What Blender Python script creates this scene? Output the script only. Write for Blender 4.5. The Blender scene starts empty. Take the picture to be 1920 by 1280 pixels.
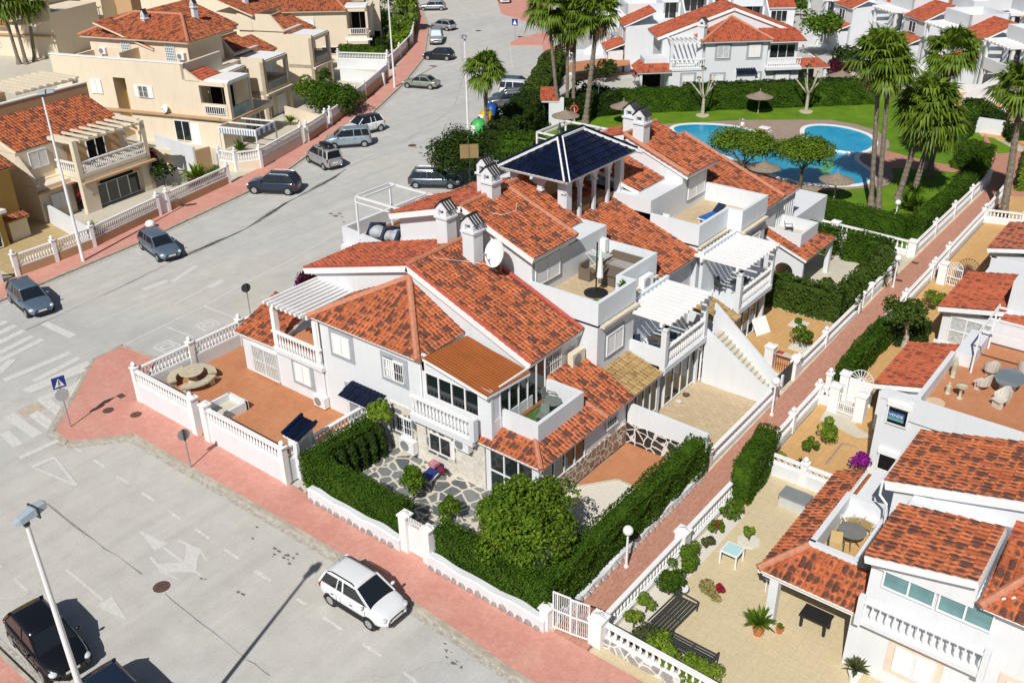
import bpy, bmesh, math, random
import numpy as np
from mathutils import Matrix, Vector
R_ = math.radians
random.seed(7); rng = np.random.default_rng(7)
scene = bpy.context.scene; COL = scene.collection
# ---------------------------------------------------------------- camera
F_PX, PITCH, YAW, ROLL, CAM_H = 1793.648, 0.49900021, -0.676439006, -0.0168038534, 27.3
_w = np.array([math.cos(PITCH)*math.sin(YAW), math.cos(PITCH)*math.cos(YAW), -math.sin(PITCH)])
_r = np.array([math.cos(YAW), -math.sin(YAW), 0.0]); _u = np.cross(_r, _w)
C0 = _r*math.cos(ROLL)+_u*math.sin(ROLL); C1 = _u*math.cos(ROLL)-_r*math.sin(ROLL)
cam = bpy.data.objects.new('camera', bpy.data.cameras.new('camera')); COL.objects.link(cam)
cam.data.sensor_width = 36; cam.data.lens = F_PX/1920*36; cam.data.clip_end = 2000
M = Matrix.Identity(4)
for i in range(3): M[i][0], M[i][1], M[i][2] = C0[i], C1[i], -_w[i]
M[2][3] = CAM_H; cam.matrix_world = M; scene.camera = cam
def ray(px, py): return C0*(px-960)/F_PX-C1*(py-640)/F_PX+_w
def U(px, py, z=0.0):
    d = ray(px, py); t = (z-CAM_H)/d[2]; return np.array([d[0]*t, d[1]*t, z])
def height_at(bx, by, px, py):           # height of the point above (bx,by) seen at image row py
    b = np.array([bx, by]); d = ray(px, py); t = float(b@d[:2]/(d[:2]@d[:2])); return CAM_H+d[2]*t
# ---------------------------------------------------------------- light
SUN_AZ, SUN_EL = R_(-71.5), R_(45.5)
world = bpy.data.worlds.new('World'); scene.world = world; world.use_nodes = True
nt = world.node_tree; sky = nt.nodes.new('ShaderNodeTexSky'); sky.sky_type = 'NISHITA'; sky.sun_disc = False
sky.sun_elevation = SUN_EL; sky.sun_rotation = R_(161.5); nt.links.new(sky.outputs[0], nt.nodes['Background'].inputs[0])
nt.nodes['Background'].inputs[1].default_value = 0.05
sl = bpy.data.lights.new('sun', 'SUN'); sl.energy = 5.0; sl.angle = R_(0.5); sl.color = (1, .96, .9)
sun = bpy.data.objects.new('sun', sl); COL.objects.link(sun)
sun.rotation_euler = Vector((math.cos(SUN_AZ)*math.cos(SUN_EL), math.sin(SUN_AZ)*math.cos(SUN_EL), math.sin(SUN_EL))).to_track_quat('Z', 'Y').to_euler()
scene.view_settings.view_transform = 'Standard'; scene.view_settings.look = 'None'
scene.view_settings.exposure = -0.08; scene.view_settings.gamma = 1
# ---------------------------------------------------------------- materials
MATS = {}
def N(t, ty, **kw):
    n = t.nodes.new(ty)
    for k, v in kw.items(): setattr(n, k, v)
    return n
def ramp(t, stops, interp='LINEAR'):
    n = t.nodes.new('ShaderNodeValToRGB'); cr = n.color_ramp; cr.interpolation = interp
    while len(cr.elements) < len(stops): cr.elements.new(.5)
    for e, (p, c) in zip(cr.elements, stops):
        e.position = p; e.color = (*c, 1) if len(c) == 3 else c
    return n
def base_mat(name, rough=.8, spec=.3, metal=0):
    m = bpy.data.materials.new(name); m.use_nodes = True; t = m.node_tree
    b = t.nodes['Principled BSDF']; b.inputs['Roughness'].default_value = rough
    b.inputs['Specular IOR Level'].default_value = spec; b.inputs['Metallic'].default_value = metal
    MATS[name] = m; return m, t, b
def coord(t, kind='Object', scale=(1, 1, 1), rot=0):
    tc = N(t, 'ShaderNodeTexCoord'); mp = N(t, 'ShaderNodeMapping'); t.links.new(tc.outputs[kind], mp.inputs[0])
    mp.inputs['Scale'].default_value = scale; mp.inputs['Rotation'].default_value[2] = rot; return mp
def worldpos(t, rot=0):
    g = N(t, 'ShaderNodeNewGeometry'); mp = N(t, 'ShaderNodeMapping'); t.links.new(g.outputs['Position'], mp.inputs[0])
    mp.inputs['Rotation'].default_value[2] = rot; return mp
def noise(t, src, scale, detail=4, rough=.6, dist=0):
    n = N(t, 'ShaderNodeTexNoise'); n.inputs['Scale'].default_value = scale; n.inputs['Detail'].default_value = detail
    n.inputs['Roughness'].default_value = rough; n.inputs['Distortion'].default_value = dist
    if src is not None: t.links.new(src.outputs[0], n.inputs['Vector'])
    return n
def mix(t, fac, a, b, mode='MIX'):
    n = N(t, 'ShaderNodeMix', data_type='RGBA', blend_type=mode)
    for inp, v in ((n.inputs[0], fac), (n.inputs[6], a), (n.inputs[7], b)):
        if isinstance(v, (int, float)): inp.default_value = v
        elif isinstance(v, (tuple, list)): inp.default_value = (*v, 1)
        else: t.links.new(v, inp)
    return n.outputs[2]
def bump(t, b, h, strength=.3, dist=.02):
    n = N(t, 'ShaderNodeBump'); n.inputs['Strength'].default_value = strength; n.inputs['Distance'].default_value = dist
    t.links.new(h, n.inputs['Height']); t.links.new(n.outputs[0], b.inputs['Normal'])
def plain(name, c, rough=.6, spec=.4, metal=0, var=.12, vs=3.0, bmp=0):
    m, t, b = base_mat(name, rough, spec, metal)
    if var:
        n = noise(t, worldpos(t), vs, 5); r = ramp(t, [(.3, tuple(x*(1-var) for x in c)), (.7, tuple(min(1, x*(1+var*.6)) for x in c))])
        t.links.new(n.outputs[0], r.inputs[0]); t.links.new(r.outputs[0], b.inputs['Base Color'])
        if bmp: bump(t, b, n.outputs[0], bmp)
    else: b.inputs['Base Color'].default_value = (*c, 1)
    return m
def wallmat(name, c, dirt=(.45, .42, .36), amt=.24, rough=.85):
    m, t, b = base_mat(name, rough, .2); w = worldpos(t)
    n = noise(t, w, .7, 6, .65); mp = N(t, 'ShaderNodeMapping'); t.links.new(w.outputs[0], mp.inputs[0]); mp.inputs['Scale'].default_value = (2.2, 2.2, .22)
    n2 = noise(t, mp, 1.6, 5, .7); n3 = noise(t, w, 40, 3)
    r = ramp(t, [(.52, (0, 0, 0)), (.78, (amt,)*3)]); t.links.new(n2.outputs[0], r.inputs[0])
    r1 = ramp(t, [(.3, tuple(x*.95 for x in c)), (.7, c)]); t.links.new(n.outputs[0], r1.inputs[0])
    t.links.new(mix(t, r.outputs[0], r1.outputs[0], dirt), b.inputs['Base Color']); bump(t, b, n3.outputs[0], .25, .01)
    return m
def brickmat(name, c1, c2, mortar, bw, bh, ms=.02, off=.5, rot=0, rough=.8, wear=.3, wearcol=None, bmp=.3, lowvar=1.0):
    m, t, b = base_mat(name, rough, .25); w = worldpos(t, rot)
    br = N(t, 'ShaderNodeTexBrick'); t.links.new(w.outputs[0], br.inputs['Vector']); br.offset = off
    br.inputs['Scale'].default_value = 1; br.inputs['Brick Width'].default_value = bw; br.inputs['Row Height'].default_value = bh
    br.inputs['Mortar Size'].default_value = ms; br.inputs['Mortar Smooth'].default_value = .2
    br.inputs['Color1'].default_value = (*c1, 1); br.inputs['Color2'].default_value = (*c2, 1); br.inputs['Mortar'].default_value = (*mortar, 1)
    n = noise(t, w, .35*lowvar, 6, .7); r = ramp(t, [(.35, (0, 0, 0)), (.72, (wear,)*3)]); t.links.new(n.outputs[0], r.inputs[0])
    wc = wearcol or tuple(x*.6 for x in c1)
    o = mix(t, r.outputs[0], br.outputs[0], wc); n2 = noise(t, w, 9, 4, .7)
    r2 = ramp(t, [(.25, (.86,)*3), (.75, (1.08,)*3)]); t.links.new(n2.outputs[0], r2.inputs[0])
    t.links.new(mix(t, 1.0, o, r2.outputs[0], 'MULTIPLY'), b.inputs['Base Color'])
    inv = N(t, 'ShaderNodeMath', operation='SUBTRACT'); inv.inputs[0].default_value = 1; t.links.new(br.outputs[1], inv.inputs[1]); bump(t, b, inv.outputs[0], bmp, .01)
    return m
def tilemat(name, light, mid, dark, amount=.5, sc=1.0, mortar=None):
    m, t, b = base_mat(name, .75, .25); uv = coord(t, 'UV')
    g = N(t, 'ShaderNodeVectorMath', operation='FLOOR'); t.links.new(uv.outputs[0], g.inputs[0])
    wn = N(t, 'ShaderNodeTexWhiteNoise', noise_dimensions='3D'); t.links.new(g.outputs[0], wn.inputs[0])
    jit = N(t, 'ShaderNodeVectorMath', operation='MULTIPLY_ADD'); t.links.new(wn.outputs[1], jit.inputs[0]); jit.inputs[1].default_value = (7, .25, 3); t.links.new(uv.outputs[0], jit.inputs[2])
    wa = noise(t, uv, .9, 3, .6); wv = N(t, 'ShaderNodeVectorMath', operation='MULTIPLY_ADD'); t.links.new(wa.outputs[1], wv.inputs[0]); wv.inputs[1].default_value = (1.3, 1.0, 0); t.links.new(uv.outputs[0], wv.inputs[2])
    ws = N(t, 'ShaderNodeVectorMath', operation='SUBTRACT'); t.links.new(wv.outputs[0], ws.inputs[0]); ws.inputs[1].default_value = (.65, .5, 0)
    fl = N(t, 'ShaderNodeVectorMath', operation='FLOOR'); t.links.new(ws.outputs[0], fl.inputs[0]); fr_ = N(t, 'ShaderNodeVectorMath', operation='SUBTRACT'); t.links.new(ws.outputs[0], fr_.inputs[0]); t.links.new(fl.outputs[0], fr_.inputs[1])
    w2 = N(t, 'ShaderNodeTexWhiteNoise', noise_dimensions='3D'); t.links.new(fl.outputs[0], w2.inputs[0])
    ds = N(t, 'ShaderNodeVectorMath', operation='DISTANCE'); t.links.new(fr_.outputs[0], ds.inputs[0]); ds.inputs[1].default_value = (.5, .45, 0)
    rr = N(t, 'ShaderNodeMath', operation='MULTIPLY_ADD'); t.links.new(w2.outputs[0], rr.inputs[0]); rr.inputs[1].default_value = -.62; rr.inputs[2].default_value = .62*(.38+amount*.75)
    df = N(t, 'ShaderNodeMath', operation='SUBTRACT'); t.links.new(rr.outputs[0], df.inputs[0]); t.links.new(ds.outputs['Value'], df.inputs[1])
    wn_ = wn; rc = ramp(t, [(0, mid), (.5, light), (1, tuple(x*.8 for x in mid))]); t.links.new(wn.outputs[0], rc.inputs[0])
    ad2 = N(t, 'ShaderNodeMath', operation='ADD'); t.links.new(df.outputs[0], ad2.inputs[0]); ad2.inputs[1].default_value = .5
    rm = ramp(t, [(.41, (0, 0, 0)), (.67, (.84,)*3)]); t.links.new(ad2.outputs[0], rm.inputs[0])
    big = noise(t, worldpos(t), .8, 3); rb = ramp(t, [(.3, (.85,)*3), (.7, (1.1,)*3)]); t.links.new(big.outputs[0], rb.inputs[0])
    c = mix(t, rm.outputs[0], rc.outputs[0], dark); c = mix(t, 1.0, c, rb.outputs[0], 'MULTIPLY')
    t.links.new(c, b.inputs['Base Color']); n4 = noise(t, uv, 12, 3); bump(t, b, n4.outputs[0], .15, .01)
    return m
def leafmat(name, dark, light, trans=.25, rough=.7):
    m, t, b = base_mat(name, rough, .15); g = N(t, 'ShaderNodeNewGeometry'); n = noise(t, worldpos(t), .9, 3)
    a = N(t, 'ShaderNodeMath', operation='MULTIPLY_ADD'); t.links.new(g.outputs['Random Per Island'], a.inputs[0]); a.inputs[1].default_value = .75; 
    s = N(t, 'ShaderNodeMath', operation='MULTIPLY_ADD'); t.links.new(n.outputs[0], s.inputs[0]); s.inputs[1].default_value = .9; s.inputs[2].default_value = -.32
    t.links.new(s.outputs[0], a.inputs[2]); r = ramp(t, [(0, dark), (1, light)]); t.links.new(a.outputs[0], r.inputs[0]); t.links.new(r.outputs[0], b.inputs['Base Color'])
    tr = N(t, 'ShaderNodeBsdfTranslucent'); t.links.new(r.outputs[0], tr.inputs[0]); ms = N(t, 'ShaderNodeMixShader'); ms.inputs[0].default_value = trans
    t.links.new(b.outputs[0], ms.inputs[1]); t.links.new(tr.outputs[0], ms.inputs[2]); t.links.new(ms.outputs[0], t.nodes['Material Output'].inputs[0])
    return m
def stonemat(name, c1, c2, joint, scale, jw=.06, rough=.8):
    m, t, b = base_mat(name, rough, .3); w = worldpos(t)
    n0 = noise(t, w, 1.2, 2); ad = N(t, 'ShaderNodeVectorMath', operation='MULTIPLY_ADD'); t.links.new(n0.outputs[1], ad.inputs[0]); ad.inputs[1].default_value = (.35,)*3; t.links.new(w.outputs[0], ad.inputs[2])
    v = N(t, 'ShaderNodeTexVoronoi', feature='DISTANCE_TO_EDGE'); v.inputs['Scale'].default_value = scale; t.links.new(ad.outputs[0], v.inputs['Vector'])
    v2 = N(t, 'ShaderNodeTexVoronoi'); v2.inputs['Scale'].default_value = scale; t.links.new(ad.outputs[0], v2.inputs['Vector'])
    sp = N(t, 'ShaderNodeSeparateColor'); t.links.new(v2.outputs['Color'], sp.inputs[0])
    rc = ramp(t, [(0, c1), (1, c2)]); t.links.new(sp.outputs[0], rc.inputs[0])
    rj = ramp(t, [(jw, (1, 1, 1)), (jw*1.6, (0, 0, 0))]); t.links.new(v.outputs[0], rj.inputs[0])
    n = noise(t, w, 7, 5, .7); r2 = ramp(t, [(.25, (.7,)*3), (.75, (1.2,)*3)]); t.links.new(n.outputs[0], r2.inputs[0])
    c = mix(t, rj.outputs[0], mix(t, 1.0, rc.outputs[0], r2.outputs[0], 'MULTIPLY'), joint)
    t.links.new(c, b.inputs['Base Color']); bump(t, b, rj.outputs[0], -.3, .02); return m
def roadmat():
    m, t, b = base_mat('road_asphalt', .9, .2); w = worldpos(t)
    big = noise(t, w, .05, 5, .62, .6); r1 = ramp(t, [(.32, (.455, .455, .445)), (.5, (.515, .508, .485)), (.7, (.55, .52, .465))]); t.links.new(big.outputs[0], r1.inputs[0])
    fine = noise(t, w, 14, 6, .8); r2 = ramp(t, [(.25, (.80,)*3), (.75, (1.14,)*3)]); t.links.new(fine.outputs[0], r2.inputs[0])
    med = noise(t, w, .8, 6, .7); r3 = ramp(t, [(.3, (.9,)*3), (.7, (1.07,)*3)]); t.links.new(med.outputs[0], r3.inputs[0])
    st = noise(t, w, 1.7, 7, .75); r4 = ramp(t, [(.66, (0, 0, 0)), (.76, (.45,)*3)]); t.links.new(st.outputs[0], r4.inputs[0])
    mp = N(t, 'ShaderNodeMapping'); t.links.new(w.outputs[0], mp.inputs[0]); mp.inputs['Rotation'].default_value[2] = R_(-12); mp.inputs['Scale'].default_value = (1, .04, 1)
    tr = noise(t, mp, .9, 4, .7); r5 = ramp(t, [(.3, (.9,)*3), (.65, (1.04,)*3)]); t.links.new(tr.outputs[0], r5.inputs[0])
    v = N(t, 'ShaderNodeTexVoronoi', feature='DISTANCE_TO_EDGE'); v.inputs['Scale'].default_value = .055
    nn = noise(t, w, .5, 5, .7); ad = N(t, 'ShaderNodeVectorMath', operation='MULTIPLY_ADD'); t.links.new(nn.outputs[1], ad.inputs[0]); ad.inputs[1].default_value = (3, 3, 3); t.links.new(w.outputs[0], ad.inputs[2]); t.links.new(ad.outputs[0], v.inputs['Vector'])
    r6 = ramp(t, [(.0, (.18,)*3), (.0022, (0, 0, 0))]); t.links.new(v.outputs[0], r6.inputs[0])
    c = mix(t, 1.0, mix(t, 1.0, mix(t, 1.0, r1.outputs[0], r2.outputs[0], 'MULTIPLY'), r3.outputs[0], 'MULTIPLY'), r5.outputs[0], 'MULTIPLY')
    c = mix(t, r4.outputs[0], c, (.30, .27, .22)); c = mix(t, r6.outputs[0], c, (.17, .16, .15))
    t.links.new(c, b.inputs['Base Color']); bump(t, b, fine.outputs[0], .2, .01); return m
def wornpaint(name, c, keep=.5):
    m, t, b = base_mat(name, .8, .2); w = worldpos(t); n = noise(t, w, 5, 6, .75)
    r = ramp(t, [(keep-.12, (0, 0, 0)), (keep+.12, (1, 1, 1))]); t.links.new(n.outputs[0], r.inputs[0])
    t.links.new(mix(t, r.outputs[0], c, (.53, .515, .485)), b.inputs['Base Color']); return m
W = wallmat('white_render', (.69, .715, .745)); WB = wallmat('bluish_white_render', (.70, .75, .79))
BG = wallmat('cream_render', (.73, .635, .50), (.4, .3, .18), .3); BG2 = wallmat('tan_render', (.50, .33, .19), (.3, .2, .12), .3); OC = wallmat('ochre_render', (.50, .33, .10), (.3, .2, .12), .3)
TRIM = plain('white_trim', (.82, .82, .82), .5, .4, var=.05); GREYT = plain('grey_surround_paint', (.34, .37, .40), .8); CREAMT = plain('cream_surround_paint', (.72, .60, .50), .8)
T1 = tilemat('terracotta_roof_tile', (.54, .165, .068), (.42, .115, .046), (.050, .036, .036), .88)
T2 = tilemat('red_roof_tile', (.50, .130, .062), (.41, .100, .050), (.12, .042, .036), .60, 1.2)
T3 = tilemat('pinkish_roof_tile', (.50, .16, .085), (.40, .12, .065), (.05, .032, .03), .8)
T4 = tilemat('straw_roof_tile', (.42, .29, .13), (.34, .22, .09), (.16, .10, .05), .3)
T5 = tilemat('black_roof_tile', (.006, .011, .035), (.005, .008, .022), (.004, .005, .012), .5)
T5.node_tree.nodes['Principled BSDF'].inputs['Roughness'].default_value = .28
CAP = plain('ridge_tile', (.50, .21, .125), .8, var=.25, vs=6); CAPR = plain('red_ridge_tile', (.42, .085, .06), .75, var=.25, vs=6)
CORR = plain('orange_corrugated_sheet', (.31, .088, .018), .7, var=.12, vs=1)
GLASS = plain('dark_window_glass', (.012, .018, .02), .06, .8, var=0); GLASSB = plain('teal_window_glass', (.12, .25, .26), .08, .7, var=.2, vs=1.5)
GLASSC = plain('curtained_window_glass', (.50, .53, .53), .12, .7, var=.35, vs=5); CARGL = plain('car_glass', (.012, .016, .02), .05, .9, var=0)
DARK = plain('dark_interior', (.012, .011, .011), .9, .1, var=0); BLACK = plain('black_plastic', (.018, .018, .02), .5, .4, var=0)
SHUT = plain('white_shutter', (.80, .80, .79), .5, var=.04); WOOD = plain('brown_wood', (.24, .11, .05), .6); GREYM = plain('grey_metal', (.30, .32, .33), .45, .5, .3)
DGREY = plain('dark_grey_metal', (.045, .052, .055), .5, .5); WMET = plain('white_metal', (.78, .79, .80), .4, .5, var=.04); LAMPG = plain('pale_lamp_glass', (.36, .43, .50), .2, .6, var=0)
TC = brickmat('terracotta_floor_tile', (.49, .205, .095), (.44, .175, .08), (.38, .18, .10), .33, .33, .012, 0, wear=.4, wearcol=(.56, .31, .17))
TCB = brickmat('orange_floor_tile', (.62, .39, .17), (.57, .35, .145), (.47, .30, .15), .33, .33, .012, 0, wear=.3, wearcol=(.5, .26, .1))
BT = brickmat('beige_floor_tile', (.62, .52, .335), (.60, .50, .32), (.55, .46, .30), .42, .42, .012, 0, wear=.2)
ST = brickmat('sandy_paver', (.52, .40, .25), (.60, .48, .32), (.40, .31, .2), .42, .22, .014, .5, wear=.35, wearcol=(.42, .32, .2))
CONC = brickmat('pale_concrete_floor', (.60, .56, .46), (.58, .54, .44), (.5, .46, .38), .6, .6, .008, 0, wear=.3)
PK = brickmat('pink_paver', (.66, .345, .28), (.60, .29, .23), (.56, .33, .27), .21, .21, .012, .5, wear=.6, wearcol=(.52, .20, .155), lowvar=1.6)
PATHM = brickmat('red_brick_paver', (.52, .25, .175), (.40, .17, .12), (.45, .28, .21), .22, .11, .012, .5, rot=R_(90), wear=.4, wearcol=(.50, .27, .19), lowvar=1.6)
DECK = brickmat('brown_pool_paver', (.36, .26, .21), (.28, .2, .165), (.36, .29, .25), .3, .18, .012, .5, wear=.4, wearcol=(.42, .33, .28))
KERB = plain('kerb_concrete', (.44, .40, .33), .9, var=.3, vs=2); CREAMK = plain('cream_kerb', (.62, .52, .38), .85, var=.2)
CRAZY = stonemat('dark_crazy_paving', (.10, .115, .13), (.22, .235, .24), (.58, .53, .43), 1.55, .06); CRAZYW = stonemat('black_crazy_stone', (.012, .012, .014), (.045, .042, .042), (.62, .6, .55), 2.3, .055)
BRST = stonemat('brown_rubble_stone', (.20, .12, .085), (.36, .25, .18), (.62, .58, .5), 2.6, .05); WHST = stonemat('whitish_rubble_stone', (.60, .56, .48), (.72, .69, .62), (.66, .63, .57), 2.6, .04)
FOOTST = stonemat('grey_footing_stone', (.3, .29, .28), (.5, .48, .45), (.7, .68, .64), 2.2, .05); GRAV = plain('white_gravel', (.68, .64, .56), .95, var=.3, vs=30, bmp=.4)
ROAD = roadmat(); PAINT = wornpaint('road_paint', (.74, .73, .70), .45); PAINTO = wornpaint('worn_road_paint', (.62, .615, .59), .53); PATCH = plain('road_patch', (.50, .42, .34), .9, var=.2, vs=3)
STREAK = plain('road_seam', (.27, .26, .245), .9, var=.3, vs=3); IRON = plain('rusty_iron', (.12, .065, .055), .7, var=.4, vs=8)
SAND = plain('sandy_ground', (.50, .43, .32), .95, var=.25, vs=.6); LEDGE = plain('cream_stone_ledge', (.66, .58, .46), .7)
H1 = leafmat('hedge_leaf', (.014, .04, .003), (.085, .165, .012)); H2 = leafmat('cypress_leaf', (.02, .045, .006), (.09, .15, .02)); TL = leafmat('tree_leaf', (.03, .075, .004), (.15, .25, .02), .3)
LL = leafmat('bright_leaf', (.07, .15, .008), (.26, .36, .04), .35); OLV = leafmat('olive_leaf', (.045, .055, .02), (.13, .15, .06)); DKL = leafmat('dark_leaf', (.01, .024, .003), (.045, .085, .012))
PALM = leafmat('palm_frond', (.045, .085, .008), (.22, .33, .04), .3, .4); PALMD = leafmat('dead_palm_frond', (.10, .065, .035), (.24, .17, .09)); BOUG = leafmat('magenta_flower', (.16, .01, .05), (.34, .03, .14)); REDF = leafmat('red_flower', (.2, .012, .02), (.4, .03, .06)); PURP = leafmat('purple_flower', (.10, .006, .10), (.36, .02, .34)); SUC = leafmat('succulent_leaf', (.16, .14, .05), (.42, .36, .14)); MAR = leafmat('maroon_leaf', (.025, .003, .008), (.09, .01, .025))
BARK = plain('palm_bark', (.22, .18, .14), .95, var=.55, vs=7, bmp=.5); BARKD = plain('tree_bark', (.13, .095, .06), .95, var=.4, vs=6, bmp=.5); BARKW = plain('pale_bark', (.45, .40, .33), .9, var=.3, vs=6)
def grassmat():
    m, t, b = base_mat('lawn_grass', .9, .2); w = worldpos(t); n = noise(t, w, .35, 5, .7); n2 = noise(t, w, 18, 5, .8)
    r = ramp(t, [(.3, (.07, .165, .008)), (.7, (.16, .27, .016))]); t.links.new(n.outputs[0], r.inputs[0]); r2 = ramp(t, [(.3, (.7,)*3), (.7, (1.25,)*3)]); t.links.new(n2.outputs[0], r2.inputs[0])
    t.links.new(mix(t, 1.0, r.outputs[0], r2.outputs[0], 'MULTIPLY'), b.inputs['Base Color']); bump(t, b, n2.outputs[0], .6, .03); return m
GRASS = grassmat(); TURF = plain('artificial_turf', (.06, .13, .015), .9, var=.25, vs=14)
def watermat():
    m, t, b = base_mat('pool_water', .04, .5); w = worldpos(t); n = noise(t, w, 2.2, 4, .6, .8); n2 = noise(t, w, .25, 2)
    r = ramp(t, [(.35, (.012, .29, .53)), (.65, (.035, .39, .60))]); t.links.new(n2.outputs[0], r.inputs[0]); r2 = ramp(t, [(.35, (.88,)*3), (.6, (1.0,)*3), (.7, (1.3,)*3)]); t.links.new(n.outputs[0], r2.inputs[0])
    t.links.new(mix(t, 1.0, r.outputs[0], r2.outputs[0], 'MULTIPLY'), b.inputs['Base Color']); bump(t, b, n.outputs[0], .5, .06); return m
WATER = watermat(); WATERG = plain('green_pool_tile', (.12, .42, .22), .1, .5, var=.1)
# ---------------------------------------------------------------- mesh builder
class MB:
    def __init__(s): s.v = []; s.f = []; s.n = 0
    def add(s, v, f):
        v = np.asarray(v, float); s.v.append(v); k = s.n; s.f.extend([tuple(k+i for i in q) for q in f]); s.n += len(v); return s
    def box(s, x0, x1, y0, y1, z0, z1):
        return s.add([(x, y, z) for z in (z0, z1) for y in (y0, y1) for x in (x0, x1)], [(0, 2, 3, 1), (4, 5, 7, 6), (0, 1, 5, 4), (2, 6, 7, 3), (0, 4, 6, 2), (1, 3, 7, 5)])
    def obox(s, p0, p1, w, z0, z1, z0b=None, z1b=None):      # box along a segment, centred width w
        p0 = np.array(p0[:2], float); p1 = np.array(p1[:2], float); d = p1-p0; L = np.hypot(*d) or 1; n = np.array([-d[1], d[0]])/L*w/2
        z0b = z0 if z0b is None else z0b; z1b = z1 if z1b is None else z1b
        v = []
        for (za, zb) in ((z0, z0b), (z1, z1b)):
            for sg in (-1, 1):
                v += [(*(p0+n*sg), za), (*(p1+n*sg), zb)]
        return s.add(v, [(0, 2, 3, 1), (4, 5, 7, 6), (0, 1, 5, 4), (2, 6, 7, 3), (0, 4, 6, 2), (1, 3, 7, 5)])
    def bar(s, a, b, w, h=None):                             # box beam between 3-D points
        a = np.array(a, float); b = np.array(b, float); d = b-a; L = np.linalg.norm(d); d = d/L; h = h or w
        t = np.cross(d, (0, 0, 1)); t = np.array([1., 0, 0]) if np.linalg.norm(t) < 1e-3 else t/np.linalg.norm(t); u = np.cross(t, d)
        v = [p+t*w/2*i+u*h/2*j for p in (a, b) for i, j in ((-1, -1), (1, -1), (1, 1), (-1, 1))]
        return s.add(v, [(0, 1, 2, 3), (7, 6, 5, 4), (0, 4, 5, 1), (1, 5, 6, 2), (2, 6, 7, 3), (3, 7, 4, 0)])
    def prism(s, poly, z0, z1):
        n = len(poly); a = sum(poly[i][0]*poly[(i+1) % n][1]-poly[(i+1) % n][0]*poly[i][1] for i in range(n))
        if a < 0: poly = poly[::-1]
        v = [(p[0], p[1], z0) for p in poly]+[(p[0], p[1], z1) for p in poly]
        return s.add(v, [tuple(range(n))[::-1], tuple(range(n, 2*n))]+[(i, (i+1) % n, n+(i+1) % n, n+i) for i in range(n)])
    def ext(s, poly, vec):                                   # 3-D polygon swept along vec
        n = len(poly); p = np.array(poly, float); v = np.vstack([p, p+np.array(vec, float)])
        nn = sum(np.cross(p[i]-p[0], p[(i+1) % n]-p[0]) for i in range(1, n))
        o = [tuple(range(n))[::-1], tuple(range(n, 2*n))]+[(i, (i+1) % n, n+(i+1) % n, n+i) for i in range(n)]
        if nn@np.array(vec) < 0: o = [q[::-1] for q in o]
        return s.add(v, o)
    def yprism(s, xz, y0, y1): return s.ext([(x, y0, z) for x, z in xz], (0, y1-y0, 0))
    def xprism(s, yz, x0, x1): return s.ext([(x0, y, z) for y, z in yz], (x1-x0, 0, 0))
    def tube(s, pts, rad, seg=8, cap=True):
        pts = [np.array(p, float) for p in pts]; rad = [rad]*len(pts) if np.isscalar(rad) else rad; v = []; prev = None
        for i, p in enumerate(pts):
            d = pts[min(i+1, len(pts)-1)]-pts[max(i-1, 0)]; d = d/(np.linalg.norm(d)+1e-9)
            a = np.cross(d, (0, 0, 1) if abs(d[2]) < .95 else (1, 0, 0)) if prev is None else prev-d*(prev@d); a = a/np.linalg.norm(a); prev = a; b = np.cross(d, a)
            v += [p+rad[i]*(math.cos(2*math.pi*k/seg)*a+math.sin(2*math.pi*k/seg)*b) for k in range(seg)]
        f = [(i*seg+k, i*seg+(k+1) % seg, (i+1)*seg+(k+1) % seg, (i+1)*seg+k) for i in range(len(pts)-1) for k in range(seg)]
        if cap: f += [tuple(range(seg))[::-1], tuple(range((len(pts)-1)*seg, len(pts)*seg))]
        return s.add(v, f)
    def lathe(s, c, prof, seg=12):
        c = np.array(c, float); v = [c+np.array([r*math.cos(2*math.pi*k/seg), r*math.sin(2*math.pi*k/seg), z]) for r, z in prof for k in range(seg)]; n = len(prof)
        f = [(i*seg+k, i*seg+(k+1) % seg, (i+1)*seg+(k+1) % seg, (i+1)*seg+k) for i in range(n-1) for k in range(seg)]+[tuple(range(seg))[::-1], tuple(range((n-1)*seg, n*seg))]
        return s.add(v, f)
    def ball(s, c, r, seg=14, sz=1): return s.lathe(c, [(max(1e-3, r*math.sin(math.pi*i/10)), -sz*r*math.cos(math.pi*i/10)) for i in range(11)], seg)
    def disc(s, c, r, h=.01, seg=24): return s.lathe(c, [(r, 0), (r, h)], seg)
def wm(o):
    m = Matrix.Identity(4)
    while o is not None: m = Matrix.LocRotScale(o.location, o.rotation_euler, o.scale) @ m; o = o.parent
    return m
SMOOTH = {'seat'}
def P(mb, name, mat, parent=None, smooth=False, label=None, uv=None, origin=None):
    v = np.vstack(mb.v) if isinstance(mb, MB) else mb[0]; f = mb.f if isinstance(mb, MB) else mb[1]
    me = bpy.data.meshes.new(name); loc = None
    if parent is not None:
        inv = np.array(wm(parent).inverted()); v = v@inv[:3, :3].T+inv[:3, 3]
    else:
        loc = np.array(origin, float) if origin is not None else np.array([(v[:, 0].min()+v[:, 0].max())/2, (v[:, 1].min()+v[:, 1].max())/2, v[:, 2].min()]); v = v-loc
    me.from_pydata(v.tolist() if len(v) < 200000 else v, [], f); me.materials.append(mat)
    if smooth: me.polygons.foreach_set('use_smooth', [True]*len(me.polygons))
    o = bpy.data.objects.new(name, me); COL.objects.link(o)
    if parent is not None: o.parent = parent
    else: o.location = loc
    if label: o['label'] = label
    return o
def tag(o, label, cat, group=None, kind=None):
    if kind: o['kind'] = kind
    if kind != 'structure':
        o['label'] = label; o['category'] = cat
    if group: o['group'] = group
    return o
def struct(mb, name, mat, **k): o = P(mb, name, mat, origin=(0, 0, 0), **k); o['kind'] = 'structure'; return o
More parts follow.
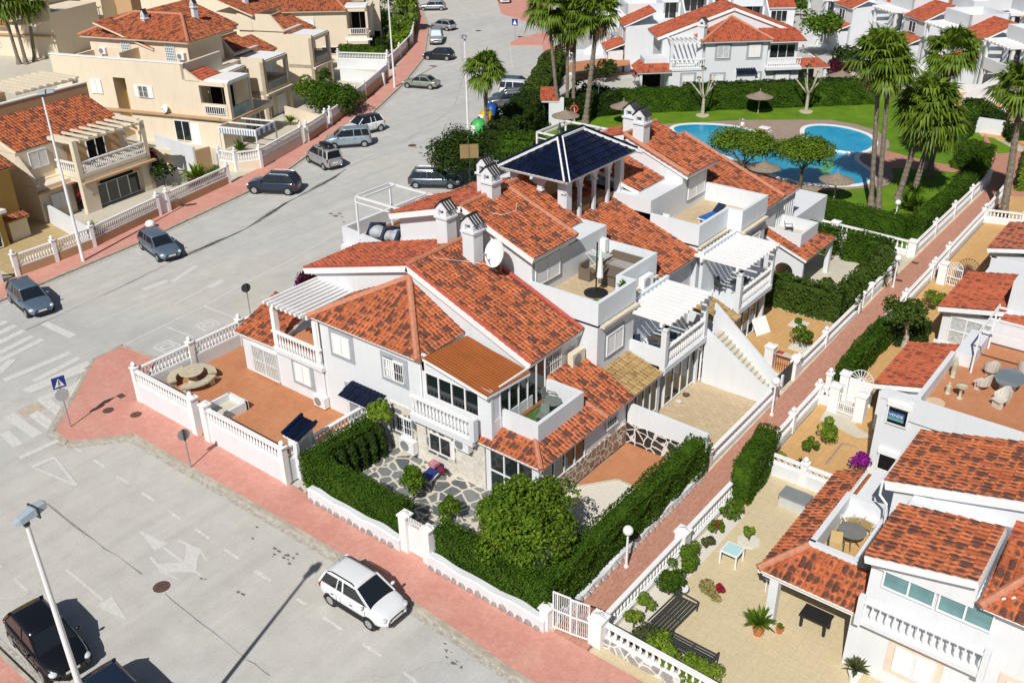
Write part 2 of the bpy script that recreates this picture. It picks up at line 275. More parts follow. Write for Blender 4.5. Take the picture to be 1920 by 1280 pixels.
def solo(mb, name, mat, label, cat, group=None, **k): return tag(P(mb, name, mat, **k), label, cat, group)
def thing(name, label, cat, loc=(0, 0, 0), rz=0, group=None):
    o = bpy.data.objects.new(name, None); COL.objects.link(o); o.empty_display_size = .3
    o.location = tuple(float(c) for c in loc); o.rotation_euler = (0, 0, rz); return tag(o, label, cat, group)
def dup(root, loc, rz=0, label=None, group=None):
    r = root.copy(); COL.objects.link(r); r.location = tuple(float(c) for c in loc); r.rotation_euler = (0, 0, rz)
    if label: r['label'] = label
    if group: r['group'] = group
    for ch in list(root.children):
        c = ch.copy(); COL.objects.link(c); c.parent = r
        for g in list(ch.children): d = g.copy(); COL.objects.link(d); d.parent = c
    return r
def frame(o, ang):      # maps local (u along wall, d outward, z) to world
    a = R_(ang); ux = np.array([math.cos(a), math.sin(a), 0]); nx = np.array([math.sin(a), -math.cos(a), 0]); o = np.array([o[0], o[1], o[2] if len(o) > 2 else 0.])
    return lambda u, d, z: o+ux*u+nx*d+np.array([0, 0, z])
def fbox(mb, fr, u0, u1, d0, d1, z0, z1):
    v = [fr(u, d, z) for z in (z0, z1) for d in (d1, d0) for u in (u0, u1)]
    return mb.add(v, [(0, 2, 3, 1), (4, 5, 7, 6), (0, 1, 5, 4), (2, 6, 7, 3), (0, 4, 6, 2), (1, 3, 7, 5)])
# ---------------------------------------------------------------- roof tiles
def tiles(poly, down=None, per=.24, row=.40, amp=.055, seg=4):
    p = np.array(poly, float); n = sum(np.cross(p[i]-p[0], p[i+1]-p[0]) for i in range(1, len(p)-1)); n = n/np.linalg.norm(n); n = n if n[2] > 0 else -n
    s = np.array([n[0], n[1], 0]) if down is None else np.array([*down, 0.]); s = s-n*(s@n); s = s/np.linalg.norm(s); t = np.cross(n, s)
    c = p.mean(0); a = (p-c)@t; b = (p-c)@s; nu = int(math.ceil((a.max()-a.min())/per))+1; nv = int(math.ceil((b.max()-b.min())/row))+1
    U_ = a.min()+np.arange(nu*seg+1)*per/seg; ph = (np.arange(nu*seg+1) % seg)/seg; prof = amp*np.abs(np.sin(math.pi*ph))**.7; prof[(np.arange(nu*seg+1) % seg) == 0] = 0
    V_ = []; H_ = []; vv = []
    for j in range(nv): e = b.max()-j*row; V_ += [e, e-row]; H_ += [.05, 0.]; vv += [j+.001, j+.999]
    V_ = np.array(V_); H_ = np.array(H_); uu = np.arange(nu*seg+1)/seg; nU = len(U_); nV = len(V_)
    jit = rng.normal(0, .004, nU)
    A, B = np.meshgrid(U_, V_); Hh = prof[None, :]+H_[:, None]+jit[None, :]+.012
    pts = c+A[..., None]*t+B[..., None]*s+Hh[..., None]*n; pts = pts.reshape(-1, 3)
    idx = np.arange(nU*nV).reshape(nV, nU); q = np.stack([idx[:-1, :-1], idx[:-1, 1:], idx[1:, 1:], idx[1:, :-1]], -1).reshape(-1, 4)
    uvq = np.stack(np.meshgrid(uu, np.array(vv)), -1).reshape(-1, 2)
    # cull quads clearly outside
    cen = pts[q].mean(1)-c; cu, cv = cen@t, cen@s; keep = np.ones(len(q), bool); m = len(p); P2 = np.stack([a, b], 1); area = sum(P2[i][0]*P2[(i+1) % m][1]-P2[(i+1) % m][0]*P2[i][1] for i in range(m))
    edges = []
    for i in range(m):
        e0, e1 = P2[i], P2[(i+1) % m]; d = (e1-e0)/np.linalg.norm(e1-e0); o = np.array([d[1], -d[0]])*(1 if area > 0 else -1)
        dist = (cu-e0[0])*o[0]+(cv-e0[1])*o[1]; keep &= dist < .3; edges.append((p[i], o[0]*t+o[1]*s))
    q = q[keep]; me = bpy.data.meshes.new('t'); used, inv = np.unique(q, return_inverse=True); me.from_pydata(pts[used].tolist(), [], inv.reshape(-1, 4).tolist())
    cent_uv = uvq[q]; uc = cent_uv[:, :, 0].mean(1, keepdims=True); vc = cent_uv[:, :, 1].mean(1, keepdims=True)
    uvl = me.uv_layers.new(name='uv'); fl = np.stack([np.clip(cent_uv[:, :, 0], np.floor(uc)+.001, np.floor(uc)+.999), cent_uv[:, :, 1]], -1); uvl.data.foreach_set('uv', fl.reshape(-1))
    bm = bmesh.new(); bm.from_mesh(me)
    for co, no in edges:
        bmesh.ops.bisect_plane(bm, geom=bm.verts[:]+bm.edges[:]+bm.faces[:], plane_co=co, plane_no=no, clear_outer=True)
    bm.to_mesh(me); bm.free(); return me, n
def roof(T, poly, mat, down=None, slab=.14, slabmat=None, name='roof', **k):
    me, n = tiles(poly, down, **k); me.materials.append(mat); me.name = name
    inv = wm(T).inverted(); me.transform(inv); o = bpy.data.objects.new(name, me); COL.objects.link(o); o.parent = T
    if slab:
        mb = MB().ext(poly, -n*slab); P(mb, 'fascia', slabmat or TRIM, o)
    return o
def caps(T, pts, mat=CAP, r=.13, name='ridge_cap'):
    mb = MB()
    for a, b in zip(pts[:-1], pts[1:]):
        a = np.array(a, float); b = np.array(b, float); L = np.linalg.norm(b-a); n = max(1, int(L/.38))
        for i in range(n):
            p = a+(b-a)*i/n; q = a+(b-a)*(i+1)/n+(b-a)/L*.03; mb.tube([p+(0, 0, .0), q+(0, 0, .015)], [r*1.05, r*.88], 8)
    return P(mb, name, mat, T)
# ---------------------------------------------------------------- balustrades
BAL = None
def bal_mesh(h):
    global BAL
    if BAL is None: BAL = {}
    k = round(h, 2)
    if k not in BAL:
        mb = MB(); pr = [(.055, 0), (.055, .06), (.03, .09), (.06, .2), (.078, .32), (.062, .5), (.032, .68), (.028, .8), (.05, .86), (.032, .9), (.055, .93), (.055, 1)]
        mb.lathe((0, 0, 0), [(r, z*h) for r, z in pr], 8); me = bpy.data.meshes.new('baluster'); me.from_pydata(np.vstack(mb.v).tolist(), [], mb.f); me.materials.append(TRIM)
        me.polygons.foreach_set('use_smooth', [True]*len(me.polygons)); BAL[k] = me
    return BAL[k]
def balus(T, p0, p1, z0, z1, sp=.25, mat=TRIM, ends=True, far=False, rail=.2, z0b=None, z1b=None, lattice=False):
    # hand rail + bottom rail + balusters between heights z0 and z1, children of T
    z0b = z0 if z0b is None else z0b; z1b = z1 if z1b is None else z1b
    p0 = np.array(p0[:2], float); p1 = np.array(p1[:2], float); L = np.hypot(*(p1-p0)); d = (p1-p0)/L
    rl = P(MB().obox(p0, p1, rail, z1-.1, z1, z1b-.1, z1b).obox(p0, p1, rail*.9, z0, z0+.07, z0b, z0b+.07), 'rail', mat, T)
    n = max(1, int(L/sp)); inv = wm(T).inverted()
    if lattice:
        mb = MB(); s = .3; k = int(L/s)
        for i in range(k):
            a = p0+d*(i*s); b = p0+d*((i+1)*s); mb.bar((*a, z0+.07), (*b, z1-.1), .035); mb.bar((*a, z1-.1), (*b, z0+.07), .035)
        P(mb, 'lattice', mat, T)
    elif far or n > 100:
        mb = MB(); step = 1
        for i in range(n):
            q = p0+(p1-p0)*(i+.5)/n; f = (i+.5)/n; za = z0+(z0b-z0)*f; zb = z1+(z1b-z1)*f; h = zb-za-.17
            mb.lathe((*q, za+.07), [(.05, 0), (.03, .1*h), (.075, .35*h), (.03, .75*h), (.05, h)], 6)
        o = P(mb, 'balusters', mat, T)
    else:
        for i in range(n):
            f = (i+.5)/n; q = p0+(p1-p0)*f; za = z0+(z0b-z0)*f; zb = z1+(z1b-z1)*f
            o = bpy.data.objects.new('baluster', bal_mesh(zb-za-.17)); COL.objects.link(o); o.parent = T; o.matrix_basis = inv @ Matrix.Translation((*q, za+.07))
    return rl
def post(T, p, z0, z1, w=.3, ball=True, mat=TRIM, name='post'):
    x, y = p[:2]; mb = MB().box(x-w/2, x+w/2, y-w/2, y+w/2, z0, z1).box(x-w/2-.05, x+w/2+.05, y-w/2-.05, y+w/2+.05, z1, z1+.07)
    if ball: mb.lathe((x, y, z1+.07), [(.05, 0), (.05, .04), (.11, .1), (.13, .17), (.1, .25), (.02, .31)], 10)
    else: mb.lathe((x, y, z1+.07), [(w/2*1.2, 0), (.02, .1)], 4)
    return P(mb, name, mat, T)
def fence(name, label, pts, zb, zw, zt, posts=None, w=.22, mat=TRIM, wall=None, cat='balustrade', group=None, far=False, sp=.25, ball=True, lattice=False, pw=.3, footing=False):
    # low wall with a balustrade on it: thing > base_wall, rail, baluster, post
    T = thing(name, label, cat, (pts[0][0], pts[0][1], zb), 0, group); mb = MB(); ft = MB()
    for a, b in zip(pts[:-1], pts[1:]):
        mb.obox(a, b, w, zb, zw); balus(T, a, b, zw, zt, sp, far=far, lattice=lattice)
        if footing: ft.obox(a, b, w+.12, zb, zb+.35)
    P(mb, 'base_wall', wall or W, T)
    if footing: P(ft, 'footing', FOOTST, T)
    for q in (posts if posts is not None else pts): post(T, q, zb, zt+.08, pw, ball)
    return T
# ---------------------------------------------------------------- windows
def window(T, o, ang, w, h, kind='shut', sur=.16, surmat=GREYT, bars=False, cols=2, rows=1, open_=0):
    fr = frame(o, ang); s = None
    if sur: s = P(fbox(MB(), fr, -sur, w+sur, .0, .02, -sur, h+sur), 'surround', surmat, T)
    mb = MB(); 
    for (a, b, c, d) in ((0, w, 0, .06), (0, w, h-.06, h), (0, .06, .06, h-.06), (w-.06, w, .06, h-.06)): fbox(mb, fr, a, b, .0, .09, c, d)
    for i in range(1, cols): fbox(mb, fr, w*i/cols-.03, w*i/cols+.03, 0, .085, .06, h-.06)
    for i in range(1, rows): fbox(mb, fr, .06, w-.06, 0, .08, h*i/rows-.025, h*i/rows+.025)
    f = P(mb, 'window', WMET, T)
    if kind in ('shut',):
        sh = MB(); n = max(3, int((h-.12)/.11))
        for c in range(cols):
            u0 = w*c/cols+.04; u1 = w*(c+1)/cols-.04; fbox(sh, fr, u0, u1, .0, .055, .06, h-.06)
            for i in range(n): z = .07+(h-.14)*i/n; fbox(sh, fr, u0+.03, u1-.03, .05, .068, z, z+(h-.14)/n*.62)
        P(sh, 'shutter', SHUT, f)
    else: P(fbox(MB(), fr, .05, w-.05, 0, .045, .05, h-.05), 'pane', {'glass': GLASS, 'teal': GLASSB, 'curtain': GLASSC, 'dark': DARK, 'block': GLASSB}[kind], f)
    if bars:
        mb = MB()
        for i in range(int(w/.14)+1): u = i*w/int(w/.14); fbox(mb, fr, u-.012, u+.012, .1, .12, 0, h)
        for z in (.05, h/2, h-.05): fbox(mb, fr, 0, w, .12, .14, z-.012, z+.012)
        P(mb, 'grille', WMET, f)
    if open_:                                   # shutters folded open beside the window
        for sg, u in ((-1, 0), (1, w)):
            q = fr(u, .05, 0); a2 = R_(ang+(180-open_ if sg < 0 else open_)); e = np.array([math.cos(a2), math.sin(a2), 0])*w/2; 
            P(MB().ext([q, q+e, q+e+(0, 0, h), q+(0, 0, h)], np.cross(e, (0, 0, 1))/np.linalg.norm(e)*.04), 'shutter', SHUT, f)
    return f
def glazing(T, o, ang, w, h, cols=4, rows=1, mat=None, fw=.07, low=0, name='glazed_wall', depth=.06):
    fr = frame(o, ang); mb = MB(); fbox(mb, fr, 0, w, -depth, .03, 0, fw); fbox(mb, fr, 0, w, -depth, .03, h-fw, h)
    for i in range(cols+1): u = (w-fw)*i/cols; fbox(mb, fr, u, u+fw, -depth, .03, fw, h-fw)
    for i in range(1, rows): z = h*i/rows; fbox(mb, fr, fw, w-fw, -depth, .02, z-fw/2, z+fw/2)
    f = P(mb, name, WMET, T); P(fbox(MB(), fr, .02, w-.02, -depth*.6, -depth*.3, .02, h-.02), 'pane', mat or GLASS, f); return f
# ---------------------------------------------------------------- foliage
def quads(pts, nrm, size, asp=1.0):
    n = len(pts); nrm = nrm/np.linalg.norm(nrm, axis=1, keepdims=True); r = rng.normal(size=(n, 3)); a = np.cross(nrm, r); a /= np.linalg.norm(a, axis=1, keepdims=True); b = np.cross(nrm, a)
    sz = size*rng.uniform(.6, 1.3, (n, 1)); a = a*sz*.5*asp; b = b*sz*.5
    v = np.stack([pts-a*.5-b, pts+a-b*.2, pts+a*.3+b, pts-a+b*.3], 1).reshape(-1, 3); f = np.arange(4*n).reshape(n, 4)
    return v, f
def leafobj(v, f, name, mat, parent=None): return P((v, f.tolist() if not isinstance(f, list) else f), name, mat, parent)
def wob(p, a=.07): return a*(np.sin(p[:, 0]*2.3+p[:, 1]*1.1)+np.sin(p[:, 1]*3.1-p[:, 2]*2.7+1)+np.sin((p[:, 0]+p[:, 2])*5.3))/1.8
def hedge_geo(pts, w, z0, z1, dens=170, size=.11, wobble=.09, lumps=0):
    V = []; Fc = []; k = 0; core = MB()
    for a, b in zip(pts[:-1], pts[1:]):
        a = np.array(a[:2], float); b = np.array(b[:2], float); d = b-a; L = np.hypot(*d); d /= L; n = np.array([-d[1], d[0]]); h = z1-z0
        core.obox(a+d*.1, b-d*.1, w-.2, z0, z1-.1)
        for kind, area in (('t', L*w), ('l', L*h), ('r', L*h), ('e', w*h), ('f', w*h)):
            c = int(area*dens); 
            if c < 1: continue
            s, t = rng.uniform(0, 1, c), rng.uniform(0, 1, c); off = rng.uniform(-.07, .05, c)
            if kind == 't': xy = a+d*(s*L)[:, None]+n*((t-.5)*w)[:, None]; z = np.full(c, z1); nn = np.array([0, 0, 1.])
            elif kind in 'lr': sg = 1 if kind == 'l' else -1; xy = a+d*(s*L)[:, None]+n*sg*w/2; z = z0+t*h; nn = np.array([*(n*sg), 0.])
            else: sg = 1 if kind == 'e' else -1; xy = (b if sg > 0 else a)+n*((s-.5)*w)[:, None]; z = z0+t*h; nn = np.array([*(d*sg), 0.])
            p = np.column_stack([xy, z]); p = p+nn*(off+wob(p, wobble)+(lumps*np.abs(np.sin(p[:, 0]*1.9+p[:, 1]*1.7)) if lumps else 0))[:, None]
            q = rng.normal(size=(c, 3))*.55+nn+np.array([0, 0, .25]); v, f = quads(p, q, size); V.append(v); Fc.append(f+k); k += len(v)
    cv = np.vstack(core.v); V.append(cv); F = np.vstack(Fc).tolist()+[tuple(i+k for i in q) for q in core.f]
    return np.vstack(V), F
def hedge(label, pts, w, z0, z1, mat=None, name='hedge', cat='hedge', group=None, **k):
    v, f = hedge_geo(pts, w, z0, z1, **k); o = P((v, f), name, mat or H1); return tag(o, label, cat, group)
def clumps(center, rad, nc, nl, size, inner=.25, flat=1.0, cr=.38, lo=.45, hi=.78):
    c = np.array(center, float); rad = np.array([rad]*3 if np.isscalar(rad) else rad, float); u = rng.normal(size=(nc, 3)); u /= np.linalg.norm(u, axis=1, keepdims=True); u[:, 2] = np.where(u[:, 2] < -.3, -u[:, 2]*.5, u[:, 2])
    cc = c+u*rad*rng.uniform(lo, hi, (nc, 1)); cr_ = rad.mean()*cr*rng.uniform(.7, 1.25, nc); i = rng.integers(0, nc, nl); q = rng.normal(size=(nl, 3)); q /= np.linalg.norm(q, axis=1, keepdims=True); q[:, 2] = np.where((q[:, 2] < 0) & (rng.uniform(size=nl) < .6), -q[:, 2], q[:, 2])
    p = cc[i]+q*cr_[i][:, None]*rng.uniform(.75, 1.08, (nl, 1))*np.array([1, 1, flat]); p[:, 2] = np.maximum(p[:, 2], .03)
    return quads(p, q+rng.normal(size=(nl, 3))*.5+(0, 0, .2), size)
def bush(label, pos, r, h, mat, n=500, size=.14, name='bush', cat='bush', group=None, z0=0, nc=9, flower=None, fn=0):
    x, y = pos[:2]; v, f = clumps((x, y, z0+h*.5), (r, r, h*.5), nc, n, size)
    T = thing(name, label, cat, (x, y, z0), 0, group)
    leafobj(v, f, 'foliage', mat, T); P(MB().tube([(x, y, z0), (x+.03, y, z0+h*.5)], [.04, .02], 6), 'stem', BARKD, T)
    if flower: v, f = clumps((x, y, z0+h*.55), (r*1.05, r*1.05, h*.5), nc, fn, size*.9); leafobj(v, f, 'flowers', flower, T)
    return T
def tree(label, pos, trunk_h, crown_c, crown_r, mat, n=3000, size=.16, nc=26, bark=BARKD, tr=.14, name='tree', group=None, z0=0, limbs=5, cat='tree', **ck):
    x, y = pos[:2]; T = thing(name, label, cat, (x, y, z0), 0, group); c = np.array(crown_c, float); mb = MB()
    mb.tube([(x, y, z0), (x+.05, y-.03, z0+trunk_h*.5), (x*.7+c[0]*.3, y*.7+c[1]*.3, z0+trunk_h)], [tr, tr*.75, tr*.6], 8)
    rr = np.array([crown_r]*3 if np.isscalar(crown_r) else crown_r)
    for i in range(limbs):
        a = i*2*math.pi/limbs+.4; e = c+rr*np.array([math.cos(a)*.6, math.sin(a)*.6, .2]); m = (np.array([x, y, z0+trunk_h])+e)/2+(0, 0, .1)
        mb.tube([(x*.7+c[0]*.3, y*.7+c[1]*.3, z0+trunk_h*.95), m, e], [tr*.5, tr*.3, tr*.1], 6)
    P(mb, 'trunk', bark, T); v, f = clumps(c, crown_r, nc, n, size, **ck); leafobj(v, f, 'crown', mat, T); return T
def palm(label, base, h, crown=2.2, nf=34, group='fan palms', lean=(0, 0), tr=.2, skirt=True, name='palm_tree', dens=19, mat=None, z0=0):
    x, y = base[:2]; T = thing(name, label, 'palm tree', (x, y, z0), 0, group); top = np.array([x+lean[0], y+lean[1], z0+h]); mb = MB()
    pts = [np.array([x, y, z0])+(top-np.array([x, y, z0]))*t+np.array([0, 0, 0]) for t in np.linspace(0, 1, 42)]; mb.tube(pts, [tr*(1+.75*max(0, 1-t*9)+(.06 if i % 2 else -.05)-.28*t+rng.normal(0, .025)) for i, t in enumerate(np.linspace(0, 1, 42))], 10); P(mb, 'trunk', BARK, T)
    def fronds(nf, e0, e1, L, matt, nm, droop):
        V = []; F = []; k = 0
        for i in range(nf):
            az = rng.uniform(0, 2*math.pi); el = rng.uniform(e0, e1); d = np.array([math.cos(az)*math.cos(el), math.sin(az)*math.cos(el), math.sin(el)]); l = L*rng.uniform(.85, 1.1)
            s = np.cross(d, (0, 0, 1)); s /= np.linalg.norm(s); u = np.cross(s, d); hub = top+d*l*.5-np.array([0, 0, droop*.12*l])
            V += [top-s*.03, top+s*.03, hub+s*.02, hub-s*.02]; F.append((k, k+1, k+2, k+3)); k += 4; R = l*.62
            for j in range(dens):
                a = (j/(dens-1)-.5)*2*math.radians(105); ld = d*math.cos(a)+s*math.sin(a); ln = R*(1-.25*abs(a)/1.8)*rng.uniform(.85, 1.1); w = R*.06; pw = np.cross(ld, u)
                m = hub+ld*ln*.6+u*.05*R; e = hub+ld*ln-np.array([0, 0, (.16+droop*.4)*R*rng.uniform(.3, 1.7)])
                V += [hub-pw*w*.25, hub+pw*w*.25, m+pw*w, m-pw*w, e]; F += [(k, k+1, k+2, k+3), (k+3, k+2, k+4)]; k += 5
        P((np.array(V), F), nm, matt, T)
    fronds(int(nf*1.25), R_(-38), R_(82), crown*1.08, mat or PALM, 'crown', rng.uniform(.25, .7))
    if skirt: fronds(max(6, nf//3), R_(-80), R_(-40), crown*.75, PALMD, 'dead_fronds', 1.0)
    return T
# ================================================================ ground, roads, pavements
def px(pts, z=0.): return [tuple(U(x, y, z)[:2]) for x, y in pts]
def zq(x0, y0, pts): return [(x0+a/3.764, y0+b/3.764) for a, b in pts]
def ell(cx, cy, rx, ry, n=24): return [(cx+rx*math.cos(2*math.pi*i/n), cy+ry*math.sin(2*math.pi*i/n)) for i in range(n)]
def sheet(poly, z): return MB().prism(poly, z-.04, z)
struct(MB().box(-420, 160, -60, 520, -.6, -.06), 'ground', SAND)
struct(MB().add([(-330, -40, 0), (30, -40, 0), (30, 22, 0), (-14, 22, 0), (-36, 60, 0), (-40, 110, 0), (-60, 200, 0), (-330, 200, 0)], [tuple(range(8))]), 'road', ROAD)
KL = [(-58, 5), (-60.9, 17)]+px([(0, 566), (260, 457), (465, 361), (540, 319), (620, 262), (699, 212), (755, 159), (795, 109), (803, 53), (789, 16), (760, -20)])
WL = [(-63, 5), (-64.2, 17)]+px([(0, 534), (149, 475), (300, 406), (430, 344), (489, 316), (572, 271), (619, 239), (667, 202), (726, 151), (773, 88), (781, 34), (752, -20)])
struct(MB().prism(KL+WL[::-1], -.05, .13), 'pavement', PK)
def kerbline(pts, w=.16, z=.14, mat=KERB):
    mb = MB()
    for a, b in zip(pts[:-1], pts[1:]): mb.obox(a, b, w, -.05, z)
    return struct(mb, 'kerb', mat)
kerbline(KL)
# land behind the left wall
struct(MB().prism(WL+[(-200, 160), (-300, 120), (-300, -20), (-90, -20)], -.05, .10), 'terrace_ground', CONC)
CP = px([(175, 673), (146, 727), (100, 807), (125, 829), (250, 815)], .13)
FP = CP+[(-25.3, 19.74), (-18.1, 19.4), (-15.7, 19.23), (12, 19.0)]
struct(MB().prism([(-49.6, 24.6)]+FP+[(12, 21.7), (-43.4, 21.7), (-46.6, 24.9)], -.05, .13), 'pavement', PK)
struct(MB().prism([(-45.3, 24.1), (-43.2, 21.9), (-43.4, 29), (-43.6, 36.3), (-45.2, 36.3)], -.05, .126), 'pavement', PK)
kerbline([(-46.6, 24.9), (-49.6, 24.6)]+FP, .2)
kerbline([(-45.25, 24.3), (-45.25, 37), (-44.5, 60)], .16)
struct(MB().prism([(-40, 8.2), (-29.3, 8.2), (-14, 7.2), (-14, 0), (-40, 0)], -.05, .13), 'pavement', PK); kerbline([(-40, 8.25), (-29.3, 8.2), (-14, 7.2)])
# brick path between the two rows, its cream edging and the entrance
PL = [(-15.75, 21.7), (-15.85, 31.6), (-15.95, 36.3), (-16.26, 50.4), (-16.4, 60), (-16.36, 65.2), (-16.3, 83), (-17.5, 92)]
struct(MB().prism(PL+[(-9, 96), (-4, 90), (-10, 84), (-14.4, 82), (-14.25, 60), (-14.1, 36), (-14.1, 21.7)], -.05, .135), 'path', PATHM)
kerbline([(a-.0, b) for a, b in PL[:-1]], .26, .16, CREAMK)
def drain(p, r, mat=IRON, sq=False):
    mb = MB().box(p[0]-r, p[0]+r, p[1]-r*.8, p[1]+r*.8, p[2], p[2]+.012) if sq else MB().lathe(p, [(r*1.12, 0), (r*1.12, .008), (r, .012), (r*.9, .012), (r*.5, .015), (.02, .015)], 24)
    return mb
for q, s, z, lab in (((303, 1099.5), .31, 0.002, 'rusty round manhole cover in the middle of the near street'), ((203, 769), .26, .13, 'round brown manhole cover on pink paving, nearer the crossing sign'), ((255, 777), .26, .13, 'round brown manhole cover on pink paving, nearer the white wall'),
                  ((773, 273), .36, 0.002, 'round manhole cover in the curved street beside the parked cars'), ((897, 58), .4, .002, 'small manhole cover high up the street near the parked van')):
    solo(drain(U(*q, z), s), 'manhole_cover', IRON, lab, 'manhole cover', 'manhole covers')
for q, lab in (((227, 742), 'square drain lid on the pink pavement corner'), ((1715.6, 492.7), 'square drain lid on the brick path, the farther one by the balustrade corner'), ((1685.6, 525.7), 'square drain lid on the brick path beside the white globe lamp')):
    solo(drain(U(*q, .135), .22, sq=True), 'drain_cover', IRON, lab, 'drain cover', 'drain covers')
# ---- road markings
ZC = [0]
def zn(z): ZC[0] += 1; return z+.0002*(ZC[0] % 60)
def quadpx(mb, pts, z=.004): z = zn(z); mb.add([U(x, y, z) for x, y in pts], [tuple(range(len(pts)))])
def strip(mb, a, b, w, z=.004):
    z = zn(z)
    a, b = U(*a, z), U(*b, z); d = (b-a)[:2]; d /= np.hypot(*d); n = np.array([-d[1], d[0], 0])*w/2; mb.add([a-n, b-n, b+n, a+n], [(0, 1, 2, 3)])
mk = MB(); mo = MB()
for a, b in (((500, 880), (575, 928)), ((660, 985), (735, 1035)), ((820, 1100), (905, 1150)), ((1000, 1215), (1085, 1270))): strip(mk, *zq(0, 600, (a, b)), .13)
for a, b in (((1185, 62), (1275, 125)), ((1375, 192), (1475, 258)), ((1585, 335), (1685, 405)), ((1800, 485), (1882, 545)), ((95, 545), (190, 625)), ((-60, 420), (8, 462))): strip(mk, *zq(0, 940, (a, b)), .13)
for a, b in (((75, 485), (180, 560)), ((365, 685), (425, 725)), ((555, 815), (685, 905)), ((825, 1000), (960, 1090)), ((1115, 1200), (1215, 1280))): strip(mk, *zq(460, 940, (a, b)), .13)
for a, b, w in (((-20, 165), (170, 72), .5), ((-20, 98), (110, 36), .5), ((-20, 35), (45, 6), .5)): strip(mk, *zq(0, 600, (a, b)), w)
for a, b in (((860, 180), (1250, -5)), ((1170, 45), (1370, 122))): strip(mk, *zq(0, 600, (a, b)), .12)
for a, b in (((1250, -5+600*0+1275-600*3.764*0-0), (1440, 1030)),): pass
for pts in ([(332, 599), (382.6, 573.6), (441, 541), (481, 520), (548, 486), (667, 417), (741, 375), (800, 345)],):
    for a, b in zip(pts[:-1], pts[1:]): strip(mo, a, b, .12)
strip(mk, *zq(0, 300, ((1440, 1030), (1660, 1115))), .12)
for c in ((1465, 1162), (0, 0)):
    if c[0]:
        L_ = zq(0, 300, [(1380, 1165), (1490, 1122), (1555, 1155), (1448, 1205)])
        for i in range(4): strip(mk, L_[i], L_[(i+1) % 4], .14)
        L_ = zq(0, 300, [(1430, 1168), (1485, 1140), (1515, 1160), (1452, 1182)])
        for i in range(4): strip(mo, L_[i], L_[(i+1) % 4], .16)
L_ = zq(0, 600, [(1085, 190), (1190, 142), (1275, 178), (1165, 230)])
for i in range(4): strip(mk, L_[i], L_[(i+1) % 4], .14)
L_ = zq(0, 600, [(1130, 190), (1190, 160), (1235, 180), (1165, 210)])
for i in range(4): strip(mo, L_[i], L_[(i+1) % 4], .16)
for a, b, w in (((310, 20), (515, 115), .5), ((-10, 235), (230, 112), .5), ((-10, 290), (300, 135), .5), ((30, 425), (490, 232), .5), ((170, 500), (630, 300), .55), ((240, 430), (560, 265), .5), ((200, 505), (600, 345), .5), ((-10, 370), (90, 275), .5), ((280, 560), (530, 470), .5), ((460, 535), (600, 420), .7),
                ((60, 670), (270, 815), .55), ((30, 790), (130, 885), .5), ((140, 972), (410, 848), .35), ((225, 1035), (385, 968), .3), ((385, 968), (540, 1165), .14), ((225, 1035), (540, 1165), .12)): strip(mo, *zq(0, 600, (a, b)), w)
for a, b, w in (((290, 550), (440, 660), .55), ((235, 655), (385, 765), .55)): strip(mk, *zq(0, 600, (a, b)), w)
for a, b, w in (((1010, 915), (1180, 850), .5), ((1215, 860), (1385, 745), .4), ((1230, 1020), (1490, 880), .12), ((600, 1180), (1230, 920), .07)): strip(mo, *zq(0, 300, (a, b)), w)
quadpx(mo, zq(0, 300, [(1450, 895), (1550, 845), (1590, 850), (1500, 905)]))
Q = lambda pts: quadpx(mo, zq(0, 940, pts), .008)
Q([(975, 198), (1110, 262), (1188, 290), (1150, 318), (1090, 345)]); strip(mo, *zq(0, 940, ((1150, 320), (1280, 418))), .12)
Q([(1310, 300), (1400, 325), (1412, 370), (1395, 400), (1385, 500), (1290, 495), (1130, 500), (1110, 440), (1290, 425), (1310, 380)]); strip(mo, *zq(0, 940, ((1255, 272), (1350, 315))), .12); strip(mo, *zq(0, 940, ((1400, 325), (1460, 415))), .1); strip(mo, *zq(0, 940, ((1060, 390), (1130, 470))), .12); strip(mo, *zq(0, 940, ((1385, 495), (1425, 525))), .1); strip(mo, *zq(0, 940, ((1160, 500), (1265, 550))), .08)
strip(mo, *zq(0, 940, ((468, 478), (730, 695))), .12); Q([(680, 735), (790, 668), (905, 838), (760, 778)])
strip(mo, *zq(460, 0, ((1480, 0), (1640, 140))), .12); strip(mo, *zq(940, 0, ((60, 330), (80, 480))), .1)
struct(mk, 'road_marking', PAINT); struct(mo, 'road_marking', PAINTO)
sm = MB()
def wig(pts, w, z=.003):
    P_ = [U(*p, z) for p in pts]; out = []
    for a, b in zip(P_[:-1], P_[1:]):
        n = max(2, int(np.linalg.norm(b-a)/.8)); out += [a+(b-a)*i/n+np.array([rng.normal(0, .03), rng.normal(0, .03), 0]) for i in range(n)]
    for i, (a, b) in enumerate(zip(out[:-1], out[1:])):
        d = (b-a)[:2]; d /= np.hypot(*d); n = np.array([-d[1], d[0], 0]); w0, w1 = [w*(.7+.4*math.sin(k*.7)+.2*math.sin(k*2.3)) for k in (i, i+1)]; sm.add([a-n*w0/2, b-n*w1/2, b+n*w1/2, a+n*w0/2], [(0, 1, 2, 3)])
wig([(0, 640), (46, 620), (226, 539), (345, 480), (460, 430), (534, 382), (625, 334), (652, 316)], .14); wig([(345, 480), (460, 430), (534, 382), (625, 334), (655, 312)], .5)
wig([(655, 312), (760, 265), (850, 205), (870, 140), (862, 60)], .06)
wig(zq(0, 940, [(330, 20), (740, 330), (1100, 570)]), .10); wig(zq(0, 940, [(1160, 650), (1500, 920), (1882, 1215)]), .05)
wig(zq(460, 940, [(0, 1110), (110, 1180), (240, 1280)]), .04)
struct(sm, 'road_seam', STREAK)
struct(MB().add([U(x, y, .003) for x, y in zq(0, 600, [(105, 640), (265, 575), (335, 620), (180, 690)])], [(0, 1, 2, 3)]), 'road_patch', PATCH)
